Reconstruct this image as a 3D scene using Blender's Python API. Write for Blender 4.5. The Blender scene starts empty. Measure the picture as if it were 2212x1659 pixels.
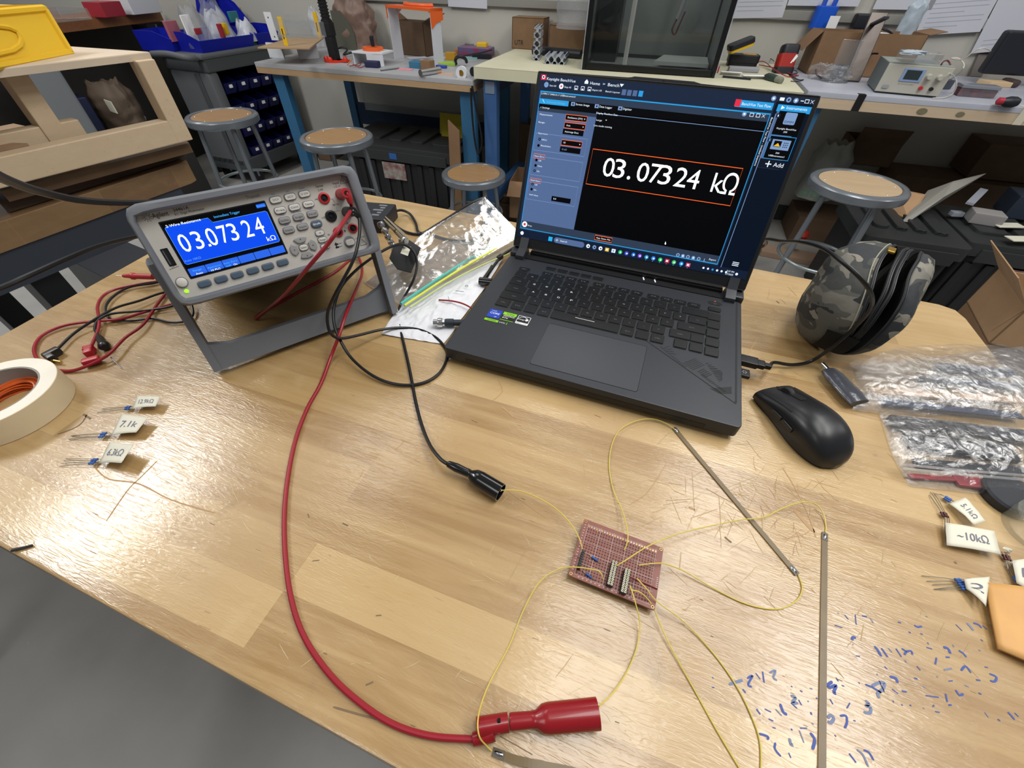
import bpy, bmesh, math, random
from mathutils import Vector, Matrix, noise
S = bpy.context.scene
COL = S.collection
rnd = random.Random(7)
PI = math.pi

# ---------------------------------------------------------------- camera
W, H, F = 2212.0, 1659.0, 875.3
CAM = Vector((0.21403, -0.33646, 0.35979))
RC = (Matrix.Rotation(0.34278, 3, 'Z') @ Matrix.Rotation(0.77191, 3, 'X') @ Matrix.Rotation(0.02562, 3, 'Z'))
cd = bpy.data.cameras.new('camera')
cd.sensor_fit = 'HORIZONTAL'; cd.sensor_width = 36; cd.lens = F / W * 36; cd.clip_start = .01; cd.clip_end = 60
cam = bpy.data.objects.new('camera', cd); COL.objects.link(cam)
cam.matrix_world = Matrix.Translation(CAM) @ RC.to_4x4()
S.camera = cam
# ---------------------------------------------------------------- view, world, lamps
S.view_settings.view_transform = 'Standard'; S.view_settings.look = 'None'
S.view_settings.gamma = 1; S.view_settings.use_curve_mapping = False
S.view_settings.exposure = -0.3
S.cycles.use_denoising = True
w = bpy.data.worlds.new('room_light'); S.world = w; w.use_nodes = True
w.node_tree.nodes['Background'].inputs[0].default_value = (.93, .97, 1, 1)
w.node_tree.nodes['Background'].inputs[1].default_value = 0.21
FLOOR = -0.87

def lamp(x, y, z, sx, sy, e, rz=0, col=(1, .985, .95)):
    l = bpy.data.lights.new('ceiling_lamp', 'AREA'); l.shape = 'RECTANGLE'; l.size = sx; l.size_y = sy
    l.energy = e; l.color = col
    o = bpy.data.objects.new('ceiling_lamp', l); COL.objects.link(o); o.location = (x, y, z); o.rotation_euler = (0, 0, rz)
for lx, ly, e in [(-2.45, .0, 62), (-1.2, 1.05, 12), (.5, .05, 22), (1.5, .3, 34), (1.0, 1.25, 24), (-.2, 2.3, 14), (3.2, 1.5, 20), (-4.4, 1.6, 20), (-.8, -1.7, 12)]:
    lamp(lx, ly, 2.0, .55, 1.15, e, .05)

# ---------------------------------------------------------------- pixel helpers (frame 2212 x 1659)
def ray(px, py): return RC @ Vector(((px - W / 2) / F, -(py - H / 2) / F, -1))
def at(px, py, z=0.0):
    v = ray(px, py); return CAM + v * ((z - CAM.z) / v.z)
TH = math.radians(3); BO = Vector((-.9, 2.09, 0)); ES = Vector((math.cos(TH), math.sin(TH), 0)); ET = Vector((-math.sin(TH), math.cos(TH), 0))
def st(s, t, z): return BO + ES * s + ET * t + Vector((0, 0, z))
def att(px, py, t):
    v = ray(px, py); return CAM + v * (((BO - CAM).dot(ET) + t) / v.dot(ET))
def sz(p): p = p - BO; return p.dot(ES), p.dot(ET), p.z
def zt(base, px, py):
    v = ray(px, py); return CAM.z + v.z * math.hypot(base.x - CAM.x, base.y - CAM.y) / math.hypot(v.x, v.y)
MB_ = Matrix.Translation(BO) @ Matrix.Rotation(TH, 4, 'Z')      # frame of the back benches
def frame(o, x, z=None):
    """matrix with origin o, x axis along x, z axis along z"""
    x = Vector(x).normalized(); z = Vector(z or (0, 0, 1)); z = x.orthogonal() if abs(x.dot(z.normalized())) > .999 else z; y = z.cross(x).normalized(); z = x.cross(y)
    m = Matrix((x, y, z)).transposed().to_4x4(); m.translation = o; return m
T = Matrix.Translation
def RZ(a): return Matrix.Rotation(a, 4, 'Z')
def RX(a): return Matrix.Rotation(a, 4, 'X')
def RY(a): return Matrix.Rotation(a, 4, 'Y')

# ---------------------------------------------------------------- materials
def lin(h):
    h = h.lstrip('#'); r = [int(h[i:i + 2], 16) / 255 for i in (0, 2, 4)]
    return tuple(c / 12.92 if c <= .04045 else ((c + .055) / 1.055) ** 2.4 for c in r) + (1,)
_m = {}
def mat(name, col='#888888', rough=.5, metal=0, emit=0, bump=0, bscale=200, var=0, vscale=20, spec=.5, coat=0, alpha=1, trans=0, ior=1.45, col2=None):
    if name in _m: return _m[name]
    m = bpy.data.materials.new(name); m.use_nodes = True; nt = m.node_tree; b = nt.nodes['Principled BSDF']; _m[name] = m
    I = b.inputs; I['Base Color'].default_value = lin(col); I['Roughness'].default_value = rough; I['Metallic'].default_value = metal
    I['Specular IOR Level'].default_value = spec; I['Coat Weight'].default_value = coat; I['Alpha'].default_value = alpha
    I['Transmission Weight'].default_value = trans; I['IOR'].default_value = ior
    if emit: I['Emission Color'].default_value = lin(col); I['Emission Strength'].default_value = emit * 1.22; I['Base Color'].default_value = (0, 0, 0, 1); I['Specular IOR Level'].default_value = .1
    if bump or var or col2:
        tc = nt.nodes.new('ShaderNodeTexCoord')
    if var or col2:
        n = nt.nodes.new('ShaderNodeTexNoise'); n.inputs['Scale'].default_value = vscale; n.inputs['Detail'].default_value = 5
        nt.links.new(tc.outputs['Object'], n.inputs['Vector'])
        r = nt.nodes.new('ShaderNodeMix'); r.data_type = 'RGBA'; c = lin(col)
        mr = nt.nodes.new('ShaderNodeMapRange'); mr.inputs[1].default_value = .35; mr.inputs[2].default_value = .65
        nt.links.new(n.outputs['Fac'], mr.inputs[0]); nt.links.new(mr.outputs[0], r.inputs[0])
        r.inputs[6].default_value = tuple(max(0, x * (1 - var)) for x in c[:3]) + (1,)
        r.inputs[7].default_value = lin(col2) if col2 else tuple(x * (1 + var) for x in c[:3]) + (1,)
        nt.links.new(r.outputs[2], I['Base Color'])
    if bump:
        n = nt.nodes.new('ShaderNodeTexNoise'); n.inputs['Scale'].default_value = bscale; n.inputs['Detail'].default_value = 3
        nt.links.new(tc.outputs['Object'], n.inputs['Vector'])
        bp = nt.nodes.new('ShaderNodeBump'); bp.inputs['Strength'].default_value = bump; bp.inputs['Distance'].default_value = .002
        nt.links.new(n.outputs['Fac'], bp.inputs['Height']); nt.links.new(bp.outputs[0], I['Normal'])
    return m
def film(name, col='#ffffff', white=.08, gloss=.25, rough=.08, bump=.6, bscale=60, dist=.01):
    """clear crumpled plastic film"""
    if name in _m: return _m[name]
    m = bpy.data.materials.new(name); m.use_nodes = True; nt = m.node_tree; nt.nodes.clear(); _m[name] = m
    N = nt.nodes.new; L = nt.links.new
    out = N('ShaderNodeOutputMaterial'); tr = N('ShaderNodeBsdfTransparent'); gl = N('ShaderNodeBsdfGlossy'); df = N('ShaderNodeBsdfTranslucent'); d2 = N('ShaderNodeBsdfDiffuse')
    gl.inputs['Roughness'].default_value = rough; df.inputs[0].default_value = lin(col); d2.inputs[0].default_value = lin(col); tr.inputs[0].default_value = (.97, .97, .97, 1)
    a = N('ShaderNodeMixShader'); b = N('ShaderNodeMixShader'); lw = N('ShaderNodeLayerWeight'); lw.inputs[0].default_value = .35
    tc = N('ShaderNodeTexCoord'); n = N('ShaderNodeTexNoise'); n.inputs['Scale'].default_value = bscale; n.inputs['Detail'].default_value = 6; n.inputs['Roughness'].default_value = .6; n.inputs['Distortion'].default_value = 1.2
    L(tc.outputs['Object'], n.inputs['Vector']); bp = N('ShaderNodeBump'); bp.inputs['Strength'].default_value = bump; bp.inputs['Distance'].default_value = dist
    L(n.outputs['Fac'], bp.inputs['Height']); L(bp.outputs[0], gl.inputs['Normal']); L(bp.outputs[0], lw.inputs['Normal'])
    mm = N('ShaderNodeMath'); mm.operation = 'MULTIPLY_ADD'; mm.inputs[1].default_value = (1 - gloss) * .5; mm.inputs[2].default_value = gloss * .14; L(lw.outputs['Fresnel'], mm.inputs[0])
    c = N('ShaderNodeMixShader'); c.inputs[0].default_value = .5; L(d2.outputs[0], c.inputs[1]); L(df.outputs[0], c.inputs[2])
    a.inputs[0].default_value = white * .7; L(tr.outputs[0], a.inputs[1]); L(c.outputs[0], a.inputs[2])
    L(mm.outputs[0], b.inputs[0]); L(a.outputs[0], b.inputs[1]); L(gl.outputs[0], b.inputs[2]); L(b.outputs[0], out.inputs[0])
    return m
def wood(name, c1, c2, c3, row=.043, length=.5, rough=.4, rot=0, grain=1.0, mortar='#8a6a3c', worn=0, planks=True):
    if name in _m: return _m[name]
    m = bpy.data.materials.new(name); m.use_nodes = True; nt = m.node_tree; b = nt.nodes['Principled BSDF']; _m[name] = m
    N = nt.nodes.new; L = nt.links.new
    tc = N('ShaderNodeTexCoord'); mp = N('ShaderNodeMapping'); mp.inputs['Rotation'].default_value = (0, 0, rot); L(tc.outputs['Object'], mp.inputs[0])
    mx = N('ShaderNodeMix'); mx.data_type = 'RGBA'
    if planks:
        br = N('ShaderNodeTexBrick'); br.inputs['Color1'].default_value = lin(c1); br.inputs['Color2'].default_value = lin(c2); br.inputs['Mortar'].default_value = lin(mortar)
        br.inputs['Scale'].default_value = 1; br.inputs['Mortar Size'].default_value = .0003; br.inputs['Mortar Smooth'].default_value = .6; br.inputs['Bias'].default_value = -.1
        br.inputs['Brick Width'].default_value = length; br.inputs['Row Height'].default_value = row; br.offset = .37; br.offset_frequency = 3; br.squash = .8; br.squash_frequency = 2
        L(mp.outputs[0], br.inputs['Vector']); L(br.outputs['Color'], mx.inputs[6])
    else: mx.inputs[6].default_value = lin(c1)
    m2 = N('ShaderNodeMapping'); m2.inputs['Scale'].default_value = (3, 38, 38); L(mp.outputs[0], m2.inputs[0])
    ns = N('ShaderNodeTexNoise'); ns.inputs['Scale'].default_value = 1.6; ns.inputs['Detail'].default_value = 7; ns.inputs['Roughness'].default_value = .62; ns.inputs['Distortion'].default_value = .5
    L(m2.outputs[0], ns.inputs['Vector']); mr = N('ShaderNodeMapRange'); mr.inputs[1].default_value = .42; mr.inputs[2].default_value = .78; mr.inputs[4].default_value = .62 * grain
    L(ns.outputs['Fac'], mr.inputs[0]); L(mr.outputs[0], mx.inputs[0]); mx.inputs[7].default_value = lin(c3)
    last = mx.outputs[2]
    # dark pores and short flecks
    m3 = N('ShaderNodeMapping'); m3.inputs['Scale'].default_value = (30, 330, 200); L(mp.outputs[0], m3.inputs[0])
    n3 = N('ShaderNodeTexNoise'); n3.inputs['Scale'].default_value = 1; n3.inputs['Detail'].default_value = 2; L(m3.outputs[0], n3.inputs['Vector'])
    r3 = N('ShaderNodeMapRange'); r3.inputs[1].default_value = .66; r3.inputs[2].default_value = .8; r3.inputs[4].default_value = .35 * grain; L(n3.outputs['Fac'], r3.inputs[0])
    x3 = N('ShaderNodeMix'); x3.data_type = 'RGBA'; L(r3.outputs[0], x3.inputs[0]); L(last, x3.inputs[6]); x3.inputs[7].default_value = lin('#7a5a36'); last = x3.outputs[2]
    if worn:
        for sc_, lo, hi, amt, cc, sd in [(3.2, .48, .72, .5, '#a48760', 3), (60, .74, .79, .45, '#5a4a38', 9), (9, .6, .8, .4, '#e2cfa6', 17), (23, .66, .78, .55, '#7d6248', 31)]:
            q = N('ShaderNodeTexNoise'); q.noise_dimensions = '4D'; q.inputs['W'].default_value = sd; q.inputs['Scale'].default_value = sc_; q.inputs['Detail'].default_value = 4; q.inputs['Distortion'].default_value = .6
            L(tc.outputs['Object'], q.inputs['Vector']); r = N('ShaderNodeMapRange'); r.inputs[1].default_value = lo; r.inputs[2].default_value = hi; r.inputs[4].default_value = amt * worn
            L(q.outputs['Fac'], r.inputs[0]); x = N('ShaderNodeMix'); x.data_type = 'RGBA'; L(r.outputs[0], x.inputs[0]); L(last, x.inputs[6]); x.inputs[7].default_value = lin(cc); last = x.outputs[2]
        vo = N('ShaderNodeTexNoise'); vo.inputs['Scale'].default_value = 320; vo.inputs['Detail'].default_value = 3; vo.inputs['Distortion'].default_value = 2; ms = N('ShaderNodeMapping'); ms.inputs['Scale'].default_value = (.16, 1, 1); ms.inputs['Rotation'].default_value = (0, 0, .12)
        L(tc.outputs['Object'], ms.inputs[0]); L(ms.outputs[0], vo.inputs['Vector'])
        bp = N('ShaderNodeBump'); bp.inputs['Strength'].default_value = .45; bp.inputs['Distance'].default_value = .0006; L(vo.outputs['Fac'], bp.inputs['Height']); L(bp.outputs[0], b.inputs['Normal'])
        rr = N('ShaderNodeTexNoise'); rr.inputs['Scale'].default_value = 14; rr.inputs['Detail'].default_value = 4; L(tc.outputs['Object'], rr.inputs['Vector'])
        rm = N('ShaderNodeMapRange'); rm.inputs[1].default_value = .35; rm.inputs[2].default_value = .65; rm.inputs[3].default_value = rough - .07; rm.inputs[4].default_value = rough + .12; L(rr.outputs['Fac'], rm.inputs[0]); L(rm.outputs[0], b.inputs['Roughness'])
    else: b.inputs['Roughness'].default_value = rough
    L(last, b.inputs['Base Color'])
    return m

# ---------------------------------------------------------------- mesh building
_fc = {}
def glyphs(s):
    if s in _fc: return _fc[s]
    cu = bpy.data.curves.new('letters', 'FONT'); cu.body = s; cu.size = 1; cu.resolution_u = 3
    o = bpy.data.objects.new('letters', cu); me = o.to_mesh()
    v = [(p.co.x, p.co.y) for p in me.vertices]; f = [tuple(p.vertices) for p in me.polygons]
    o.to_mesh_clear(); bpy.data.objects.remove(o); bpy.data.curves.remove(cu)
    if not v: v = [(0, 0)]
    x0 = min(p[0] for p in v); x1 = max(p[0] for p in v); r = (v, f, x0, x1); _fc[s] = r; return r
class B:
    """collects shapes and links them as one mesh object"""
    def __init__(s, m=None, M=None): s.v = []; s.f = []; s.fm = []; s.mats = []; s.cur = m; s.M = M or Matrix()
    def add(s, vs, fs, m=None, M=None):
        m = m or s.cur
        if m not in s.mats: s.mats.append(m)
        k = s.mats.index(m); X = s.M @ M if M else s.M; n = len(s.v)
        s.v += [tuple(X @ Vector(p)) for p in vs]; s.f += [tuple(i + n for i in q) for q in fs]; s.fm += [k] * len(fs); return s
    def bm(s, b, m=None, M=None):
        b.verts.index_update(); s.add([v.co[:] for v in b.verts], [[v.index for v in f.verts] for f in b.faces], m, M); b.free(); return s
    def box(s, lo, hi, m=None, r=0, seg=2, M=None):
        b = bmesh.new(); bmesh.ops.create_cube(b, size=1)
        for v in b.verts: v.co = Vector([(lo[i] + hi[i]) / 2 + v.co[i] * (hi[i] - lo[i]) for i in range(3)])
        if r: bmesh.ops.bevel(b, geom=b.edges[:], offset=min(r, *[abs(hi[i] - lo[i]) * .49 for i in range(3)]), segments=seg, affect='EDGES', profile=.5)
        return s.bm(b, m, M)
    def bar(s, p, q, wd, th, m=None, up=(0, 0, 1), r=0):
        p = Vector(p); q = Vector(q); X = frame(p, q - p, up); L = (q - p).length
        return s.box((0, -wd / 2, -th / 2), (L, wd / 2, th / 2), m, r, 2, X)
    def prism(s, pts, z0, z1, m=None, r=0, M=None, seg=2):
        b = bmesh.new(); n = len(pts); lo = [b.verts.new((x, y, z0)) for x, y in pts]; hi = [b.verts.new((x, y, z1)) for x, y in pts]
        b.faces.new(lo[::-1]); top = b.faces.new(hi)
        for i in range(n): b.faces.new((lo[i], lo[(i + 1) % n], hi[(i + 1) % n], hi[i]))
        if r: bmesh.ops.bevel(b, geom=[e for e in top.edges], offset=r, segments=seg, affect='EDGES', profile=.5)
        return s.bm(b, m, M)
    def flat(s, pts, z=0, m=None, M=None): return s.add([(p[0], p[1], z) for p in pts], [tuple(range(len(pts)))], m, M)
    def quad(s, a, b, c, d, m=None): return s.add([a, b, c, d], [(0, 1, 2, 3)], m)
    def lathe(s, prof, m=None, M=None, seg=24, cap=True):
        vs = []; fs = []; n = len(prof)
        for k in range(seg):
            a = 2 * PI * k / seg; vs += [(r * math.cos(a), r * math.sin(a), z) for r, z in prof]
        for k in range(seg):
            j = (k + 1) % seg
            for i in range(n - 1): fs.append((k * n + i, j * n + i, j * n + i + 1, k * n + i + 1))
        if cap:
            if prof[0][0] > 1e-6: fs.append(tuple(k * n for k in range(seg))[::-1])
            if prof[-1][0] > 1e-6: fs.append(tuple(k * n + n - 1 for k in range(seg)))
        return s.add(vs, fs, m, M)
    def cyl(s, p, q, r0, r1=None, m=None, seg=16):
        p = Vector(p); q = Vector(q); z = (q - p); L = z.length; z.normalize(); x = z.orthogonal()
        return s.lathe([(r0, 0), (r0 if r1 is None else r1, L)], m, frame(p, x, z), seg)
    def tube(s, pts, r, m=None, seg=8, closed=False, sub=6, rf=None):
        P = [Vector(p) for p in pts]
        if sub > 1 and len(P) > 2: P = spline(P, sub, closed)
        n = len(P); vs = []; fs = []; up = None
        for i, p in enumerate(P):
            if closed: t = P[(i + 1) % n] - P[i - 1]
            else: t = P[min(i + 1, n - 1)] - P[max(i - 1, 0)]
            if t.length < 1e-9: t = Vector((0, 0, 1))
            t.normalize()
            if up is None: up = t.orthogonal().normalized()
            up = (up - t * up.dot(t)).normalized(); sd = t.cross(up); rr = rf(i / max(1, n - 1)) * r if rf else r
            vs += [p + (up * math.cos(2 * PI * k / seg) + sd * math.sin(2 * PI * k / seg)) * rr for k in range(seg)]
        for i in range(n if closed else n - 1):
            for k in range(seg):
                a = i * seg + k; b_ = i * seg + (k + 1) % seg; c = ((i + 1) % n) * seg + (k + 1) % seg; d_ = ((i + 1) % n) * seg + k
                fs.append((a, b_, c, d_))
        if not closed: fs.append(tuple(range(seg))[::-1]); fs.append(tuple((n - 1) * seg + k for k in range(seg)))
        return s.add(vs, fs, m)
    def grid(s, fn, nu, nv, m=None, M=None, close=False):
        vs = [fn(i / nu, j / nv) for i in range(nu + 1) for j in range(nv + 1)]
        return s.add(vs, [(i * (nv + 1) + j, (i + 1) * (nv + 1) + j, (i + 1) * (nv + 1) + j + 1, i * (nv + 1) + j + 1) for i in range(nu) for j in range(nv)], m, M)
    def text(s, t, x0, y0, x1, h, m=None, z=0, M=None):
        """one line of lettering from x0 to x1, baseline y0, capital height h"""
        v, f, a, b_ = glyphs(t); kx = (x1 - x0) / max(1e-6, b_ - a); ky = h / .69
        return s.add([(x0 + (p[0] - a) * kx, y0 + p[1] * ky, z) for p in v], f, m, M)
    def stroke(s, pts, wd, z=0, m=None):
        """flat pen stroke through xy points"""
        P = [Vector((p[0], p[1])) for p in pts]; vs = []; n = len(P)
        for i in range(n):
            t = P[min(i + 1, n - 1)] - P[max(i - 1, 0)]; t = t.normalized() if t.length else Vector((1, 0)); nn = Vector((-t.y, t.x)) * wd / 2 * (.55 if i in (0, n - 1) else 1)
            vs += [(P[i].x + nn.x, P[i].y + nn.y, z), (P[i].x - nn.x, P[i].y - nn.y, z)]
        return s.add(vs, [(2 * i, 2 * i + 1, 2 * i + 3, 2 * i + 2) for i in range(n - 1)], m)
    def build(s, name, parent=None, ang=35, solid=0, sub=0):
        me = bpy.data.meshes.new(name); me.from_pydata(s.v, [], s.f)
        for m in s.mats: me.materials.append(m)
        me.polygons.foreach_set('material_index', s.fm); me.update()
        b = bmesh.new(); b.from_mesh(me); bmesh.ops.recalc_face_normals(b, faces=b.faces[:]) if solid != -1 else None; b.to_mesh(me); b.free()
        if ang: me.shade_smooth(); me.set_sharp_from_angle(angle=math.radians(ang))
        o = bpy.data.objects.new(name, me); COL.objects.link(o)
        if parent:
            o.parent = parent; o.matrix_parent_inverse = pm_world(parent).inverted() if parent.type == 'EMPTY' else Matrix()
        if solid > 0: q = o.modifiers.new('thickness', 'SOLIDIFY'); q.thickness = solid; q.offset = 0
        if ang and solid == 0 and not sub and len(s.f) < 6000: q = o.modifiers.new('weighted', 'WEIGHTED_NORMAL'); q.keep_sharp = True
        if sub: q = o.modifiers.new('smooth', 'SUBSURF'); q.levels = sub; q.render_levels = sub
        return o
def pm_world(e): return Matrix.Translation(e.location) @ e.rotation_euler.to_matrix().to_4x4()
def spline(P, sub, closed=False):
    n = len(P); out = []
    for i in range(n if closed else n - 1):
        if closed: a, b, c, d = P[i - 1], P[i], P[(i + 1) % n], P[(i + 2) % n]
        else: a, b, c, d = P[max(i - 1, 0)], P[i], P[i + 1], P[min(i + 2, n - 1)]
        for k in range(sub):
            t = k / sub; out.append(.5 * ((2 * b) + (c - a) * t + (2 * a - 5 * b + 4 * c - d) * t * t + (3 * b - a - 3 * c + d) * t ** 3))
    if not closed: out.append(P[-1])
    return out
def rrect(x0, y0, x1, y1, r, n=4):
    pts = []
    for cx, cy, a in ((x1 - r, y1 - r, 0), (x0 + r, y1 - r, 90), (x0 + r, y0 + r, 180), (x1 - r, y0 + r, 270)):
        for k in range(n + 1): t = math.radians(a + 90 * k / n); pts.append((cx + r * math.cos(t), cy + r * math.sin(t)))
    return pts
def ring(r, n=24, cx=0, cy=0, z=None):
    return [(cx + r * math.cos(2 * PI * k / n), cy + r * math.sin(2 * PI * k / n)) + (() if z is None else (z,)) for k in range(n)]
def tag(o, label, cat, group=None):
    o['label'] = label; o['category'] = cat
    if group: o['group'] = group
    return o
def struct(o): o['kind'] = 'structure'; return o
def thing(name, label, cat, loc=(0, 0, 0), group=None):
    o = bpy.data.objects.new(name, None); COL.objects.link(o); o.location = loc; o.empty_display_size = .05
    return tag(o, label, cat, group)
def dup(root, label, loc=None, rz=0, group=None):
    r = root.copy(); COL.objects.link(r); r['label'] = label
    if loc is not None: r.location = loc; r.rotation_euler = (0, 0, rz)
    if group: r['group'] = group
    for ch in list(root.children):
        c = ch.copy(); COL.objects.link(c); c.parent = r
        for g in ch.children: d = g.copy(); COL.objects.link(d); d.parent = c
    return r
# ================================================================ room
flm = mat('floor_concrete', '#a3a29f', .5, var=.12, vscale=3, bump=.15, bscale=25)
wallm = mat('wall_paint', '#bab8b0', .75, var=.04, vscale=2)
struct(B(flm).box((-7, -3.5, FLOOR - .1), (6, 7, FLOOR)).build('floor'))
struct(B(wallm, MB_).box((-6, .86, FLOOR), (6, .98, 2.0)).build('wall_back'))
b = B(mat('wall_trim', '#8b8a84', .5), MB_); b.box((-1.3, .835, .185), (5, .86, .225), r=.003); struct(b.build('trim_1'))
b = B(mat('wall_base', '#3a3a3a', .6), MB_); b.box((-6, .845, FLOOR), (6, .86, FLOOR + .1), r=.003); struct(b.build('baseboard_back'))

# ================================================================ the work table
butcher = wood('butcher_block', '#b49666', '#8c6b3e', '#bca072', .0425, 1.15, .40, -.02, grain=1.25, mortar='#94754a', worn=1)
cc_ = butcher.node_tree.nodes['Principled BSDF'].inputs; cc_['Coat Weight'].default_value = .85; cc_['Coat Roughness'].default_value = .13
butcher.node_tree.links.new(butcher.node_tree.nodes['Bump'].outputs[0], cc_['Coat Normal'])
tb = thing('work_table', 'large maple butcher block work table in the foreground with blue ink doodles', 'table', (.1, 0, FLOOR))
outline = [(-.560, -.357), (.70, -.357), (.694, .1), (.692, .30), (.691, .380), (.684, .402), (.664, .411), (-.30, .428), (-.655, .43)]
B(butcher).prism(outline, -.045, 0, r=.004).build('tabletop', tb, 30)
dk = mat('dark_steel', '#26272b', .5, .3)
for x, y in ((-.5, -.28), (.68, -.28), (-.55, .34), (.6, .34)): B(dk).box((x - .03, y - .03, FLOOR), (x + .03, y + .03, -.045), r=.004).build('leg', tb)
B(dk).box((-.5, .33, -.14), (.6, .35, -.045), r=.003).box((-.5, -.29, -.14), (.68, -.27, -.045), r=.003).build('apron', tb)
ink = mat('blue_ink', '#3b4f96', .6); ink2 = mat('faded_ink', '#6d7896', .6)
b = B(ink); q = 1480, 1300, 3.022
def zp(x, y, z=0): p = at(q[0] + x / q[2], q[1] + y / q[2], z); return (p.x, p.y)
marks = [[(995, 75), (1003, 78)], [(1040, 85), (1065, 115)], [(1110, 85), (1116, 150)], [(1155, 92), (1185, 97)], [(1205, 105), (1230, 140)], [(975, 153), (1025, 170)],
 [(1388, 132), (1408, 138)], [(1495, 152), (1515, 165), (1545, 160)], [(1570, 93), (1582, 99)], [(1458, 197), (1472, 204)], [(1535, 207), (1550, 213)], [(1765, 148), (1808, 190)], [(1838, 138), (1860, 160), (1882, 188)], [(1880, 138), (1915, 150), (1935, 172)], [(1940, 155), (1970, 180)],
 [(1088, 250), (1095, 232), (1115, 238)], [(1092, 275), (1098, 282)], [(1115, 353), (1140, 356)], [(1235, 290), (1258, 318), (1280, 358)], [(1280, 302), (1300, 330), (1322, 362)], [(1325, 302), (1350, 330)], [(1375, 305), (1412, 360)], [(1412, 305), (1440, 325), (1430, 345)], [(1440, 325), (1475, 322), (1482, 345)],
 [(1435, 380), (1445, 398)], [(1580, 265), (1590, 278)], [(1575, 298), (1612, 308)], [(1685, 297), (1715, 305), (1730, 338)], [(1745, 280), (1755, 296)], [(1785, 318), (1812, 335), (1835, 362)], [(1700, 362), (1725, 362)], [(1928, 245), (1942, 258)], [(1915, 315), (1930, 320)], [(1640, 365), (1632, 408)],
 [(1300, 422), (1320, 440)], [(1512, 420), (1535, 448)], [(1690, 445), (1740, 435)], [(1800, 450), (1830, 420), (1865, 465)], [(1955, 425), (1975, 430)], [(1495, 498), (1515, 503)], [(1640, 485), (1650, 496)], [(1720, 518), (1745, 515)], [(1900, 510), (1925, 513)], [(1985, 470), (2030, 490), (2020, 520), (1990, 515)],
 [(1250, 470), (1258, 480)], [(1335, 490), (1375, 500), (1385, 530)], [(1130, 525), (1140, 535)], [(1175, 540), (1215, 555), (1250, 575), (1280, 595)], [(1220, 550), (1260, 530), (1300, 530), (1290, 570), (1255, 600), (1270, 630)], [(1265, 515), (1300, 590)], [(1350, 570), (1390, 600)], [(1415, 583), (1445, 588)], [(1550, 555), (1568, 562)], [(1570, 612), (1655, 624)], [(1700, 600), (1710, 655)], [(1765, 575), (1790, 610), (1815, 600)], [(1825, 545), (1850, 556)], [(1915, 597), (1932, 602)],
 [(175, 492), (185, 500)], [(175, 558), (190, 560)], [(285, 540), (345, 520), (375, 512)], [(405, 500), (440, 482), (410, 540), (435, 555)], [(460, 465), (490, 505)], [(505, 455), (515, 528)], [(550, 465), (590, 448), (575, 495), (600, 512)], [(690, 550), (700, 555)], [(375, 570), (395, 595)], [(750, 580), (765, 588)], [(815, 565), (830, 570)],
 [(960, 520), (930, 545), (945, 560), (985, 545), (970, 590), (985, 600)], [(985, 495), (1000, 520)], [(1022, 545), (1038, 552)], [(690, 615), (720, 625), (700, 660), (735, 660)], [(740, 640), (760, 675)], [(690, 660), (730, 695)], [(620, 665), (640, 720), (665, 735)], [(590, 700), (630, 745)], [(520, 700), (560, 720)], [(465, 700), (490, 735)], [(545, 765), (575, 778)],
 [(800, 645), (805, 655)], [(855, 625), (862, 635)], [(945, 635), (965, 670)], [(1055, 695), (1075, 660)], [(1175, 645), (1200, 665), (1180, 680), (1210, 690), (1205, 725), (1165, 722)], [(1355, 645), (1362, 658)], [(1410, 668), (1420, 678)], [(1465, 672), (1475, 680)], [(1552, 690), (1560, 700)], [(1632, 716), (1660, 722)], [(1720, 675), (1738, 672)], [(1615, 685), (1625, 675)], [(1955, 720), (1980, 755)], [(2040, 768), (2055, 776)], [(2105, 720), (2125, 740), (2150, 770)], [(2150, 725), (2175, 750)],
 [(930, 760), (950, 740), (970, 760), (950, 790), (930, 780)], [(1010, 745), (1050, 745), (1055, 790), (1040, 825)], [(1098, 775), (1112, 778)], [(820, 720), (825, 738)], [(825, 792), (838, 800)], [(570, 820), (590, 826)], [(690, 830), (700, 838)], [(750, 825), (795, 825)], [(745, 840), (775, 920)], [(815, 855), (845, 900), (830, 965)], [(480, 860), (540, 880), (535, 900)], [(590, 920), (585, 960), (625, 1010)], [(680, 890), (690, 930), (705, 935)], [(675, 985), (690, 1020)], [(975, 870), (985, 880)], [(1070, 990), (1115, 1050)], [(1120, 965), (1160, 1000), (1195, 1078)], [(1165, 968), (1200, 985), (1230, 1035)]]
for i, mk in enumerate(marks):
    b.stroke([zp(x, y) for x, y in (spline([Vector(p) for p in mk], 4) if len(mk) > 2 else mk)], .0013 if i % 3 else .0018, .0003, ink if i % 4 else ink2)
b.build('ink_marks', tb, 0)['label'] = 'blue ink doodles on the wood'
q = 0, 0, 1
scr = mat('scratch_brown', '#a9875e', .6); scd = mat('scratch_dark', '#6e5a42', .6)
b = B(scr)
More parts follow.
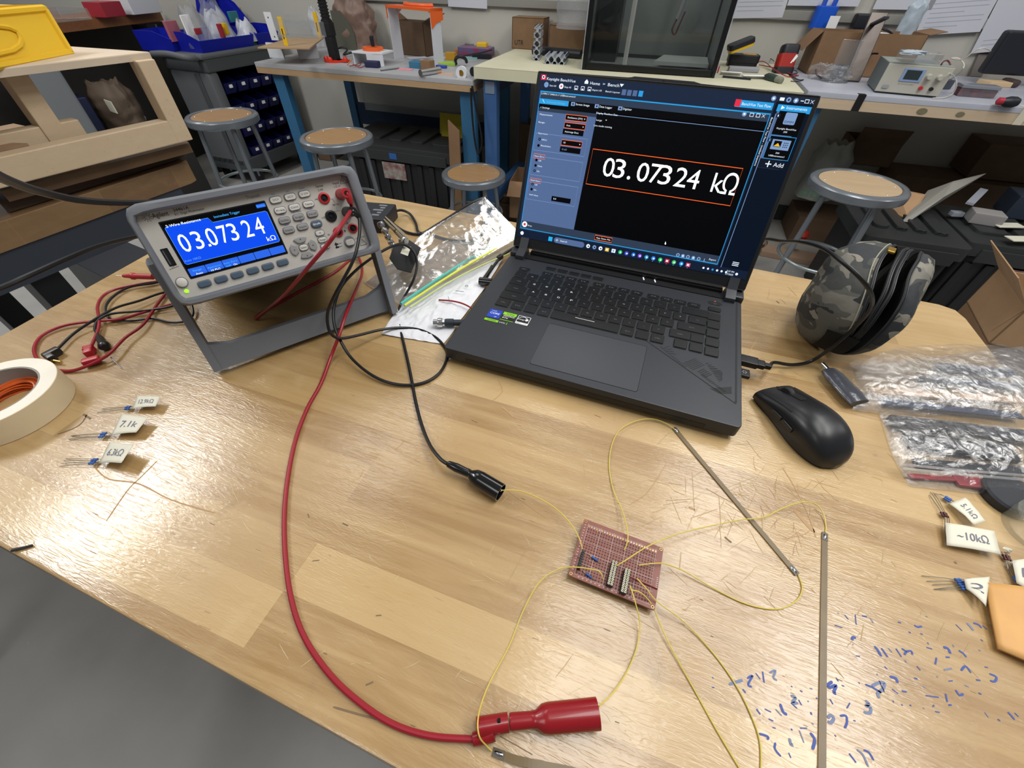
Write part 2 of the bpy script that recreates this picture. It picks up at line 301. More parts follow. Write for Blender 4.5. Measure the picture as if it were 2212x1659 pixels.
for mk, wd, m in [([(205, 1010), (235, 1035), (300, 1045), (370, 1080), (465, 1108)], .0012, scr), ([(340, 995), (305, 1030), (275, 1060), (230, 1125)], .0009, scr), ([(1075, 820), (1085, 845), (1065, 865)], .0008, scr), ([(1082, 878), (1098, 890), (1110, 902)], .0022, scr), ([(125, 938), (160, 925), (178, 912), (188, 895)], .0014, scd), ([(740, 1130), (752, 1136)], .002, scd), ([(318, 936), (332, 942)], .0036, scr), ([(180, 895), (196, 905)], .004, scd),
    ([(720, 1527), (775, 1543), (825, 1556)], .0012, scd), ([(790, 1480), (806, 1473)], .0018, scd), ([(665, 1110), (668, 1118)], .0016, scd), ([(675, 1212), (690, 1210)], .0012, scd), ([(812, 1330), (824, 1329)], .0014, scd), ([(1180, 1120), (1095, 1060)], .0006, scr), ([(1440, 1000), (1400, 1062), (1360, 1090)], .0007, scr), ([(1690, 1010), (1715, 1050), (1745, 1110), (1762, 1160)], .0010, scr), ([(1715, 1100), (1740, 1130), (1760, 1150)], .0035, scr), ([(1495, 1020), (1500, 1105)], .0007, scr), ([(1525, 1055), (1580, 1085), (1640, 1110)], .0009, scr), ([(1565, 1160), (1580, 1172)], .003, scd), ([(1488, 1095), (1502, 1102)], .003, scr), ([(1690, 1165), (1735, 1155), (1750, 1145)], .0008, scr), ([(1150, 1280), (1110, 1310)], .0007, scr),
    ([(2062, 1213), (2066, 1218)], .0035, scd), ([(1677, 650), (1683, 655)], .004, scd), ([(1760, 1100), (1800, 1120), (1880, 1135)], .0009, scr), ([(430, 1350), (455, 1360)], .0009, scr), ([(20, 1186), (70, 1178)], .0016, scd), ([(1420, 960), (1445, 935)], .0007, scr), ([(1050, 1640), (1180, 1700)], .001, scr), ([(1080, 1590), (1150, 1630)], .0010, scd), ([(60, 1390), (62, 1391)], .001, scd), ([(1140, 1180), (1090, 1270)], .0006, scr), ([(1620, 770), (1720, 790)], .0012, scr), ([(1625, 800), (1720, 815)], .0012, scr)]:
    b.stroke([zp(x, y) for x, y in (spline([Vector(p) for p in mk], 4) if len(mk) > 2 else mk)], wd, .00025, m)
rs = random.Random(3)
def cross(cx, cy, sx_, sy_, n, ln, m, w_=.0006):
    for k in range(n):
        x, y = cx + rs.gauss(0, sx_), cy + rs.gauss(0, sy_); a = rs.choice((.35, .9, 1.9, 2.6)) + rs.gauss(0, .25); l = ln * rs.uniform(.3, 1.2)
        if zp(x, y)[1] < -.345 or zp(x + math.cos(a) * l, y + math.sin(a) * l)[1] < -.345: continue
        b.stroke([zp(x, y), zp(x + math.cos(a) * l * .5 + rs.gauss(0, 2), y + math.sin(a) * l * .5), zp(x + math.cos(a) * l, y + math.sin(a) * l)], w_ * rs.uniform(.5, 1.3), .0002 + rs.random() * .00005, m)
fnt = mat('scratch_faint', '#ae9268', .6); lit_ = mat('scratch_light', '#cbba92', .5); rst = mat('scratch_rust', '#9b7652', .6)
cross(1560, 1060, 90, 50, 40, 60, fnt); cross(1720, 1120, 45, 40, 26, 45, rst, .0004); cross(1500, 1250, 160, 60, 26, 55, fnt); cross(1750, 1000, 120, 60, 24, 45, fnt); cross(1150, 900, 160, 60, 18, 40, fnt); cross(1250, 1450, 250, 80, 20, 60, lit_, .0003); cross(350, 1050, 110, 60, 20, 50, lit_, .0003); cross(900, 1250, 260, 160, 30, 35, lit_, .0003); cross(1900, 1300, 120, 90, 24, 40, fnt); cross(1700, 680, 40, 60, 14, 25, rst, .0006); cross(1680, 800, 40, 40, 10, 40, fnt, .0008)
for k in range(70):
    x, y = rs.uniform(100, 2100), rs.uniform(850, 1600); x2 = x + rs.uniform(4, 14)
    if zp(x, y)[1] < -.345 or zp(x, y)[0] < -.54: continue
    b.stroke([zp(x, y), zp(x2, y + (x2 - x) * .42)], .0008, .0003, rs.choice((scr, scd, scr)))
b.build('scratch_marks', tb, 0)

# ================================================================ laptop
ALID, SX, SY, SZ_ = 1.19257, .0046, .25638, .0571; DT = .03779
DM = T((0, 0, .024)) @ RX(DT)                                   # keyboard deck frame, metres
LM = T((SX, SY, SZ_)) @ RX(ALID)                                # screen frame, origin at its lower left
lap = thing('laptop', 'open dark grey gaming laptop on the work table showing a large resistance reading', 'laptop', (.177, .12, 0))
chas = mat('laptop_body', '#313338', .42, .25, bump=.04, bscale=900); blk = mat('black_plastic', '#131417', .45); blk2 = mat('black_matte', '#0c0d10', .7)
vents = mat('vent_black', '#050506', .8); keym = mat('key_black', '#0a0b0e', .4); keyg = mat('key_glow', '#4a5348', .5); leg = mat('key_legend', '#6b7076', .5); legw = mat('key_legend_lit', '#ffffff', emit=1.0)
b = B(chas, DM); b.prism(rrect(0, 0, .354, .236, .006), -.0165, 0, r=.0016); b.prism(rrect(.012, .03, .342, .262, .006), -.022, -.003, blk)
b.prism([(.02, .236), (.334, .236), (.33, .256), (.024, .256)], -.016, -.001, blk)
b.box((-.001, .238, -.014), (.026, .262, .006), r=.004).box((.329, .238, -.014), (.356, .262, .006), r=.004)
b.box((.03, .2505, -.014), (.327, .2615, .0045), blk, r=.002).box((.03, -.0004, -.0163), (.32, .002, -.0095), blk)
b.build('base', lap, 30)
b = B(vents, DM)
for k in range(118):
    u = .03 + k * .00252; b.flat([(u, .2385), (u + .0012, .2385), (u - .0008, .2475), (u - .002, .2475)], .0003)
b.build('vent_grille', lap, 0)
b = B(chas, DM); b.prism([(.0235, .2365), (.332, .2365), (.327, .2495), (.0285, .2495)], -.001, .00015, blk); b.build('vent_bar', lap)
b = B(mat('led_white', '#dfe6ff', emit=2.5), DM)
for u in (.2145, .2315): b.flat([(u, .2425), (u + .0016, .2425), (u - .0004, .2490), (u - .002, .2490)], .0005)
b.build('status_light', lap, 0)
b = B(blk2, DM); b.prism([(.3085, .2200), (.312, .2155), (.3245, .2155), (.328, .2200), (.3245, .2240), (.312, .2240)], 0, .0006, r=.0003); b.flat(ring(.0009, 10, .3182, .2235), .0009, mat('led_red', '#ff4030', emit=2)); b.tube([(.3182 + .0016 * math.cos(a), .2185 + .0016 * math.sin(a), .0008) for a in (2.2, 3, 4, 5, 6, 7.1)], .0002, leg, 4, sub=2); b.build('power_button', lap)
b = B(blk, DM); P_ = rrect(.1115, .0115, .2415, .0935, .003); b.tube([(x, y, .0001) for x, y in P_], .0003, closed=True, sub=1, seg=4); b.prism(rrect(.1118, .0118, .2412, .0932, .003), -.0005, .0001, mat('trackpad_grey', '#3a3c41', .38, .2)); b.build('trackpad', lap)
# printed stripes in the corner
pr = mat('deck_print', '#14161a', .6); b = B(pr, DM)
b.stroke([(.2387, .1045), (.3445, .0355)], .0022, .0003); b.stroke([(.3475, .036), (.3475, .234)], .0035, .0003); b.stroke([(.3445, .0355), (.3468, .0345), (.3475, .037)], .003, .0003)
for k in range(9): u = .3035 + k * .0017; b.stroke([(u + .004, .084 - k * .0012 + .003), (u - .004 + .001, .084 - k * .0012 - .008)], .0009, .0003) if 0 else None
for k in range(8): b.stroke([(.262 + k * .0022, .0985 - k * .0022), (.268 + k * .0030, .1050 - k * .0045)], .0009, .0003) if k < 4 else None
for k in range(13): b.stroke([(.2565 + k * .0026, .0985 - k * .00215), (.2595 + k * .0026, .1000 - k * .00215)], .0017, .0003)
for k in range(6): b.stroke([(.287 + k * .0022, .0785 - k * .0015), (.300 + k * .0022, .0930 - k * .0015)], .0015, .0003)
for k in range(5): b.stroke([(.304 + k * .0022, .0700 - k * .0015), (.3115 + k * .0022, .0780 - k * .0015)], .0018, .0003)
for k in range(13): b.stroke([(.308 + k * .0021, .0655 - k * .0015), (.3115 + k * .0021, .0675 - k * .0015)], .0017, .0003)
for k in range(12): t = k / 11; b.stroke([(.3130 + .0155 * t, .0885 - .026 * t), (.3135 + .0185 * min(1, t * 2.2 + .1), .0905 - .023 * t)], .0018, .0003)
b.flat([(.3195, .0475), (.3425, .0590), (.3425, .0480), (.3300, .0430)], .0003)
b.build('corner_print', lap, 0)
# keys: centre u, v, width, depth, legend
KX, KY, PX = 64.4, 169.7, 19.05; keys = []
rows = [(220, [(75.4, 16, 7, ''), (94, 16, 7, ''), (112.6, 16, 7, ''), (131.2, 16, 7, ''), (149.8, 16, 7, '')]),
 (203.5, [(37, 17, 9, 'ESC')] + [(x, 16.5, 9, 'F%d' % (i + 1)) for i, x in enumerate([74.6, 93.4, 112.2, 131, 154.5, 173.3, 192.1, 210.9, 234.4, 253.2, 272, 290.8])] + [(318, 16.5, 9, '')]),
 (187.9, [(36.5 + 19.05 * i, 16.6, 15.4, c) for i, c in enumerate('`1234567890-=')] + [(293.5, 34, 15.4, '')]),
 (169.6, [(40.3, 26, 16.2, 'TAB')] + [(KX + PX * i, 16.8, 16.2, c) for i, c in enumerate('QWERTYUIOP[]')] + [(297.3, 23, 16.2, '\\')]),
 (150.6, [(42.5, 30.4, 16.2, 'CAPS')] + [(KX + 4.76 + PX * i, 16.8, 16.2, c) for i, c in enumerate("ASDFGHJKL;'")] + [(291, 36, 16.2, 'ENTER')]),
 (131.5, [(47, 40, 16.2, 'SHIFT')] + [(KX + 14.3 + PX * i, 16.8, 16.2, c) for i, c in enumerate('ZXCVBNM,./')] + [(278, 26.5, 16.2, 'SHIFT'), (299.2, 16.2, 16.2, '')]),
 (112.6, [(37.5, 19.5, 16.2, 'CTRL'), (59.3, 16.5, 16.2, 'FN'), (78.6, 16.5, 16.2, ''), (98, 16.5, 16.2, 'ALT'), (155.5, 92.5, 16.2, ''), (212.6, 16.5, 16.2, 'ALT'), (232, 16.5, 16.2, ''), (251.4, 16.5, 16.2, 'CTRL'), (280.2, 16.2, 16.2, ''), (299.2, 16.2, 16.2, '')])]
for v_, ks in rows: keys += [(u, v_, w_, d_, c) for u, w_, d_, c in ks]
keys += [(318, v_, 16.5, 16, '') for v_ in (186, 167.6, 149, 130.2, 111.4)]
for u, v_, w_, d_, c in keys:
    lit = len(c) == 1 and c in 'QWERASDF'; u /= 1000; v_ /= 1000; w_ /= 2000; d_ /= 2000
    b = B(keyg, DM); b.prism(rrect(u - w_, v_ - d_ - .0003, u + w_ + .0003, v_ + d_ - .0002, .0016, 2), 0, .0005)
    b.prism(rrect(u - w_, v_ - d_, u + w_, v_ + d_, .0016, 3), .0005, .0019, keym, r=.0005, seg=1)
    if c: b.text(c, u - .0015 * (1 if len(c) == 1 else 2.2), v_ - .0012, u + (.0021 if lit else .0015) * (1 if len(c) == 1 else 2.2), .0032 if lit else .0016, legw if lit else leg, .00196)
    if w_ > .04: b.flat([(u - .014, v_ + .0025), (u + .0125, v_ + .0025), (u + .0125, v_ + .0032), (u - .014, v_ + .0032)], .00196, legw)
    b.build('key', lap, 30)
# stickers
wht = mat('print_white', '#f2f2f2', .5); grn = mat('sticker_green', '#7fc41c', .4); blu = mat('sticker_blue', '#1b3fae', .35); sblk = mat('sticker_black', '#0d0e10', .35)
b = B(blu, DM); b.flat(rrect(.0265, .0768, .0445, .0945, .0012), .0004); b.text('intel', .030, .0905, .0365, .0016, wht, .0006); b.text('CORE', .0290, .0845, .0425, .0036, wht, .0006); b.text('i7', .0375, .0785, .0405, .0020, wht, .0006); b.build('sticker', lap, 0)['label'] = 'blue processor sticker'
b = B(sblk, DM); b.flat(rrect(.0465, .0768, .0655, .0945, .0008), .0004); b.flat([(.0465, .0885), (.0655, .0885), (.0655, .0945), (.0465, .0945)], .0005, grn); b.flat([(.0465, .0768), (.0655, .0768), (.0655, .0778), (.0465, .0778)], .0005, grn)
b.text('NVIDIA', .052, .0903, .0625, .0022, sblk, .0007); b.text('GEFORCE', .0485, .0850, .0645, .0026, wht, .0007); b.text('RTX', .0485, .0805, .0565, .0028, wht, .0007); b.build('sticker', lap, 0)['label'] = 'green and black graphics sticker'
b = B(sblk, DM); b.flat(rrect(.0265, .0690, .0465, .0735, .0004), .0004, grn); b.text('NVIDIA', .031, .0702, .0435, .0020, sblk, .0006); b.text('G-SYNC', .0482, .0700, .0565, .0020, wht, .0006); b.flat([(.0585, .0685), (.0592, .0685), (.0592, .0735), (.0585, .0735)], .0005, grn); b.build('sticker', lap, 0)['label'] = 'narrow green sync sticker'
b = B(wht, DM); b.flat(rrect(.0682, .0770, .0858, .0945, .0008), .0004); b.flat(rrect(.0688, .0808, .0852, .0938, .0006), .0005, sblk); b.text('energy', .0697, .0856, .0785, .0024, wht, .0007); b.flat([(.0815 + (.0032 if k % 2 else .0014) * math.sin(k * PI / 5), .0872 + (.0014 if k % 2 == 0 else .0032) * math.cos(k * PI / 5)) for k in range(10)], .0007, wht)
b.stroke([(.0695, .0875), (.0722, .0912), (.0768, .0925), (.0815, .0905), (.0842, .0872)], .0006, .0007, wht); b.text('ENERGY STAR', .0692, .0776, .0848, .0018, sblk, .0007); b.build('sticker', lap, 0)['label'] = 'black and white energy sticker'
# lid
L_ = lambda x, y: (x / 1000, y / 1000)
b = B(blk, LM); lidm = mat('lid_shell', '#1d1e22', .45)
lid_pts = [L_(*p) for p in [(-3, -15.7), (348.5, -15.7), (350, -13), (350, 216), (347, 219.2), (212, 219.2), (204, 222.2), (128, 222.2), (120, 219.2), (-2, 219.2), (-4.7, 216.5), (-4.7, -13)]]
b.prism(lid_pts, -.0075, -.0006, lidm, r=.0010)
b.flat([L_(-3, -14.6), L_(348.5, -14.6), L_(348.5, 217.6), L_(-3, 217.6)], -.00045, blk)
b.tube([(x, y, -.0004) for x, y in [L_(-3.4, -14.8), L_(348.8, -14.8), L_(348.8, 217.9), L_(-3.4, 217.9)]], .0007, mat('rubber_grey', '#2b2c30', .6), 6, True, 1)
b.cyl((.166, .2194, -.0006), (.166, .2194, -.0001), .0012, m=vents); lid = b.build('lid', lap, 30)
for u in (.004, .3270):
    b = B(chas); A = LM @ Vector((u + .006, -.0115, -.004)); X = DM @ Vector((u + .01, .2345, .002)); 
    prof = [(LM @ Vector((0, .001, 0))), (LM @ Vector((0, -.006, .0016))), (LM @ Vector((0, -.016, .0045))), (DM @ Vector((0, .2305, .006))), (DM @ Vector((0, .229, .001))), (DM @ Vector((0, .229, -.008))), (DM @ Vector((0, .252, -.008))), (LM @ Vector((0, -.016, -.007))), (LM @ Vector((0, .001, -.0006)))]
    u0 = u + .008 if u < .1 else u + .003
    for z_ in (0,):
        n_ = len(prof); vs = [(u0, p.y, p.z) for p in prof] + [(u0 + .0135, p.y, p.z) for p in prof]
        b.add(vs, [tuple(range(n_))[::-1], tuple(range(n_, 2 * n_))] + [(i, (i + 1) % n_, n_ + (i + 1) % n_, n_ + i) for i in range(n_)])
    b.build('hinge', lap, 25)
# ---- screen picture, placed by its zoomed positions (region 1100,140 at x3.16)
def lidpx(px, py):
    v = LM.inverted().to_3x3() @ ray(px, py); o = LM.inverted() @ CAM; k = -o.z / v.z; return o.x + v.x * k, o.y + v.y * k
def Zs(x, y): return lidpx(1100 + x / 3.16, 140 + y / 3.16)
def em(n, c, e=1.0): return mat(n, c, emit=e)
e_w = em('ui_white', '#e8f4ff', 1.15); e_cy = em('ui_cyan', '#2fa4e8', .95); e_sl = em('ui_slate', '#5f79a8', .8); e_nv = em('ui_navy', '#22304a', .75); e_dk = em('ui_dark', '#03040a', .5); e_dn = em('ui_deep', '#0c1a2e', .6)
e_or = em('ui_orange', '#ff6a2c', 1.1); e_lb = em('ui_light', '#8fb0e0', .8); e_rd = em('ui_red', '#e8304a', 1); e_gn = em('ui_green', '#25c466', 1); e_ye = em('ui_yellow', '#f2c02c', 1); e_pl = em('ui_panel', '#39485f', .75)
b = B(e_nv, LM)
def R_(x0, y0, x1, y1, m, z):
    a = Zs(x0, y0); c = Zs(x1, y1); b.flat([(a[0], c[1]), (c[0], c[1]), (c[0], a[1]), (a[0], a[1])], z, m)
def RU(u0, v0, u1, v1, m, z): b.flat([(u0, v0), (u1, v0), (u1, v1), (u0, v1)], z, m)
def O_(x0, y0, x1, y1, m, z, t=.0007):
    a = Zs(x0, y0); c = Zs(x1, y1); b.tube([(a[0], a[1], z), (c[0], a[1], z), (c[0], c[1], z), (a[0], c[1], z)], t / 2, m, 4, True, 1)
def Tx(s, x, y, x1, y1, h, m=None, z=.0005):
    a = Zs(x, y); c = Zs(x1, y1); b.text(s, a[0], (a[1] + c[1]) / 2, c[0], h / 1000, m or e_w, z)
RU(0, 0, .3447, .2154, e_nv, 0); RU(0, .0095, .3447, 0, e_dn, .0001)
tl = Zs(213, 180); tr_ = Zs(1780, 330); bl = Zs(72, 1112); br_ = Zs(1420, 1360)
x0, y1 = tl[0] + .0006, tl[1]; x1, y0 = br_[0], (bl[1] + br_[1]) / 2
RU(x1 + .002, .0098, .3447, Zs(2050, 270)[1] - .0, e_dn, .0001)
RU(x0, y0, x1, y1, e_pl, .0001)
ym = (Zs(205, 285)[1] + Zs(1740, 430)[1]) / 2
RU(x0, Zs(205, 285)[1] - .001, x1, Zs(210, 228)[1], e_dk, .0002)                               # tab row
R_(208, 228, 402, 285, e_cy, .0003)
px_ = Zs(510, 780)[0]; RU(px_, Zs(432, 1124)[1], x1, Zs(590, 318)[1], e_dk, .0002); RU(x0, Zs(432, 1124)[1], px_, Zs(205, 315)[1], e_sl, .0002)
for f_ in ([(x0, y0), (x1, y0), (x1, y1), (x0, y1)],): b.tube([(p[0], p[1], .0003) for p in f_], .0009, e_cy, 4, True, 1)
v_ = Zs(590, 330)[1]; RU(px_, v_ - .0003, x1, v_ + .0003, e_lb, .0004)
RU(x1 + .0055, .0105, x1 + .0062, Zs(1780, 330)[1], e_lb, .0003)
R_(222, 66, 250, 105, e_rd, .0004); a = Zs(236, 84); b.flat(ring(.0022, 14, a[0], a[1]), .0005, e_w); b.flat(ring(.0012, 12, a[0], a[1]), .0006, e_nv)
Tx('Keysight BenchVue', 257, 104, 452, 122, 3.2); Tx('Home', 552, 136, 618, 140, 3.4); Tx('>', 638, 138, 654, 142, 2.6); Tx('Bench', 672, 147, 750, 152, 3.4)
a = Zs(528, 118); b.flat([(a[0] - .0025, a[1] - .002), (a[0] + .0025, a[1] - .002), (a[0] + .0025, a[1] + .0006), (a[0], a[1] + .003), (a[0] - .0025, a[1] + .0006)], .0004, e_w)
a = Zs(768, 140); b.flat([(a[0] - .0028, a[1] + .0014), (a[0] + .0028, a[1] + .0014), (a[0], a[1] - .002)][::-1], .0004, e_w)
for cx_, cy_, r_, m_ in [(254, 136, .0032, e_lb), (356, 147, .0032, e_w)]: a = Zs(cx_, cy_); b.flat(ring(r_, 18, *a), .0004, m_)
a = Zs(254, 136); b.flat([(a[0] - .0008, a[1] - .0014), (a[0] + .0014, a[1]), (a[0] - .0008, a[1] + .0014)], .0005, e_cy)
a = Zs(356, 147); b.flat([(a[0] - .0011, a[1] - .0011), (a[0] + .0011, a[1] - .0011), (a[0] + .0011, a[1] + .0011), (a[0] - .0011, a[1] + .0011)], .0005, e_rd)
Tx('Start All', 275, 150, 320, 148, 1.9); Tx('Stop All', 376, 160, 422, 158, 1.9); Tx('Export All', 567, 178, 630, 182, 1.9); Tx('Bench Layout:', 657, 187, 755, 196, 1.9)
for x_, y_ in ((457, 158), (502, 162), (548, 166)):
    a = Zs(x_, y_); b.tube([(a[0] - .0022, a[1] - .002, .0004), (a[0] + .0022, a[1] - .002, .0004), (a[0] + .0022, a[1] + .002, .0004), (a[0] - .0022, a[1] + .002, .0004)], .0004, e_w, 4, True, 1); RU(a[0] - .001, a[1] - .0018, a[0] + .001, a[1] - .0002, e_w, .0004)
for k, (x_, y_) in enumerate([(783, 188), (820, 192), (858, 195), (898, 198)]): a = Zs(x_, y_); RU(a[0] - .0028, a[1] - .0032, a[0] + .0028, a[1] + .0032, e_cy if k == 3 else e_sl, .0004)
Tx('2199H // 34461A // USBInstrument1', 218, 203, 452, 223, 2.0)
Tx('Instrument Settings', 256, 260, 380, 270, 2.2, em('ui_tab_text', '#86cdf8', .8), .0005)
a = Zs(236, 248); b.stroke([(a[0] - .002, a[1] + .002), (a[0] + .0015, a[1] - .002)], .0009, .0005, e_w)
for x_, y_, s_, x2, y2 in ((436, 268, 'Screen Image', 547, 285), (598, 283, 'Data Logger', 702, 302), (758, 298, 'Digitizer', 836, 315)):
    a = Zs(x_, y_); RU(a[0] - .0028, a[1] - .0022, a[0] + .0028, a[1] + .0022, e_lb, .0004); b.flat(ring(.0011, 10, *a), .0005, e_dk); Tx(s_, x_ + 18, y_ + 8, x2, y2, 2.3)
Tx('< Settings', 212, 296, 276, 301, 1.9); R_(208, 285, 590, 318, e_dk, .00025)
for s_, x_, y_, x2, h_ in [('Measurement:', 208, 345, 296, 1.9), ('Range:', 200, 396, 243, 1.9), ('NPLC:', 222, 516, 258, 1.9), ('Resolution:', 216, 558, 284, 1.9), ('Off', 200, 658, 218, 1.9), ('Once', 194, 695, 224, 1.9), ('On', 188, 730, 206, 1.9), ('Off', 174, 822, 192, 1.9), ('On', 168, 857, 185, 1.9), ('Null Value:', 137, 892, 198, 1.9), ('Stop', 126, 1100, 154, 1.9)]: Tx(s_, x_, y_, x2, y_ + 4, h_)
for x_, y_, x2, y2, s_, o_ in [(386, 345, 530, 384, 'Resistance (2W)', 1), (377, 399, 519, 438, 'Auto', 1), (366, 442, 507, 480, 'Autorange Once', 0), (357, 517, 496, 557, '10', 1), (346, 565, 486, 600, '10 mΩ', 0), (288, 902, 419, 940, '0.0', 0)]:
    xa, ya = Zs(x_, (y_ + y2) / 2 - 6); xb, yb = Zs(x2, (y_ + y2) / 2 + 8); yc = (ya + yb) / 2; RU(xa, yc - .0034, xb, yc + .0034, e_dk, .0003)
    if o_: b.tube([(xa, yc - .0034, .0004), (xb, yc - .0034, .0004), (xb, yc + .0034, .0004), (xa, yc + .0034, .0004)], .0005, e_or, 4, True, 1)
    w_ = min(.0021 * len(s_) * .62, xb - xa - .006); b.text(s_, xa + .003, yc - .001, xa + .003 + w_ * 1.1, .0021, e_w if s_ != '10 mΩ' else e_lb, .0005)
    if o_: b.flat([(xb - .004, yc + .0006), (xb - .002, yc + .0006), (xb - .003, yc - .0008)][::-1], .0005, e_w)
for (x_, y_, x2, y2), s_, o_ in [((190, 465, 515, 628), 'Aperture', 0), ((165, 620, 475, 798), 'Auto Zero', 1), ((140, 785, 443, 968), 'Null State', 1)]:
    xa, ya = Zs(x_, y_); xb, yb = Zs(x2, y2); xa = Zs(195 if 0 else 170, 560)[0]; xb = px_ - .0062
    b.tube([(xa, yb, .0004), (xb, yb, .0004), (xb, ya, .0004), (xa, ya, .0004)], .0003, e_lb, 4, True, 1); RU(xa + .002, ya - .0022, xa + .019, ya + .0022, e_sl, .00045)
    b.text(s_, xa + .003, ya - .0009, xa + .0175, .0019, e_w, .0006)
    if o_: b.tube([(xa + .0018, ya - .0028, .0005), (xa + .019, ya - .0028, .0005), (xa + .019, ya + .0028, .0005), (xa + .0018, ya + .0028, .0005)], .0004, e_or, 4, True, 1)
for x_, y_, o_ in [(208, 508, 1), (200, 551, 0), (186, 650, 0), (180, 687, 0), (173, 723, 1), (159, 814, 1), (153, 849, 0)]:
    a = Zs(x_, y_); b.flat(ring(.0019, 12, *a), .0004, e_dk)
    if o_: b.flat(ring(.0008, 8, *a), .0005, e_cy)
a = Zs(106, 1088); b.flat(ring(.0043, 20, *a), .0004, e_w); RU(a[0] - .0017, a[1] - .0017, a[0] + .0017, a[1] + .0017, e_rd, .0005)
Tx('Display Readout Size:', 594, 334, 740, 350, 2.0); Tx('Large', 594, 382, 632, 386, 2.0); a = Zs(662, 379); b.flat([(a[0] - .001, a[1] + .0006), (a[0] + .001, a[1] + .0006), (a[0], a[1] - .0008)][::-1], .0005, e_w); Tx('Live mode running', 578, 418, 700, 434, 2.0)
p4 = [Zs(572, 574), Zs(1595, 709), Zs(1508, 963), Zs(525, 812)]; xa = (p4[0][0] + p4[3][0]) / 2; xb = (p4[1][0] + p4[2][0]) / 2; ya = (p4[0][1] + p4[1][1]) / 2; yb = (p4[2][1] + p4[3][1]) / 2
b.tube([(xa, yb, .0004), (xb, yb, .0004), (xb, ya, .0004), (xa, ya, .0004)], .0006, e_or, 4, True, 1)
e_big = em('readout_white', '#f4fbf6', 1.5)
for s_, x_, y_, x2, y2 in [('0', 634, 762, 700, 762), ('3', 700, 772, 778, 772), ('.', 796, 783, 826, 783), ('0', 860, 797, 935, 797), ('7', 945, 806, 1022, 806), ('3', 1006, 816, 1090, 816), ('2', 1116, 833, 1195, 833), ('4', 1200, 846, 1278, 846), ('k', 1370, 870, 1432, 870), ('Ω', 1434, 886, 1535, 886)]:
    a = Zs(x_, y_); c = Zs(x2, y_)
    m0 = Zs((x_ + x2) / 2, y_); w_ = {'.': .0042, 'k': .0140, 'Ω': .0185}.get(s_, .0158); h_ = {'.': .0035, 'Ω': .0245, 'k': .0235}.get(s_, .0235)
    if s_ == '.': b.flat(ring(.0023, 14, m0[0], m0[1] + .0022), .0005, e_big)
    elif s_ == 'k': b.text(s_, m0[0] - .006, m0[1], m0[0] + .0075, .0232, e_big, .0005)
    else: b.text(s_, m0[0] - w_ / 2, m0[1], m0[0] + w_ / 2, h_, e_big, .0005)
a = Zs(1560, 262); RU(a[0] - .0034, a[1] - .0035, a[0] + .0034, a[1] + .004, e_rd, .0005)
c1 = Zs(1545, 262); c2 = Zs(1800, 286); RU(c1[0], (c1[1] + c2[1]) / 2 - .0038, c2[0], (c1[1] + c2[1]) / 2 + .0038, e_cy, .0004); Tx('BenchVue Test Flow', 1585, 277, 1785, 293, 3.0)
c1 = Zs(1830, 290); c2 = Zs(2068, 318); yc = (c1[1] + c2[1]) / 2; RU(c1[0], yc - .0036, .3445, yc + .0036, e_cy, .0003); Tx('Instruments', 1890, 304, 2030, 316, 3.0); a = Zs(1866, 293); b.flat([(a[0] - .0015, a[1] - .002), (a[0] + .0025, a[1]), (a[0] - .0015, a[1] + .002)], .0005, e_w)
for x_, y_ in ((1605, 336), (1655, 342), (1698, 347), (1735, 350), (1805, 230), (1862, 236), (1908, 240), (1957, 245), (2000, 248), (2032, 251), (2068, 255)):
    a = Zs(x_, y_); k = x_ % 3
    if x_ in (1735, 2068): b.stroke([(a[0] - .0018, a[1] - .0018), (a[0] + .0018, a[1] + .0018)], .0007, .0006, e_w); b.stroke([(a[0] - .0018, a[1] + .0018), (a[0] + .0018, a[1] - .0018)], .0007, .0006, e_w)
    elif x_ in (1698, 1655, 2032): b.tube([(a[0] - .002, a[1] - .0017, .0005), (a[0] + .002, a[1] - .0017, .0005), (a[0] + .002, a[1] + .0017, .0005), (a[0] - .002, a[1] + .0017, .0005)], .0004, e_w, 4, True, 1)
    elif x_ == 2000: RU(a[0] - .0018, a[1] - .0004, a[0] + .0018, a[1] + .0004, e_w, .0005)
    elif x_ == 1862: RU(a[0] - .0025, a[1] - .0014, a[0] + .0025, a[1] + .0018, e_w, .0005)
    else: b.flat(ring(.0027, 16, *a), .0004, e_lb); b.flat(ring(.0012, 10, *a), .0006, e_w if x_ != 1908 else e_nv)
c1 = Zs(1700, 340); RU(x1 + .0062, Zs(1700, 700)[1] , Zs(1985, 335)[0] - .0, Zs(1850, 318)[1], e_sl, .0002)
xs0, xs1 = .3115, .3405
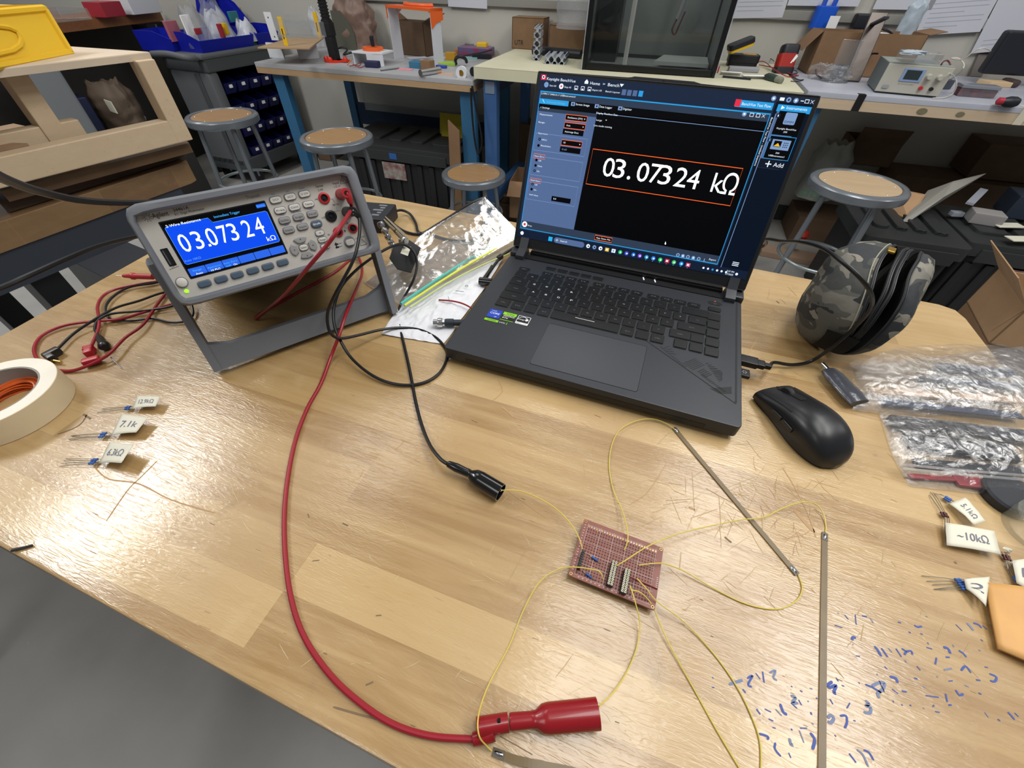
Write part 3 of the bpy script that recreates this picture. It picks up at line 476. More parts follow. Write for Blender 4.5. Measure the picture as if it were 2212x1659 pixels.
for yc, s1, s2 in ((Zs(1920, 405)[1], 'Keysight BenchVue', 'DMM'), (Zs(1850, 570)[1], 'DMM', 'USBInstrument1')):
    RU(xs0, yc - .0125, xs1, yc + .0125, e_dk, .0004); b.text(s1, (xs0 + xs1) / 2 - .00065 * len(s1), yc - .0065, (xs0 + xs1) / 2 + .00065 * len(s1), .0018, e_w, .0006); b.text(s2, (xs0 + xs1) / 2 - .00065 * len(s2), yc - .0098, (xs0 + xs1) / 2 + .00065 * len(s2), .0018, e_w, .0006)
    if s1 == 'DMM': RU(xs0 + .004, yc - .002, xs1 - .004, yc + .009, e_lb, .0005); RU(xs0 + .0065, yc + .001, xs0 + .015, yc + .0075, e_dk, .0006); b.flat([(xs0 + .007, yc + .0015), (xs0 + .0145, yc + .0015), (xs0 + .011, yc + .0052)], .0007, e_ye); b.tube([(xs0, yc - .0125, .0005), (xs1, yc - .0125, .0005), (xs1, yc + .0125, .0005), (xs0, yc + .0125, .0005)], .0004, e_cy, 4, True, 1)
    if s1 == 'DMM':
        for i in range(9): b.flat(ring(.0007, 6, xs0 + .018 + i % 3 * .002, yc + .0015 + i // 3 * .0022), .0006, e_nv)
    if s1 != 'DMM': b.flat(rrect(xs0 + .008, yc - .001, xs1 - .008, yc + .0115, .0015), .0005, e_lb); b.text('DMM', xs0 + .0095, yc + .0005, xs1 - .0095, .0024, e_nv, .0006)
for s_, x_, y_ in (('1', 1835, 348), ('2', 1778, 512)): a = Zs(x_, y_); RU(a[0] - .0022, a[1] - .0022, a[0] + .0022, a[1] + .0022, e_nv, .00045); b.text(s_, a[0] - .0005, a[1] - .001, a[0] + .0006, .002, e_w, .0006)
a = Zs(1800, 680); RU(x1 + .0064, a[1] - .0052, .339, a[1] + .0052, em('ui_add', '#131c2c', .8), .0004); Tx('Add', 1797, 697, 1866, 702, 4.6); a = Zs(1768, 677); RU(a[0] - .0035, a[1] - .0006, a[0] + .0035, a[1] + .0006, e_w, .0006); RU(a[0] - .0006, a[1] - .0035, a[0] + .0006, a[1] + .0035, e_w, .0006)
vv, ff, g0, g1 = glyphs('BenchVue Test Flow - Untitled Sequence')                                  # the vertical line of lettering
ya = Zs(1790, 360)[1]; yb = Zs(1675, 690)[1]; kk = (ya - yb) / (g1 - g0); b.add([(x1 + .0022 + p[1] * .0030, ya - (p[0] - g0) * kk, .0005) for p in vv], ff, e_w)
a = Zs(88, 1148); b.flat(ring(.0028, 14, *a), .0004, e_w); a = Zs(642, 1188); c = .013; RU(a[0] - c, a[1] - .0032, a[0] + c, a[1] + .0032, e_dk, .0003); b.tube([(a[0] - c, a[1] - .0032, .0004), (a[0] + c, a[1] - .0032, .0004), (a[0] + c, a[1] + .0032, .0004), (a[0] - c, a[1] + .0032, .0004)], .0006, e_or, 4, True, 1); b.text('App State File', a[0] - c + .002, a[1] - .001, a[0] + c - .002, .0021, e_w, .0005)
RU(0, 0, .3447, .0112, em('taskbar', '#16243c', .8), .0002)
yk = .0052; a = Zs(282, 1186); RU(a[0] - .0032, yk - .0032, a[0] + .0032, yk + .0032, em('ui_sky', '#29b6f0', 1), .0005)
a = Zs(305, 1194); c = Zs(514, 1225); b.flat(rrect(a[0], yk - .0042, c[0], yk + .0042, .0042), .0004, e_sl); b.text('Search', a[0] + .0105, yk - .0011, a[0] + .0215, .0024, e_w, .0006); b.tube([(a[0] + .005 + .0013 * math.cos(t), yk + .0013 * math.sin(t), .0006) for t in (0, 1.5, 3, 4.5)], .0003, e_w, 4, True, 3)
cols = [e_w, e_lb, e_w, e_ye, e_w, e_gn, em('ui_indigo', '#4a58d8', 1), em('ui_blue', '#2b7fe8', 1), em('ui_violet', '#7a4fe0', 1), em('ui_edge', '#2aa6d8', 1), em('ui_blue2', '#3a8ff0', 1), em('ui_lime', '#1ed760', 1), e_rd, em('ui_mint', '#4ec870', 1), em('ui_azure', '#1d9bf0', 1), em('ui_rose', '#e0567a', 1)]
for k, (x_, y_) in enumerate([(540, 1232), (582, 1243), (624, 1250), (668, 1260), (712, 1270), (758, 1277), (801, 1286), (848, 1295), (891, 1303), (938, 1310), (984, 1320), (1031, 1330), (1078, 1338), (1125, 1345), (1175, 1355), (1221, 1365)]):
    a = Zs(x_, y_); yy = yk
    if k in (3, 4, 12, 15): RU(a[0] - .0029, yy - .0026, a[0] + .0029, yy + .0026, cols[k], .0005); RU(a[0] - .0015, yy - .0012, a[0] + .0012, yy + .0012, e_w if k != 4 else e_lb, .0006)
    else: b.flat(ring(.0029, 16, a[0], yy), .0005, cols[k]); b.flat(ring(.0012, 10, a[0] + .0004, yy - .0002), .0006, e_w if k > 4 else e_nv)
    if k > 8: RU(a[0] - .0007, .0008, a[0] + .0007, .0014, e_lb, .0005)
for k, (x_, y_) in enumerate([(1156, 1283), (1190, 1290), (1224, 1297), (1261, 1303), (1298, 1309)]): a = Zs(x_, y_); b.flat(ring(.0026, 14, a[0], .0160), .0004, e_lb); b.flat(ring(.0011, 8, a[0], .0160), .0006, e_w if k % 2 else e_nv)
a = Zs(1345, 1322); b.stroke([(a[0] - .002, .0178), (a[0] - .002, .0138), (a[0] + .001, .0138)], .0006, .0005, e_w); Tx('Export', 1362, 1333, 1410, 1338, 2.2)
for k in range(6): a = Zs(1325 + k * 33, 1388); b.flat(ring(.0015, 8, a[0], yk), .0005, e_w if k != 2 else e_cy)
b.text('7:37 PM', .3175, yk + .0007, .3275, .0023, e_w, .0006); b.text('5/7/2025', .3170, yk - .0032, .3275, .0023, e_w, .0006); b.flat(ring(.0018, 12, .3315, yk), .0005, e_w)
a = Zs(1544, 1360)
for k in (-1, 0, 1): RU(a[0] - .0042, a[1] - .0004 + k * .0021, a[0] + .0042, a[1] + .0005 + k * .0021, e_w, .0006)
a = Zs(1068, 1218); b.flat([(a[0] - .0014, a[1] - .0012), (a[0] + .0004, a[1] - .0022), (a[0] + .0008, a[1] - .0002), (a[0] - .001, a[1] + .0026)], .0005, e_w)
b.build('screen', lid, 0)
# ---- things plugged into the laptop
b = B(blk); o = DM @ Vector((.354, .1222, -.009)); dirr = (at(1655, 778, .012) - at(1606, 764, .015)).normalized()
X = frame(o, Vector((1, -.02, 0))); usb = thing('usb_cable', 'black usb cable plugged in the laptop right side, looping over the camouflage pouch', 'cable', tuple(o))
B(blk, X).box((0, -.0078, -.0042), (.022, .0078, .0042), r=.0018).box((.020, -.0060, -.0034), (.030, .0060, .0034), r=.0014).box((.029, -.0032, -.0030), (.0375, .0032, .0030), r=.001).build('plug', usb)
q_ = Vector((.354, .1222, .02))
usb_pts = [X @ Vector((.036, 0, 0)), at(1672, 783, .010), at(1712, 788, .006), at(1752, 780, .008), at(1800, 748, .040), at(1850, 704, .075), at(1880, 668, .108), at(1882, 636, .135), at(1858, 600, .152), at(1815, 562, .158), at(1775, 535, .152), at(1730, 523, .135), at(1690, 521, .105), at(1655, 517, .09), Vector((.375, .365, .06)), Vector((.32, .375, .02)), Vector((.25, .36, .003)), Vector((.12, .35, .003)), Vector((.02, .37, .003)), Vector((-.05, .34, .003))]
B(mat('cable_black', '#111114', .4)).tube(usb_pts, .0022, seg=10).build('cord', usb)
cab = mat('cable_black'); jack = thing('usb_dongle', 'tiny black usb receiver in the laptop side beside the mouse', 'receiver', tuple(DM @ Vector((.354, .0975, -.009))))
X2 = frame(DM @ Vector((.3535, .0975, -.009)), (1, 0, 0)); B(blk, X2).box((0, -.0068, -.0026), (.0125, .0068, .0026), r=.0012).build('receiver_shell', jack)
b = B(mat('dongle_mark', '#9a9ca0', .4), X2)
for i in range(6): a = i * PI / 3; b.flat(ring(.0007, 6, .006 + .0021 * math.cos(a), .0021 * math.sin(a)), .0027)
b.build('marking', jack, 0)

# ================================================================ bench multimeter
mo = Vector((-.22437, -.10481, .12965))
MR = (Matrix.Rotation(1.00147, 3, 'Z') @ Matrix.Rotation(1.20276, 3, 'X') @ Matrix.Rotation(-.00525, 3, 'Z')).to_4x4()
MM = T(mo) @ MR                                    # panel frame: x right, y up, z out of the face, origin display lower left
dmm = thing('bench_multimeter', 'grey bench multimeter with lit blue display propped up on its handle', 'multimeter', (-.22, .05, 0))
gry = mat('meter_rubber', '#6d7076', .55, bump=.05, bscale=700); pan = mat('meter_panel', '#b9b5ae', .45); dgr = mat('meter_case', '#4b4e54', .5)
b = B(gry, MM)
outer = [(-.0145, -.0255), (.193, -.0255), (.1975, -.022), (.1995, -.012), (.1995, .062), (.1965, .0705), (.190, .0735), (-.012, .0735), (-.0185, .0705), (-.0215, .062), (-.0215, -.012), (-.019, -.022)]
inner = rrect(-.0160, -.0182, .1880, .0645, .005, 3)
# bumper: ring between outer and inner outlines, built by layers
def loop(cx, cy, pts, n=64):
    P = []; L = [0]
    for i in range(len(pts)): L.append(L[-1] + math.dist(pts[i], pts[(i + 1) % len(pts)]))
    out = []
    for k in range(n):
        a = 2 * PI * k / n; dx, dy = math.cos(a) * 1.0, math.sin(a) * .45; best = None
        for i in range(len(pts)):
            x1_, y1_ = pts[i]; x2_, y2_ = pts[(i + 1) % len(pts)]; ex, ey = x2_ - x1_, y2_ - y1_; den = dx * ey - dy * ex
            if abs(den) < 1e-12: continue
            t_ = ((x1_ - cx) * ey - (y1_ - cy) * ex) / den; s_ = ((x1_ - cx) * dy - (y1_ - cy) * dx) / den
            if t_ > 0 and -1e-9 <= s_ <= 1 + 1e-9 and (best is None or t_ > best): best = t_
        out.append((cx + dx * best, cy + dy * best))
    return out
N_ = 96; c0 = (.089, .023)
lo_ = loop(*c0, outer, N_); li_ = loop(*c0, inner, N_)
def lerp2(a, b_, t_): return (a[0] + (b_[0] - a[0]) * t_, a[1] + (b_[1] - a[1]) * t_)
lay = [[(x, y, -.003) for x, y in li_], [(x, y, .0085) for x, y in li_], [(*lerp2(p, o, .22), .0105) for p, o in zip(li_, lo_)], [(*lerp2(p, o, .72), .0105) for p, o in zip(li_, lo_)], [(*lerp2(p, o, .96), .0085) for p, o in zip(li_, lo_)], [(*o, .004) for o in lo_], [(*o, -.030) for o in lo_], [(*lerp2(p, o, .86), -.033) for p, o in zip(li_, lo_)]]
vs = [p for l in lay for p in l]
b.add(vs, [(i * N_ + k, i * N_ + (k + 1) % N_, (i + 1) * N_ + (k + 1) % N_, (i + 1) * N_ + k) for i in range(len(lay) - 1) for k in range(N_)])
b.build('bumper', dmm, 40)
B(dgr, MM).prism(rrect(-.0175, -.0205, .1955, .0685, .004), -.285, -.030).build('case', dmm, 30)
B(gry, MM).prism(outer, -.300, -.262, r=0).build('rear_bumper', dmm, 30)
B(pan, MM).prism(inner, -.008, 0).build('front_panel', dmm, 30)
# markings
tx = mat('print_dark', '#14141c', .5); tx2 = mat('print_blue', '#5a64a8', .5); tx3 = mat('print_grey', '#77767c', .5)
b = B(tx, MM)
def onp(px, py):
    iv = MM.inverted(); v = iv.to_3x3() @ ray(px, py); o = iv @ CAM; k = -o.z / v.z; return o.x + v.x * k, o.y + v.y * k
def Zm(x, y): return onp(240 + x / 3.3515, 340 + y / 3.3515)
def Z2(x, y): return onp(540 + x / 7.373, 370 + y / 7.373)
def MT(s_, x_, y_, x2, y2, h_, m_=None, f_=Zm): a = f_(x_, y_); c = f_(x2, y2); b.text(s_, a[0], (a[1] + c[1]) / 2, c[0], h_ / 1000, m_ or tx, .0003)
MT('Agilent', 305, 440, 424, 420, 4.2); MT('34461A', 455, 395, 566, 372, 2.8); MT('6½ Digit Multimeter', 462, 418, 682, 382, 2.2); MT('Truevolt', 982, 303, 1082, 288, 3.6, tx3)
a = Zm(262, 434)
for i in range(10): t_ = i * PI / 5; b.stroke([(a[0] + .0014 * math.cos(t_), a[1] + .0014 * math.sin(t_)), (a[0] + .0042 * math.cos(t_), a[1] + .0042 * math.sin(t_))], .0006, .0003, tx)
MT('Sense', 1050, 262, 1170, 245, 2.6, f_=Z2); MT('Ω 4W', 1088, 318, 1172, 302, 2.0, f_=Z2); MT('Input', 1325, 215, 1422, 195, 2.6, f_=Z2); MT('V Ω ⊣⊢', 1340, 268, 1448, 245, 2.0, f_=Z2)
MT('HI', 1042, 462, 1082, 455, 1.8, f_=Z2); MT('LO', 1150, 755, 1198, 745, 1.8, f_=Z2); MT('200 Vpk', 1320, 552, 1415, 530, 1.8, f_=Z2); MT('Local', 1062, 928, 1128, 915, 1.6, tx3, Z2); MT('I', 1508, 965, 1524, 962, 2.2, f_=Z2); MT('3A', 1240, 1028, 1275, 1015, 1.8, f_=Z2); MT('1000', 1618, 470, 1650, 462, 1.5, f_=Z2); MT('VDC', 1625, 505, 1655, 498, 1.5, f_=Z2)
MT('Front', 1392, 1168, 1462, 1150, 1.6, f_=Z2); MT('Rear', 1418, 1210, 1470, 1198, 1.6, f_=Z2); MT('CAT II (300V)', 1680, 1085, 1832, 1040, 1.3, f_=Z2)
for pl in ([(1280, 440), (1318, 440), (1348, 500)], [(1378, 565), (1388, 630)], [(1340, 640), (1455, 622)], [(1625, 540), (1632, 580)], [(1560, 900), (1510, 905), (1490, 860)], [(1465, 850), (1478, 900), (1450, 920)]): b.stroke([Z2(*p) for p in pl], .0004, .0003)
for pl, w_ in (((1350, 1175, 1382, 1150), 0), ((1365, 1222, 1400, 1210), 0)): a = Z2(pl[0], pl[1]); b.flat([(a[0], a[1] - .0006), (a[0] + .004, a[1] - .0006), (a[0] + .004, a[1] + .001), (a[0] + .0026, a[1] + .001), (a[0] + .0026, a[1] + .0024), (a[0] + .001, a[1] + .0024), (a[0] + .001, a[1] + .001), (a[0], a[1] + .001)], .0003)
for x_, y_, s_ in ((1480, 140, .0043), (1795, 1128, .0040), (1508, 805, .003)):
    a = Z2(x_, y_); tri = [(a[0] - s_, a[1] - s_ * .8), (a[0] + s_, a[1] - s_ * .8), (a[0], a[1] + s_)]; b.tube([(p[0], p[1], .0003) for p in tri], .00035, tx, 4, True, 1); b.stroke([(a[0] + .0002, a[1] + s_ * .35), (a[0] - .0003, a[1] - s_ * .45)], .0007, .0004, tx)
for x_, y_, x2, y2, s_ in ((345, 385, 402, 372, 'DCI'), (578, 340, 628, 330, 'ACI'), (792, 292, 872, 280, 'Ω 4W'), (655, 500, 690, 492, '▸|'), (655, 665, 822, 640, 'Auto Range'), (480, 705, 552, 695, 'Math'), (925, 612, 1000, 600, 'Digits'), (540, 868, 625, 858, 'Utility'), (765, 812, 838, 802, 'Trigger')): MT(s_, x_, y_, x2, y2, 1.6, tx2, Z2)
for x_, y_ in [(440, 796)]: a = Zm(450, 797); b.stroke([(a[0] - .004, a[1] - .001), (a[0] + .005, a[1])], .0005, .0003); b.stroke([(a[0] - .001, a[1]), (a[0] + .002, a[1] + .0015)], .0004, .0003)
b.build('panel_lettering', dmm, 0)
# display
dblk = em('meter_black', '#05070d', .4); dbl = em('meter_blue', '#0b4df0', 1.05); dbl2 = em('meter_softkey', '#2f6cf2', .95); dwh = em('meter_white', '#f6fbe8', 1.35); dcy = em('meter_cyan', '#46b4ff', 1.1); dli = em('meter_line', '#6ab0ff', .9)
b = B(dblk, MM); b.prism(rrect(-.0012, -.0012, .0962, .0552, .001), -.001, .0002, mat('bezel_black', '#121318', .3)); b.flat([(0, 0), (.095, 0), (.095, .0539), (0, .0539)], .0005)
b.flat(rrect(.0015, .0130, .0935, .0452, .0015), .0007, dbl); b.flat([(.0015, .044), (.0415, .044), (.0395, .0500), (.003, .0500), (.0015, .0488)], .0007, dbl)
b.stroke([(.0015, .0145), (.0015, .0485), (.003, .0500), (.0395, .0500), (.0418, .0452), (.0920, .0452), (.0935, .0438), (.0935, .0145), (.092, .0130), (.003, .0130), (.0015, .0145)], .0004, .0008, dli)
for k in range(6): b.flat(rrect(.0008 + k * .0157, .0012, .0160 + k * .0157, .0088, .0006), .0007, dbl2)
def Dt(s_, x_, y_, x2, y2, h_, m_=dwh): a = Zm(x_, y_); c = Zm(x2, y2); b.text(s_, a[0], (a[1] + c[1]) / 2, c[0], h_ / 1000, m_, .0009)
Dt('2 Wire Resistance', 400, 508, 653, 460, 2.4); Dt('Immediate Trigger', 748, 440, 935, 402, 2.3, dcy); a = Zm(1083, 350); b.flat(rrect(a[0] - .0045, a[1] - .0018, a[0] + .0045, a[1] + .0018, .0005), .0008, dbl2); b.text('Remote', a[0] - .0038, a[1] - .0008, a[0] + .0038, .0018, dcy, .0009)
for ch, x_, y_, w_ in (('0', 558, 668, .0084), ('3', 652, 645, .0080), ('.', 714, 632, 0), ('0', 752, 622, .0084), ('7', 836, 598, .0078), ('3', 906, 586, .0080), ('2', 1008, 562, .0080), ('4', 1090, 541, .0086)):
    a = Zm(x_, y_)
    if ch == '.': b.flat([(a[0] - .0011, .0243), (a[0] + .0011, .0243), (a[0] + .0011, .0265), (a[0] - .0011, .0265)], .0009, dwh)
    else: b.text(ch, a[0] - w_ / 2, .0243, a[0] + w_ / 2, .0168, dwh, .0009)
Dt('kΩ', 1135, 608, 1196, 592, 4.6); Dt('Auto 10KΩ', 535, 762, 652, 728, 2.0, dli)
Dt('Range', 596, 828, 656, 812, 1.8, dcy); Dt('Auto', 618, 850, 668, 838, 1.8); Dt('Aperture', 700, 806, 795, 784, 1.8, dcy); Dt('10 PLC', 728, 824, 796, 808, 1.8); Dt('Auto Zero', 815, 775, 915, 752, 1.8, dcy); Dt('Off', 838, 795, 872, 786, 1.8, dcy); Dt('On', 890, 782, 916, 776, 1.9)
b.build('display', dmm, 0)
# buttons
btl = mat('button_light', '#c9c7c1', .4); btg = mat('button_grey', '#8f8f8f', .45); btd = mat('button_slate', '#4b5c6e', .4); btw = mat('button_text', '#33343c', .5)
def button(c, w_, h_, m_, s_='', r=None, tm=btw, ht=.0026):
    b = B(m_, MM); b.prism(rrect(c[0] - w_ / 2 - .0007, c[1] - h_ / 2 - .0007, c[0] + w_ / 2 + .0007, c[1] + h_ / 2 + .0007, r or h_ * .42), 0, .0003, tx3)
    b.prism(rrect(c[0] - w_ / 2, c[1] - h_ / 2, c[0] + w_ / 2, c[1] + h_ / 2, r or h_ * .42), 0, ht, m_, r=.0009)
    if s_: ww = min(w_ * .36, .0009 * len(s_) + .0004); b.text(s_, c[0] - ww, c[1] - .0008, c[0] + ww, .0019, tm, ht + .0001)
    return b.build('button', dmm, 40)
for k in range(6): button((.0080 + k * .01572, -.0087), .0115, .0058, btd)
for s_, x_, y_, m_ in (('DCV', .1066, .0534, btl), ('ACV', .1217, .0534, btl), ('Ω 2W', .1370, .0534, btl), ('Freq', .1066, .0427, btl), ('Cont', .1217, .0427, btl), ('Temp', .1370, .0427, btl), ('Run/Stop', .1066, .0322, btg), ('Single', .1217, .0322, btg), ('Null', .1370, .0322, btg), ('Display', .1066, .0218, btg), ('Acquire', .1217, .0218, btg)): button((x_, y_), .0112, .0060, m_, s_)
button((.1372, .0214), .0116, .0070, btd, 'Shift', .0034, mat('print_white'))
for s_, y_ in (('+', .0113), ('Range', .0037), ('-', -.0040)): button((.1368, y_), .0094, .0052, btl, s_)
cx_, cy_ = .1139, .0008; button((cx_, cy_), .0092, .0062, btl, 'Select', .0029)
for a0 in (0, 90, 180, 270):
    b = B(btg, MM); ri, ro = .0066, .0118; A = [math.radians(a0 + d_) for d_ in (-33, -17, 0, 17, 33)]
    pts = [(cx_ + (ro + (.0014 if i in (1, 2, 3) else 0)) * math.cos(t_) * 1.12, cy_ + ro * math.sin(t_)) for i, t_ in enumerate(A)] + [(cx_ + ri * math.cos(t_) * 1.15, cy_ + ri * math.sin(t_)) for t_ in A[::-1]]
    b.prism(pts, 0, .0024, r=.0008); t_ = math.radians(a0); px_c = (cx_ + .0095 * math.cos(t_) * 1.1, cy_ + .0093 * math.sin(t_)); s_ = .0009
    b.flat([(px_c[0] + s_ * math.cos(t_ + k * 2 * PI / 3), px_c[1] + s_ * math.sin(t_ + k * 2 * PI / 3)) for k in range(3)], .0026, tx); b.build('arrow_button', dmm, 40)
b = B(mat('button_power', '#cfccc4', .35), MM @ T((-.0093, -.0018, 0))); b.lathe([(.0054, 0), (.0054, .0002)], tx3, seg=20); b.lathe([(.0046, 0), (.0046, .0022), (.0038, .0029), (.0001, .0030)], seg=24); b.build('power_button', dmm, 40)
b = B(em('meter_led', '#8cff1e', 2.2), MM @ T((-.0097, -.0110, 0))); b.lathe([(.0019, 0), (.0017, .0007), (.0001, .0010)], seg=16); b.build('power_light', dmm, 40)
b = B(mat('bezel_black'), MM); b.prism(rrect(-.0115, .0150, -.0052, .0320, .0006), 0, .0004); b.flat([(-.0103, .0165), (-.0064, .0165), (-.0064, .0305), (-.0103, .0305)], .0006, vents); b.flat([(-.0103, .0165), (-.0092, .0165), (-.0092, .0305), (-.0103, .0305)], .0008, mat('port_metal', '#8d8f94', .3, .9)); b.build('usb_port', dmm, 0)
b = B(btl, MM); b.lathe([(.0068, 0), (.0068, .0006)], tx3, T((.1657, -.0062, 0)), 20); b.prism(rrect(.1606, -.0100, .1708, -.0030, .003), 0, .0045, r=.001); b.build('front_rear_switch', dmm, 40)
redp = mat('jack_red', '#b3232b', .4); blkp = mat('jack_black', '#17171a', .4)
for x_, y_, m_, r_ in ((.1559, .0454, redp, .0062), (.1755, .0454, redp, .0062), (.1559, .0258, blkp, .0064), (.1755, .0258, blkp, .0064), (.1752, .0076, redp, .0056), (.1570, .0076, redp, .0056)):
    b = B(m_, MM @ T((x_, y_, 0))); b.lathe([(r_, 0), (r_, .0014), (r_ - .0008, .0020), (.0040, .0020), (.0038, .0004), (.0002, .0004)], seg=24); b.lathe([(.0038, .0005), (.0001, .0006)], vents, seg=16); b.lathe([(.0012, .0006), (.0012, .0014), (.0001, .0014)], blkp, seg=10)
    b.build('input_jack', dmm, 40)
# handle
hy = MM @ Vector((0, .012, -.052)); U = (MR @ Vector((1, 0, 0))).normalized()
f0 = at(470, 806, .0); f1 = at(858, 680, .0)
def hx(u, side):                                    # point of the handle frame: along u, 0 = pivot .. 1 = foot
    piv = MM @ Vector((u, .012, -.052)); foot = f0 + (f1 - f0) * ((u + .031) / .245); foot.z = .006; return piv, foot
b = B(gry); hw = .010
for u in (-.0275, .2085):
    piv, foot = hx(u, 0); dn = (foot - piv).normalized(); wdir = dn.cross(U).normalized()
    X = Matrix((dn, wdir, dn.cross(wdir))).transposed().to_4x4(); X.translation = piv; L = (foot - piv).length
    prof = [(-.014, -.008), (-.014, .008), (-.008, .015), (.02, .015), (L - .036, .011), (L - .028, .011), (L, .011), (L, -.005), (L - .004, -.009), (.02, -.010), (-.008, -.014)]
    b.prism(prof, -.0042, .0042, M=X, r=.001); b.cyl(piv - U * .006, piv + U * .006, .0115, m=gry, seg=20)
pl, fl = hx(-.0317, 0); pr_, fr = hx(.2127, 0); dn = (fl - pl).normalized(); wdir = dn.cross(U).normalized()
X = Matrix((U, dn, U.cross(dn))).transposed().to_4x4(); X.translation = fl; LB = (fr - fl).length; sgn = 1 if (U.cross(dn)).dot(wdir) > 0 else -1
b.prism([(0, 0), (LB, 0), (LB, -.040), (LB - .010, -.033), (LB - .030, -.027), (.030, -.027), (.010, -.033), (0, -.040)][::-1], *sorted((sgn * -.004, sgn * .010)), M=X, r=0)
b.build('handle', dmm, 30)
# ================================================================ test leads
redc = mat('lead_red', '#8e1826', .38); redb = mat('boot_red', '#850f18', .3, coat=.3); blkb = mat('boot_black', '#0b0b0c', .22, coat=.4); met = mat('bright_metal', '#d5d6d8', .22, 1); brass = mat('brass', '#c8a04a', .3, 1)
def pmm(x, y, z): return MM @ Vector((x, y, z))
rl = thing('red_test_lead', 'long red test lead from meter input to red alligator clip at the table front', 'test lead', tuple(pmm(.1755, .0454, .003)))
b = B(mat('plug_red', '#a8262f', .35)); p0 = pmm(.1755, .0454, .002); p1 = pmm(.1755, .0454, .020); b.cyl(p0, p1, .0058, .0052); b.tube([p1 + (p1 - p0) * .02, pmm(.1762, .0445, .0225), pmm(.1772, .0400, .0222), pmm(.1775, .0345, .0205)], .0052, seg=12, rf=lambda t_: 1 - .45 * t_)
b.cyl(pmm(.1755, .0454, .0195), pmm(.1755, .0454, .0262), .0056, .0050, seg=18); b.cyl(pmm(.1755, .0454, .0262), pmm(.1755, .0454, .0266), .0024, m=vents); b.build('banana_plug', rl, 40)
pts = [pmm(.1775, .036, .0208), pmm(.1762, .028, .019), at(735, 490, .171), at(706, 530, .158), at(672, 570, .140), at(640, 608, .112), at(610, 640, .075), at(580, 666, .035), at(560, 682, .012), at(552, 689, .003), at(562, 678, .0025), at(600, 655, .0025), at(650, 628, .0025), at(720, 590, .0025), at(757, 560, .003), at(772, 553, .006), at(781, 574, .012), at(781, 596, .02), at(771, 622, .030), at(747, 680, .040), at(732, 726, .030), at(714, 773, .010), at(693, 829, .003), at(665, 880, .0023), at(640, 945, .0023), at(622, 1030, .0023), at(614, 1120, .0023), at(618, 1220, .0023), at(633, 1310, .0023), at(662, 1385, .0023), at(715, 1460, .0023), at(780, 1520, .0023), at(850, 1565, .0023), at(930, 1590, .0025), at(1022, 1597, .004)]
B(redc).tube(pts, .0021, seg=10, sub=6).build('cord', rl)
# red clip : elbow + boot lying on the table
z1_ = .0075; pe = at(1045, 1578, .007); p2 = at(1098, 1560, .0065); p3 = at(1160, 1555, .0065); p4 = at(1292, 1538, .0085)
b = B(redb); ax = (p4 - p2).normalized()
b.tube([at(1022, 1597, .005), at(1050, 1590, .0055), at(1066, 1582, .006)], .0048, seg=14, rf=lambda t_: .8 + .25 * t_); b.cyl(at(1030, 1572, .0072), at(1098, 1560, .0072), .0060, .0056, seg=18); b.cyl(at(1076, 1557, .0128), at(1080, 1556, .0134), .0013, m=vents); b.build('elbow_plug', rl, 50)
b = B(redb); X = frame(at(1101, 1559, .0072), at(1292, 1541, .0095) - at(1101, 1559, .0072)); L = (at(1292, 1541, .0095) - at(1101, 1559, .0072)).length
def boot(L, r0, r1): return [(r0 * .92, 0), (r0, L * .02), (r0 * .96, L * .24), (r0 * 1.03, L * .30), (r1 * .92, L * .37), (r1, L * .44), (r1 * 1.02, L * .8), (r1 * 1.04, L), (r1 * .9, L), (r1 * .85, L * .6), (.0005, L * .55)]
b.lathe(boot(L, .0050, .0088), M=X @ RY(PI / 2) @ Matrix.Scale(.84, 4, (1, 0, 0)), seg=28); b.build('clip_boot', rl, 50)
b = B(met); e = X @ Vector((L, 0, .001)); b.tube([e - ax * .022, e - ax * .004], .0022, seg=8, sub=1); b.build('clip_jaw', rl)
bl_ = thing('black_test_lead', 'looping black test lead from meter to black alligator clip in table middle', 'test lead', tuple(pmm(.1755, .0258, .003)))
b = B(mat('plug_black', '#19191c', .3)); b.cyl(pmm(.1755, .0258, .002), pmm(.1755, .0258, .0200), .0062, .0055); b.cyl(pmm(.1755, .0258, .020), pmm(.1755, .0258, .0262), .0056, .0050); b.tube([pmm(.1755, .0256, .0225), pmm(.1790, .0225, .0225), pmm(.1815, .018, .0215)], .0046, seg=12, rf=lambda t_: 1 - .4 * t_); b.text('J', -.0012, -.0014, .0012, .003, wht, 0, MM @ T((.1755, .0258, .0264))); b.build('banana_plug', bl_, 40)
pts = [pmm(.1808, .0195, .0218), at(777, 480, .150), at(776, 510, .140), at(766, 555, .125), at(745, 598, .108), at(722, 640, .088), at(708, 675, .065), at(709, 706, .046), at(718, 724, .036), at(738, 731, .028), at(775, 724, .020), at(820, 713, .012), at(862, 708, .006), at(905, 712, .003), at(940, 728, .0023), at(962, 752, .0023), at(965, 775, .0023), at(950, 805, .0023), at(920, 825, .0023), at(880, 832, .003), at(835, 825, .004), at(795, 805, .006), at(758, 772, .012), at(735, 735, .024), at(722, 700, .036), at(722, 662, .048), at(737, 620, .058), at(768, 585, .064), at(805, 556, .068), at(842, 534, .070), at(870, 528, .068), at(893, 543, .060), at(901, 570, .046), at(894, 602, .032), at(880, 630, .018), at(866, 655, .008), at(861, 680, .0023), at(866, 715, .0023), at(873, 745, .0023), at(882, 785, .0023), at(890, 825, .0023), at(898, 868, .0023), at(910, 915, .004), at(928, 960, .008), at(950, 990, .012), at(966, 1002, .0135)]
pts[27:33] = [p for p in pts[27:33]]
B(cab).tube(pts, .0019, seg=10, sub=6).build('cord', bl_)
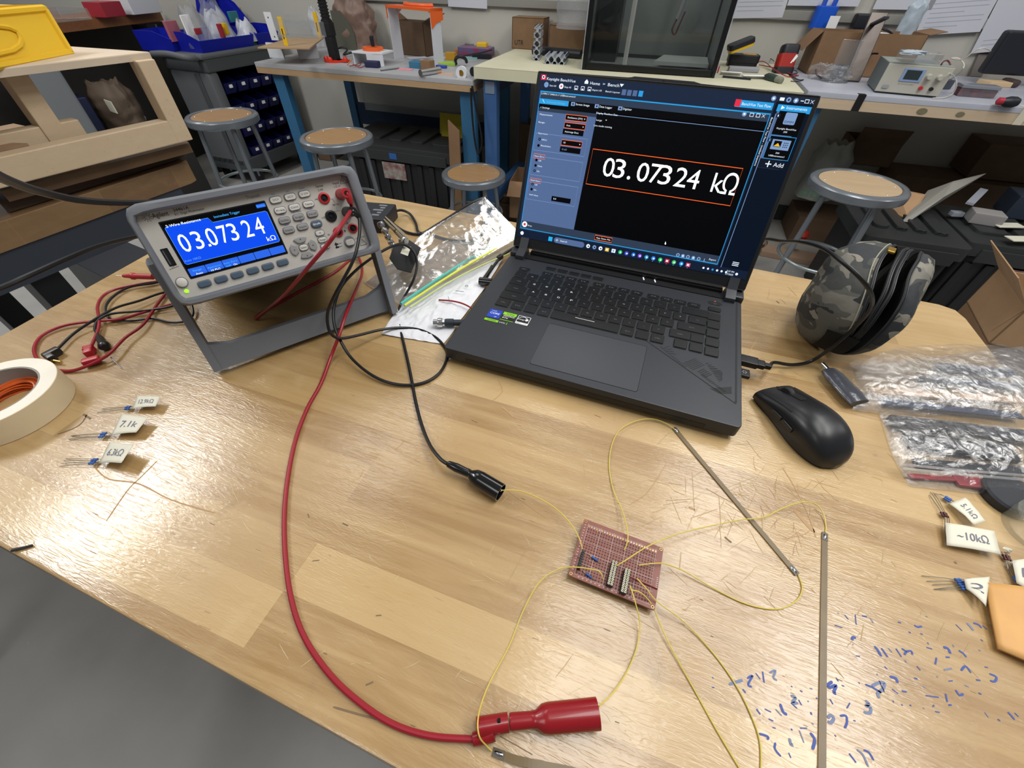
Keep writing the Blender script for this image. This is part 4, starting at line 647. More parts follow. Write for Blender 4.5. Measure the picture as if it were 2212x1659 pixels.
b = B(blkb); A = at(966, 1001, .0135); E1 = at(1016, 1024, .0105); E2 = at(1082, 1064, .0092); X = frame(A, E1 - A); L = (E1 - A).length
b.lathe([(.0022, 0), (.0034, L * .05), (.0046, L * .4), (.0042, L * .8), (.0040, L)], M=X @ RY(PI / 2), seg=18); b.build('plug_sleeve', bl_, 50)
X = frame(E1 - (E2 - E1).normalized() * .004, E2 - E1); L = (E2 - E1).length + .004
b = B(blkb); b.lathe([(.0042, 0), (.0042, L * .10), (.0080, L * .24), (.0088, L * .4), (.0090, L), (.0081, L), (.0075, L * .6), (.0004, L * .55)], M=X @ RY(PI / 2), seg=28); b.build('clip_boot', bl_, 50)
bt = X @ Vector((L, 0, .0045)); b = B(met); b.cyl(bt - (E2 - E1).normalized() * .012, bt + (E2 - E1).normalized() * .0005, .0017, .0014); b.build('clip_jaw', bl_)
black_tip = bt; red_tip = at(1294, 1526, .012)
# ================================================================ masking tape roll with a smaller orange roll inside
c = Vector((-.4137, -.2545, 0)); tp = thing('masking_tape_roll', 'cream masking tape roll lying flat at the left edge of the work table', 'tape roll', tuple(c))
tpm = mat('masking_tape', '#d8c6a4', .6, var=.04, vscale=30); tps = mat('tape_side', '#e6dfd2', .7, bump=.1, bscale=400); crd = mat('tape_core', '#8b877f', .7)
b = B(tpm, T(c)); b.lathe([(.0530, 0), (.0562, .0006), (.0565, .0285), (.0560, .029)], cap=False, seg=72); b.lathe([(.0560, .029), (.0415, .029)], tps, cap=False, seg=72); b.lathe([(.0530, 0), (.0415, 0)], tps, cap=False, seg=72); b.build('tape', tp)
B(crd, T(c)).lathe([(.0415, 0), (.0415, .0288), (.0395, .0288), (.0395, 0), (.0415, 0)], cap=False, seg=64).build('core', tp)
oc = c + Vector((-.006, .009, 0)); ow = thing('orange_wire_coil', 'orange enamelled wire coil lying inside the masking tape roll', 'wire coil', tuple(oc))
om = mat('orange_wire', '#c65a26', .4, var=.2, vscale=60); b = B(om)
for k in range(26):
    r = .0205 + rnd.random() * .0080; z = .0016 + (k % 6) * .0022; b.tube([(oc.x + r * math.cos(t_) + rnd.uniform(-.0006, .0006), oc.y + r * math.sin(t_), z + .0012 * math.sin(t_ * 2 + k)) for t_ in [i * PI / 8 for i in range(16)]], .0011, closed=True, seg=5, sub=2)
b.build('wire', ow)['kind'] = 'stuff'

# ================================================================ resistor bundles with paper flags
rb = mat('resistor_blue', '#2f5597', .4); rbr = mat('resistor_brown', '#4a1c1e', .4); led_ = mat('lead_tin', '#8c8880', .35, .8); pap = mat('paper_flag', '#d3d0bf', .7); pen = mat('pen_ink', '#65647a', .6)
def bundle(label, body, tail, flag, n, txt, colm=rb, lift=.004, group='resistor bundles with paper flags'):
    """body pixel, tail pixel, flag corner pixels (start at the body, go round)"""
    p = at(*body, .003); q = at(*tail, .002); t = thing('resistor_bundle', label, 'resistors', tuple(p), group)
    d = (q - p).normalized(); nrm = Vector((-d.y, d.x, 0)); h = at(*flag[0], .004)
    for k in range(n):
        o = nrm * (k - (n - 1) / 2) * .0019 + Vector((0, 0, .0006 * (k % 2))); a_ = p + o - d * .0022; c_ = p + o + d * .0022
        b = B(colm); X = frame(a_ - d * .0004, d); b.lathe([(.0006, 0), (.0011, .0004), (.0012, .0012), (.0009, .0018), (.0009, .0034), (.0012, .0040), (.0011, .0048), (.0006, .0052)], M=X @ RY(PI / 2), seg=10)
        b.build('resistor', t)
        e = q + nrm * (k - (n - 1) / 2) * .0032 * rnd.uniform(.5, 1.3) + d * rnd.uniform(-.004, .002); e.z = .0008
        b = B(led_); b.tube([c_, c_ + (e - c_) * .5 + Vector((0, 0, .0005)), e], .00028, seg=5, sub=3); b.tube([a_, a_ - d * .003, h + o * .6], .00028, seg=5, sub=2); b.build('lead', t)
    F_ = [at(*flag[0], .0045), at(*flag[1], .006), at(*flag[2], .006 + lift), at(*flag[3], .004 + lift)]
    def fn(u, v):
        g = F_[0].lerp(F_[1], v).lerp(F_[3].lerp(F_[2], v), u); return (g.x, g.y, g.z + .0012 * math.sin(u * 3.2 + v) + .0004 * noise.noise(Vector((u * 4, v * 4, body[0]))))
    b = B(pap); b.grid(fn, 8, 6); o = b.build('paper_flag', t, 60, solid=.0003)
    ux = (F_[2] - F_[1]); b = B(pen)
    o0 = F_[0].lerp(F_[1], .30).lerp(F_[3].lerp(F_[2], .30), .12); o1 = F_[0].lerp(F_[1], .30).lerp(F_[3].lerp(F_[2], .30), .90); o2 = F_[0].lerp(F_[1], .72).lerp(F_[3].lerp(F_[2], .72), .12)
    ex = (o1 - o0); ey = (o2 - o0); v, f, g0, g1 = glyphs(txt); vs = []
    for x_, y_ in v:
        uu = .20 + .62 * (x_ - g0) / (g1 - g0); vv = .34 + .34 * y_ / .7; g = Vector(fn(uu, vv)); vs.append((g.x, g.y, g.z + .0006))
    b.add(vs, f); b.build('handwriting', t, 0)
bundle('blue resistors with paper flag reading 12.9k, farthest of three beside masking tape', (276, 881), (212, 885), [(286, 884), (297, 857), (345, 855), (336, 878)], 3, '12.9kΩ')
bundle('blue resistors with crossed-out paper flag, middle of three beside masking tape', (222, 940), (150, 944), [(240, 941), (263, 896), (319, 900), (294, 934)], 4, '7.1k')
bundle('blue resistors with curled paper flag reading 6.3k, nearest of three beside masking tape', (202, 997), (135, 997), [(214, 1001), (238, 957), (287, 959), (262, 1000)], 4, '6.3kΩ', lift=.009)
bundle('blue resistors with slanted paper flag reading 5.1k below the clear bags', (2047, 1078), (2020, 1062), [(2050, 1088), (2083, 1076), (2131, 1124), (2104, 1134)], 3, '5.1kΩ')
bundle('dark red resistors joined to wide paper flag reading about 10k', (2040, 1112), (2012, 1062), [(2045, 1178), (2040, 1130), (2150, 1146), (2162, 1198)], 3, '~10kΩ', rbr)
bundle('blue resistors with white flag tucked under the orange envelope', (2076, 1262), (2008, 1262), [(2087, 1272), (2080, 1252), (2140, 1245), (2130, 1310)], 5, '2')
bundle('dark red resistors standing at the right edge above the white flag', (2175, 1205), (2195, 1245), [(2178, 1196), (2186, 1190), (2172, 1180), (2164, 1184)], 3, '-', rbr)
bundle('blue resistors with long white flag at the right edge near the envelope', (2198, 1252), (2178, 1215), [(2196, 1260), (2184, 1212), (2270, 1200), (2262, 1300)], 3, '1k')
# envelope
F_ = [at(2120, 1262, .006), at(2153, 1400, .004), at(2260, 1460, .004), at(2330, 1400, .012), at(2225, 1290, .016)]
env = B(mat('envelope_orange', '#cb9a5c', .6, var=.05, vscale=40))
def fe(u, v):
    a = at(2120, 1262, .004).lerp(at(2153, 1402, .003), v); c_ = at(2235, 1292, .004).lerp(at(2290, 1470, .003), v); g = a.lerp(c_, u); return (g.x, g.y, .004 + .012 * math.sin(u * 1.5) * (1 - v * .7) + .003 * (1 - v))
env.grid(fe, 10, 10); o = env.build('padded_envelope', None, 60, solid=.0025); tag(o, 'orange paper envelope corner reaching in at the right edge of the table', 'envelope')
# tiny loose specks and a splinter on the table
o = B(mat('metal_dark', '#3b3a40', .35, .6)).tube([at(25, 1190, .0012), at(48, 1184, .0016), at(70, 1178, .0012)], .0011, seg=6, sub=3).build('metal_sliver'); tag(o, 'thin dark metal sliver near the left table edge', 'sliver')

# ================================================================ perforated board
PB = frame(Vector((.2206, -.2042, .0082)), Vector((.9998, -.022, 0)))
bw, bh = .0712, .0532
pb = thing('perfboard', 'brown perforated circuit board with headers and yellow wires on the table', 'circuit board', tuple(PB @ Vector((.0356, .0266, 0))))
phen = mat('phenolic', '#7f4a3e', .45, var=.06, vscale=90); hole = mat('board_hole', '#4a2a26', .7); silk = mat('silkscreen', '#cfc3c4', .5); pad = mat('gold_pad', '#dcb765', .3, .8); tin = mat('tin_pad', '#c9c2b4', .35, .7)
B(phen, PB).prism(rrect(0, 0, bw, bh, .0012, 2), -.0016, 0).build('board', pb, 0)
b = B(hole, PB); nx, ny = 26, 18; px0, py0, dx, dy = .0060, .0045, (bw - .012) / 25, (bh - .010) / 17
for i in range(nx):
    for j in range(ny):
        x, y = px0 + i * dx, py0 + j * dy
        if j == ny - 1: b.flat(ring(.00075, 8, x, y), .0001, pad if (i * 7) % 5 < 2 else tin); b.flat(ring(.0004, 6, x, y), .0002)
        else: b.flat(ring(.00074, 8, x, y), .0001)
b.build('holes', pb, 0)['kind'] = 'stuff'
b = B(silk, PB)
for x in [px0 + dx * (k + .5) for k in (-1, 4, 9, 14, 19, 24.6)]: b.stroke([(x, .003), (x, bh - .0032)], .0003, .00025)
for y in [py0 + dy * (k + .5) for k in (-1.2, 3, 6.9, 10.6, 13.6, 17)]: b.stroke([(px0 - dx * .6, y), (bw - .004, y)], .0003, .00025)
for k in range(17): b.stroke([(.0018, .006 + k * .0026), (.0030, .006 + k * .0026)], .0008, .0003)
for k in range(14): b.stroke([(.008 + k * .0035, .0016), (.0092 + k * .0035, .0016)], .0009, .0003)
for k in range(6): b.stroke([(bw - .0022, .018 + k * .0016), (bw - .0008, .018 + k * .0016)], .0007, .0003)
b.build('silkscreen', pb, 0)
b = B(pad, PB)
for x, y in ((.002, .002), (bw - .002, .002), (bw - .002, bh - .002), (.002, bh - .002)): b.flat(ring(.0011, 12, x, y), .0003); b.flat(ring(.0008, 12, x, y), .0004, hole)
b.build('mounting_hole', pb, 0)
hd = mat('header_black', '#121214', .4); gold = mat('pin_gold', '#efe9c4', .3, 0)
def header(u, v0, v1, cols, rows_, h=.0058):
    w_ = .0025 * cols; b = B(hd, PB); b.box((u - w_ / 2, v0, 0), (u + w_ / 2, v1, h), r=.0003)
    for r_ in range(rows_):
        for c_ in range(cols):
            x = u + (c_ - (cols - 1) / 2) * .0024; y = v0 + (r_ + .5) * (v1 - v0) / rows_
            if cols == 2: b.lathe([(.00085, 0), (.00085, .0004), (.0005, .0004)], gold, T((x, y, h)), 10); b.lathe([(.0005, .00045), (.0001, .00045)], hd, T((x, y, h)), 8)
            else: b.box((x - .0002, y - .0002, 0), (x + .0002, y + .0002, .0018), tin, M=T((x, y, h - .001))); b.box((x - .0009, y - .0012, h), (x + .0009, y + .0012, h + .0003), M=T((0, 0, 0)))
    return b.build('pin_header' if cols == 1 else 'socket_strip', pb, 30)
header(.0068, .0070, .0225, 1, 8, .0045); header(.0335, .0030, .0235, 2, 10); header(.0448, .0015, .0215, 2, 10)
for (u, v) in ((.0175, .0208), (.0163, .0055)):
    d0 = PB @ Vector((u - .0028, v + .0008, .0012)); d1 = PB @ Vector((u + .0028, v - .0008, .0012)); X = frame(d0, d1 - d0)
    b = B(rb, X @ RY(PI / 2)); b.lathe([(.0006, 0), (.0011, .0004), (.0012, .0013), (.0009, .0019), (.0009, .0038), (.0012, .0045), (.0011, .0053), (.0006, .0057)], seg=12); b.build('resistor', pb)
    b = B(led_); b.tube([PB @ Vector((u - .0056, v + .0016, 0)), PB @ Vector((u - .0052, v + .0015, .0012)), d0], .0003, seg=5, sub=1); b.tube([PB @ Vector((u + .0056, v - .0016, 0)), PB @ Vector((u + .0052, v - .0015, .0012)), d1], .0003, seg=5, sub=1); b.build('lead', pb)
b = B(mat('wire_red', '#6d1c1c', .5), PB); b.stroke([(.0005, .0172), (.0052, .0166)], .0008, .0006); b.tube([(.0460, .0152, .006), (.050, .0165, .003), (.056, .0172, .0012), (.0708, .0168, .0008)], .0005, seg=6); b.build('jumper_wire', pb)
# yellow enamel wires (each one wire)
yw = mat('wire_yellow', '#cfbb58', .4)
def wire(label, pts, kind='yellow_wire'):
    o = B(yw).tube([at(*p) if isinstance(p, tuple) else p for p in pts], .0005, seg=6, sub=6).build(kind); tag(o, label, 'wire', 'thin yellow wires around the circuit board'); return o
zb = .0095
wire('yellow wire running from the black clip to the left of the circuit board', [black_tip, (1120, 1060, .012), (1160, 1074, .008), (1200, 1098, .007), (1232, 1130, .010), (1250, 1160, .013), (1258, 1186, .0105)])
wire('yellow wire looping from the upper strip sensor top end into board middle', [(1458, 928, .002), (1440, 915, .003), (1410, 905, .004), (1375, 909, .004), (1340, 928, .003), (1322, 960, .002), (1316, 1005, .0015), (1324, 1055, .002), (1345, 1105, .006), (1356, 1150, .012), (1354, 1175, .012), (1348, 1188, .0095)])
wire('yellow wire arching over the diagonal strip sensor to the vertical strip sensor', [(1332, 1222, .0150), (1352, 1210, .018), (1400, 1180, .016), (1460, 1155, .010), (1530, 1137, .006), (1600, 1123, .005), (1650, 1117, .004), (1690, 1098, .006), (1730, 1085, .008), (1760, 1088, .006), (1778, 1108, .003), (1784, 1135, .001), (1783, 1150, .001)])
wire('yellow wire running right from the board to the diagonal sensor lower end', [(1380, 1221, .0115), (1415, 1217, .012), (1440, 1219, .010), (1480, 1235, .004), (1540, 1270, .0015), (1600, 1300, .001), (1650, 1314, .001), (1690, 1314, .001), (1722, 1296, .001), (1733, 1270, .001), (1724, 1240, .001)])
wire('yellow wire curving left from the board down past the red clip', [(1303, 1251, .0150), (1298, 1238, .019), (1285, 1231, .018), (1240, 1225, .014), (1205, 1230, .010), (1165, 1258, .006), (1130, 1320, .002), (1100, 1395, .001), (1060, 1470, .002), (1040, 1520, .009), (1032, 1560, .0165), (1036, 1592, .0150), (1050, 1610, .006), (1062, 1622, .0016)])
wire('yellow wire from the board down to the open end of the red clip', [(1361, 1265, .0150), (1372, 1300, .013), (1382, 1345, .006), (1378, 1390, .003), (1360, 1440, .003), (1330, 1490, .008), (red_tip)])
wire('yellow wire leaving the board and crossing the bottom of the picture near its middle', [(1362, 1274, .0140), (1385, 1281, .014), (1410, 1310, .007), (1440, 1380, .003), (1500, 1490, .001), (1550, 1580, .001), (1610, 1680, .001)])
wire('yellow wire making the widest curve down from the board to the lower edge', [(1376, 1250, .0140), (1395, 1270, .015), (1420, 1300, .010), (1480, 1345, .003), (1540, 1410, .001), (1590, 1480, .001), (1625, 1550, .001), (1643, 1610, .001), (1643, 1690, .001)])
# ================================================================ flat strip sensors
stm = mat('sensor_strip', '#6b5a3e', .4, var=.08, vscale=60); sld = mat('solder', '#b9bcc2', .18, 1); sdk = mat('sensor_film', '#5b5344', .4)
def strip(label, pts, wd=.0047, ends=(1, 1)):
    P = [at(*p) for p in pts]; t = thing('strip_sensor', label, 'strip sensor', tuple(P[0]), 'long thin strip sensors'); b = B(stm)
    Q = spline(P, 6) if len(P) > 2 else P; vs = []
    for i, p in enumerate(Q):
        d = (Q[min(i + 1, len(Q) - 1)] - Q[max(0, i - 1)]); n_ = Vector((-d.y, d.x, 0)).normalized() * wd / 2
        vs += [p + n_, p - n_, p - n_ - Vector((0, 0, .0004)), p + n_ - Vector((0, 0, .0004))]
    fs = [(4 * i + k, 4 * i + (k + 1) % 4, 4 * i + 4 + (k + 1) % 4, 4 * i + 4 + k) for i in range(len(Q) - 1) for k in range(4)] + [(0, 1, 2, 3), tuple(len(vs) - 4 + k for k in range(4))[::-1]]
    b.add(vs, fs); b.build('strip', t, 0)
    for e, (p, d) in zip(ends, ((Q[0], (Q[1] - Q[0]).normalized()), (Q[-1], (Q[-2] - Q[-1]).normalized()))):
        if e:
            b = B(sld, frame(p, d)); b.box((-.0005, -wd / 2 - .0001, -.0004), (.0075, wd / 2 + .0001, .0003), sdk); b.grid(lambda u, v: ((.0005 + .0062 * u), (v - .5) * .0026 * math.sin(PI * (.08 + .84 * u)) ** .5, .0003 + .0011 * math.sin(PI * u) * math.sin(PI * v)), 8, 6); b.build('solder_end', t, 60)
strip('brown strip sensor lying diagonally between the laptop and the circuit board', [(1456, 924, .0015), (1722, 1240, .0012)])
strip('brown strip sensor running straight down the right side of the picture', [(1782, 1152, .001), (1779, 1400, .001), (1776, 1690, .001)])
strip('brown strip sensor cut off by the bottom edge below the red clip', [(1066, 1624, .001), (1110, 1640, .004), (1160, 1652, .005), (1240, 1668, .003), (1330, 1700, .001)])

# ================================================================ mouse
mA = Vector((.400, .090, 0)); mBk = Vector((.453, .006, 0)); ax_ = (mBk - mA).normalized(); ML = .106; MC = frame(Vector((.4250, .0460, 0)), -ax_)
ms = thing('computer_mouse', 'black wireless mouse on the table right of the laptop', 'mouse', tuple(MC.translation))
mm_ = mat('mouse_shell', '#1a1b1e', .34, bump=.03, bscale=1500); md = mat('mouse_side', '#0e0e10', .6)
def tab(u, T_):
    for (a, x), (b_, y) in zip(T_, T_[1:]):
        if u <= b_: t_ = (u - a) / (b_ - a); t_ = t_ if a > .1 else t_; return x + (y - x) * t_
    return T_[-1][1]
WT = [(i / 40, 0) for i in range(41)]; wk = spline([Vector((a, x, 0)) for a, x in [(0, .004), (.02, .0135), (.08, .0225), (.2, .0285), (.35, .0308), (.5, .0302), (.65, .0288), (.8, .0286), (.93, .0290), (1, .0282)]], 8); WT = [(p.x, p.y) for p in wk]
hk = spline([Vector((a, x, 0)) for a, x in [(0, .009), (.02, .014), (.08, .0245), (.2, .0345), (.35, .0388), (.5, .0375), (.65, .0325), (.8, .0262), (.93, .0200), (1, .0165)]], 8); HT = [(p.x, p.y) for p in hk]
def mfn(u, v, s=1.0):
    """u 0 rear .. 1 front ; v across"""
    x = (u - .5) * ML; w_ = tab(u, WT); hh = tab(u, HT); a = (v - .5) * PI
    y = math.sin(a); z = max(0, math.cos(a)); y = math.copysign(abs(y) ** .85, y); z = z ** .6
    return (x, y * w_ * (1 - .10 * (1 - z) * 1), .0030 + (hh - .0030) * z)
b = B(mm_, MC); b.grid(mfn, 36, 28)
b.grid(lambda u, v: (mfn(u, v)[0], mfn(u, 0)[1] + (mfn(u, 1)[1] - mfn(u, 0)[1]) * v, .0035 - .003 * math.sin(PI * v) * 0), 36, 4, md)
n_ = 28; ed = [mfn(1, j / n_) for j in range(n_ + 1)]; b.add(ed, [tuple(range(n_ + 1))]); ed = [mfn(0, j / n_) for j in range(n_ + 1)]; b.add(ed, [tuple(range(n_ + 1))])
b.grid(lambda u, v: (lambda p, s_: (p[0] * .97, p[1] * .93, s_ * .0036))(mfn(u, 0 if v < .5 else 1), 1 if v in (0, 1) else 0), 36, 3, md)
b.build('shell', ms, 60)
def ms_(u, v, dz=.0004): p = mfn(u, v); return (p[0], p[1], p[2] + dz)
b = B(md, MC); b.tube([ms_(.995 - i * .045, .5, .0002) for i in range(9)], .0007, seg=5); b.tube([ms_(.56 + i * .05, .24, .0) for i in range(9)], .0006, seg=5); b.tube([ms_(.56 + i * .05, .76, .0) for i in range(9)], .0006, seg=5); b.tube([ms_(.50, .5, 0), ms_(.60, .5, 0)], .0005, seg=5, sub=1); b.build('seam', ms)
b = B(vents, MC); b.grid(lambda u, v: ms_(.66 + .30 * u, .465 + .07 * v, .0006), 8, 4); b.build('wheel_slot', ms)
wp = mfn(.84, .5); b = B(mat('wheel_rubber', '#1c1d20', .7), MC @ T((wp[0], 0, wp[2] - .0045)) @ RX(PI / 2)); b.lathe([(.0001, -.0032), (.0085, -.0032), (.0095, -.002), (.0095, .002), (.0085, .0032), (.0001, .0032)], seg=28); b.build('scroll_wheel', ms, 30)
for u0, u1 in ((.40, .55), (.57, .72)):
    b = B(mat('mouse_button', '#242529', .3), MC); b.grid(lambda u, v: (lambda p: (p[0], p[1] + .0009, p[2]))(mfn(u0 + (u1 - u0) * u, .90 + .045 * v)), 6, 3); b.build('side_button', ms, 60, solid=.0008)
# ================================================================ camouflage pouch
def camo():
    m = bpy.data.materials.new('camouflage'); m.use_nodes = True; nt = m.node_tree; b = nt.nodes['Principled BSDF']; N = nt.nodes.new; L = nt.links.new
    tc = N('ShaderNodeTexCoord'); mp = N('ShaderNodeMapping'); mp.inputs['Scale'].default_value = (1, 1, 1.9); mp.inputs['Rotation'].default_value = (.3, .5, .2); L(tc.outputs['Object'], mp.inputs[0])
    last = None; cur = lin('#52514b')
    for sd, sc_, th_, c in ((1, 17, .50, '#6b6860'), (7, 20, .52, '#383a37'), (13, 19, .55, '#24272b'), (23, 26, .62, '#7a766b')):
        n = N('ShaderNodeTexNoise'); n.noise_dimensions = '4D'; n.inputs['W'].default_value = sd; n.inputs['Scale'].default_value = sc_; n.inputs['Detail'].default_value = 2; n.inputs['Distortion'].default_value = .5; L(mp.outputs[0], n.inputs['Vector'])
        r = N('ShaderNodeMath'); r.operation = 'GREATER_THAN'; r.inputs[1].default_value = th_; L(n.outputs['Fac'], r.inputs[0])
        x = N('ShaderNodeMix'); x.data_type = 'RGBA'; L(r.outputs[0], x.inputs[0]); x.inputs[6].default_value = cur; x.inputs[7].default_value = lin(c)
        if last: L(last, x.inputs[6])
        last = x.outputs[2]
    L(last, b.inputs['Base Color']); b.inputs['Roughness'].default_value = .8
    w_ = N('ShaderNodeTexNoise'); w_.inputs['Scale'].default_value = 60; bp = N('ShaderNodeBump'); bp.inputs['Strength'].default_value = .35; bp.inputs['Distance'].default_value = .004; L(tc.outputs['Object'], w_.inputs['Vector']); L(w_.outputs['Fac'], bp.inputs['Height']); L(bp.outputs[0], b.inputs['Normal'])
    return m
cam_ = camo(); inner_ = mat('pouch_lining', '#08080a', .85); zipm = mat('zipper_tape', '#17181b', .6)
PO = frame(Vector((.478, .246, 0)), Vector((.94, -.33, 0)))           # x across the openings (to the right), y away from the camera
pc = thing('camouflage_pouch', 'grey camouflage zip pouch standing open on the table right of the laptop', 'pouch', (.478, .246, 0))
def pl_(s_, phi, r=1.0):
    """s across, phi around the pouch side profile (0 = back, 90 = top, 180 = front)"""
    o = max(0, math.sin((phi - math.radians(-20)) / math.radians(250) * PI)) if -20 < math.degrees(phi) < 230 else 0
    y = math.cos(phi) * .082 * r; z = .066 + math.sin(phi) * .068 * r
    if math.sin(phi) < -.3: z = max(z, .0015 + .004 * (1 - r))
    x = (s_ * .52 if s_ > 0 else s_ * .82) * (.35 + .65 * o) if s_ > -.01 else s_ * .82
    x += .008 * math.sin(phi * 2 + 1) * r + .006 * noise.noise(Vector((y * 22, z * 22, s_ * 18)))
    lean = (z - .066) * .02
    return (x + lean + .004, y + .002 * noise.noise(Vector((x * 30, z * 30, 3))), max(z, .0012))
def shell(prof, m, name, lab=None, solid=0):
    b = B(m, PO); n = len(prof) - 1
    b.grid(lambda u, v: (lambda k: (lambda i, t_: pl_(prof[i][0] + (prof[i + 1][0] - prof[i][0]) * t_, v * 2 * PI - .35, prof[i][1] + (prof[i + 1][1] - prof[i][1]) * t_))(min(int(k), n - 1), k - min(int(k), n - 1)))(u * n), n * 2, 56)
    o = b.build(name, pc, 60)
    if lab: o['label'] = lab
    return o
shell([(-.066, .02), (-.0655, .25), (-.062, .52), (-.054, .76), (-.040, .92), (-.022, .99), (-.006, 1.0), (.000, 1.0)], cam_, 'front_panel', 'large camouflage cloth side')
shell([(.000, 1.0), (-.001, .97), (-.010, .80), (-.016, .5), (-.016, .02)], inner_, 'lining')
shell([(.026, .02), (.026, .55), (.027, .9), (.027, .985), (.034, .985), (.035, .9), (.035, .5), (.035, .02)], inner_, 'divider')
shell([(.056, .02), (.058, .6), (.060, .93), (.060, 1.0)], inner_, 'lining')
shell([(.060, 1.0), (.076, 1.0), (.092, .95), (.104, .78), (.110, .5), (.111, .02)], cam_, 'back_panel', 'narrow camouflage cloth side')
for s_ in (.0015, .026, .036, .0600):
    b = B(zipm, PO); P_ = [pl_(s_, math.radians(a), 1.005) for a in range(-20, 232, 6)]; b.tube(P_, .0013, seg=6, sub=2)
    b.tube([(p[0] + .0019, p[1], p[2]) for p in P_], .0008, mat('zipper_teeth', '#26282c', .4, .3), 5, sub=2); b.build('zipper', pc)
b = B(mat('piping_cream', '#8f8d7c', .7), PO); b.tube([pl_(-.0045, math.radians(a), 1.006) for a in range(30, 232, 8)], .0008, seg=5, sub=2); b.build('piping', pc)
b = B(brass, PO); zp_ = pl_(.010, math.radians(95), 1.02); b.box((zp_[0] - .004, zp_[1] - .004, zp_[2] - .002), (zp_[0] + .004, zp_[1] + .010, zp_[2] + .0015), r=.001); b.build('zipper_pull', pc)
b = B(inner_, PO); b.grid(lambda u, v: (lambda p: (p[0], p[1] - .002, p[2]))(pl_(-.03 + .075 * u, math.radians(186 + 40 * v), 1.01)), 8, 6); b.build('base_patch', pc, 60)

# ================================================================ clear film sheets
def sheet(name, label, cat, L, R, m, nu=84, nv=56, amp=.004, f=26, seed=0, solid=0, parent=None, lift=0, group=None):
    A = spline([at(*p) for p in L], 5); C_ = spline([at(*p) for p in R], 5)
    def pick(P, t_): k = t_ * (len(P) - 1); i = min(int(k), len(P) - 2); return P[i].lerp(P[i + 1], k - i)
    def fn(u, v):
        g = pick(A, v).lerp(pick(C_, v), u); e_ = math.sin(PI * u) * math.sin(PI * v)
        q = Vector((g.x * f, g.y * f, seed)); d = .7 * noise.noise(q) + .9 * (.35 - abs(noise.noise(q * 1.7))) + .6 * (.3 - abs(noise.noise(q * 3.7))) + .25 * (.3 - abs(noise.noise(q * 7.5)))
        z = g.z + amp * (.55 + d) * (.25 + .75 * e_ ** .5 if e_ > 0 else .25) + lift * e_ ** .6
        return (g.x + .5 * amp * noise.noise(q + Vector((9, 0, 0))), g.y + .5 * amp * noise.noise(q + Vector((0, 9, 0))), max(z, .0008))
    b = B(m); b.grid(fn, nu, nv); o = b.build(name, parent, 50, solid=solid)
    if not parent: tag(o, label, cat, group)
    return o
clr = film('clear_bag', '#eef2fa', white=.08, gloss=.32, rough=.07, bump=.35, bscale=70); clr2 = film('hazy_bag', '#dfe6f2', white=.2, gloss=.34, rough=.1, bump=.35, bscale=80)
def lumps(name, label, cat, pts, m, group=None):
    b = B(m)
    for p in pts: b.box(p[0], p[1], m, r=.002)
    o = b.build(name); tag(o, label, cat, group); return o
darkp = mat('dark_tool', '#1c1e26', .45); navy = mat('navy_pen', '#262c48', .4); redt = mat('red_strip', '#9c2b36', .4)
bagA = thing('clear_parts_bag', 'large clear plastic bag of dark strips, right edge just below the pouch', 'plastic bag', tuple(at(2000, 830, 0)))
sheet('front_film', '', '', [(1838, 792, .004), (1848, 830, .010), (1848, 860, .010), (1842, 888, .002)], [(2205, 748, .010), (2240, 800, .018), (2250, 880, .018), (2250, 930, .004)], clr2, parent=bagA, amp=.006, seed=3, lift=.004)
sheet('back_film', '', '', [(1820, 800, .002), (1842, 780, .010), (1900, 765, .012), (1940, 748, .004)], [(1850, 888, .001), (2000, 900, .001), (2120, 880, .001), (2290, 860, .001)], clr, parent=bagA, amp=.004, seed=8)
sheet('top_film', '', '', [(1850, 815, .008), (1880, 772, .020), (1960, 752, .016), (2060, 745, .006)], [(2240, 860, .012), (2240, 800, .022), (2210, 770, .016), (2160, 745, .004)], clr, parent=bagA, amp=.006, seed=12)
for i, (a, c_, w_, m_, n_, lb) in enumerate([((1880, 845, .007), (2205, 864, .010), .010, mat('tan_strip', '#c7a98c', .4), 'tan_strip', 'tan strip inside the upper clear bag'), ((1905, 868, .006), (2205, 898, .008), .010, mat('slate_strip', '#3c4257', .4), 'slate_strip', 'dark slate strip inside the upper clear bag under the tan strip'), ((2022, 793, .010), (2212, 810, .012), .013, navy, 'marker_pen', 'dark navy marker inside the upper clear bag near its top'), ((1985, 820, .006), (2205, 834, .006), .009, mat('slate_strip'), 'slate_strip', 'thin dark slate strip between the navy marker and the tan strip')]):
    A = at(*a); C_ = at(*c_)
    if 'marker' in n_: o = B(m_, frame(A, C_ - A) @ RY(PI / 2)).lathe([(.003, 0), (.0062, .002), (.0068, .03), (.0064, .034), (.0064, .085)], seg=16).build(n_)
    else: o = B(m_).bar(A, C_, w_, .0025, m_).build(n_)
    tag(o, lb, 'marker' if 'marker' in n_ else 'strip')
bagB = thing('clear_zip_bag', 'clear zip bag crumpled over black parts, right edge above the resistor flags', 'plastic bag', tuple(at(2050, 960, 0)))
sheet('front_film', '', '', [(1900, 895, .012), (1915, 945, .018), (1932, 995, .014), (1962, 1048, .002)], [(2260, 932, .018), (2262, 980, .022), (2262, 1030, .015), (2262, 1084, .003)], clr, parent=bagB, amp=.007, seed=21, lift=.006)
sheet('back_film', '', '', [(1898, 892, .002), (1915, 945, .001), (1935, 1000, .001), (1965, 1050, .001)], [(2262, 930, .001), (2262, 980, .001), (2262, 1035, .001), (2262, 1084, .001)], clr2, parent=bagB, amp=.002, seed=22)
b = B(film('zip_strip', '#ffffff', white=.5, gloss=.4, rough=.1)); 
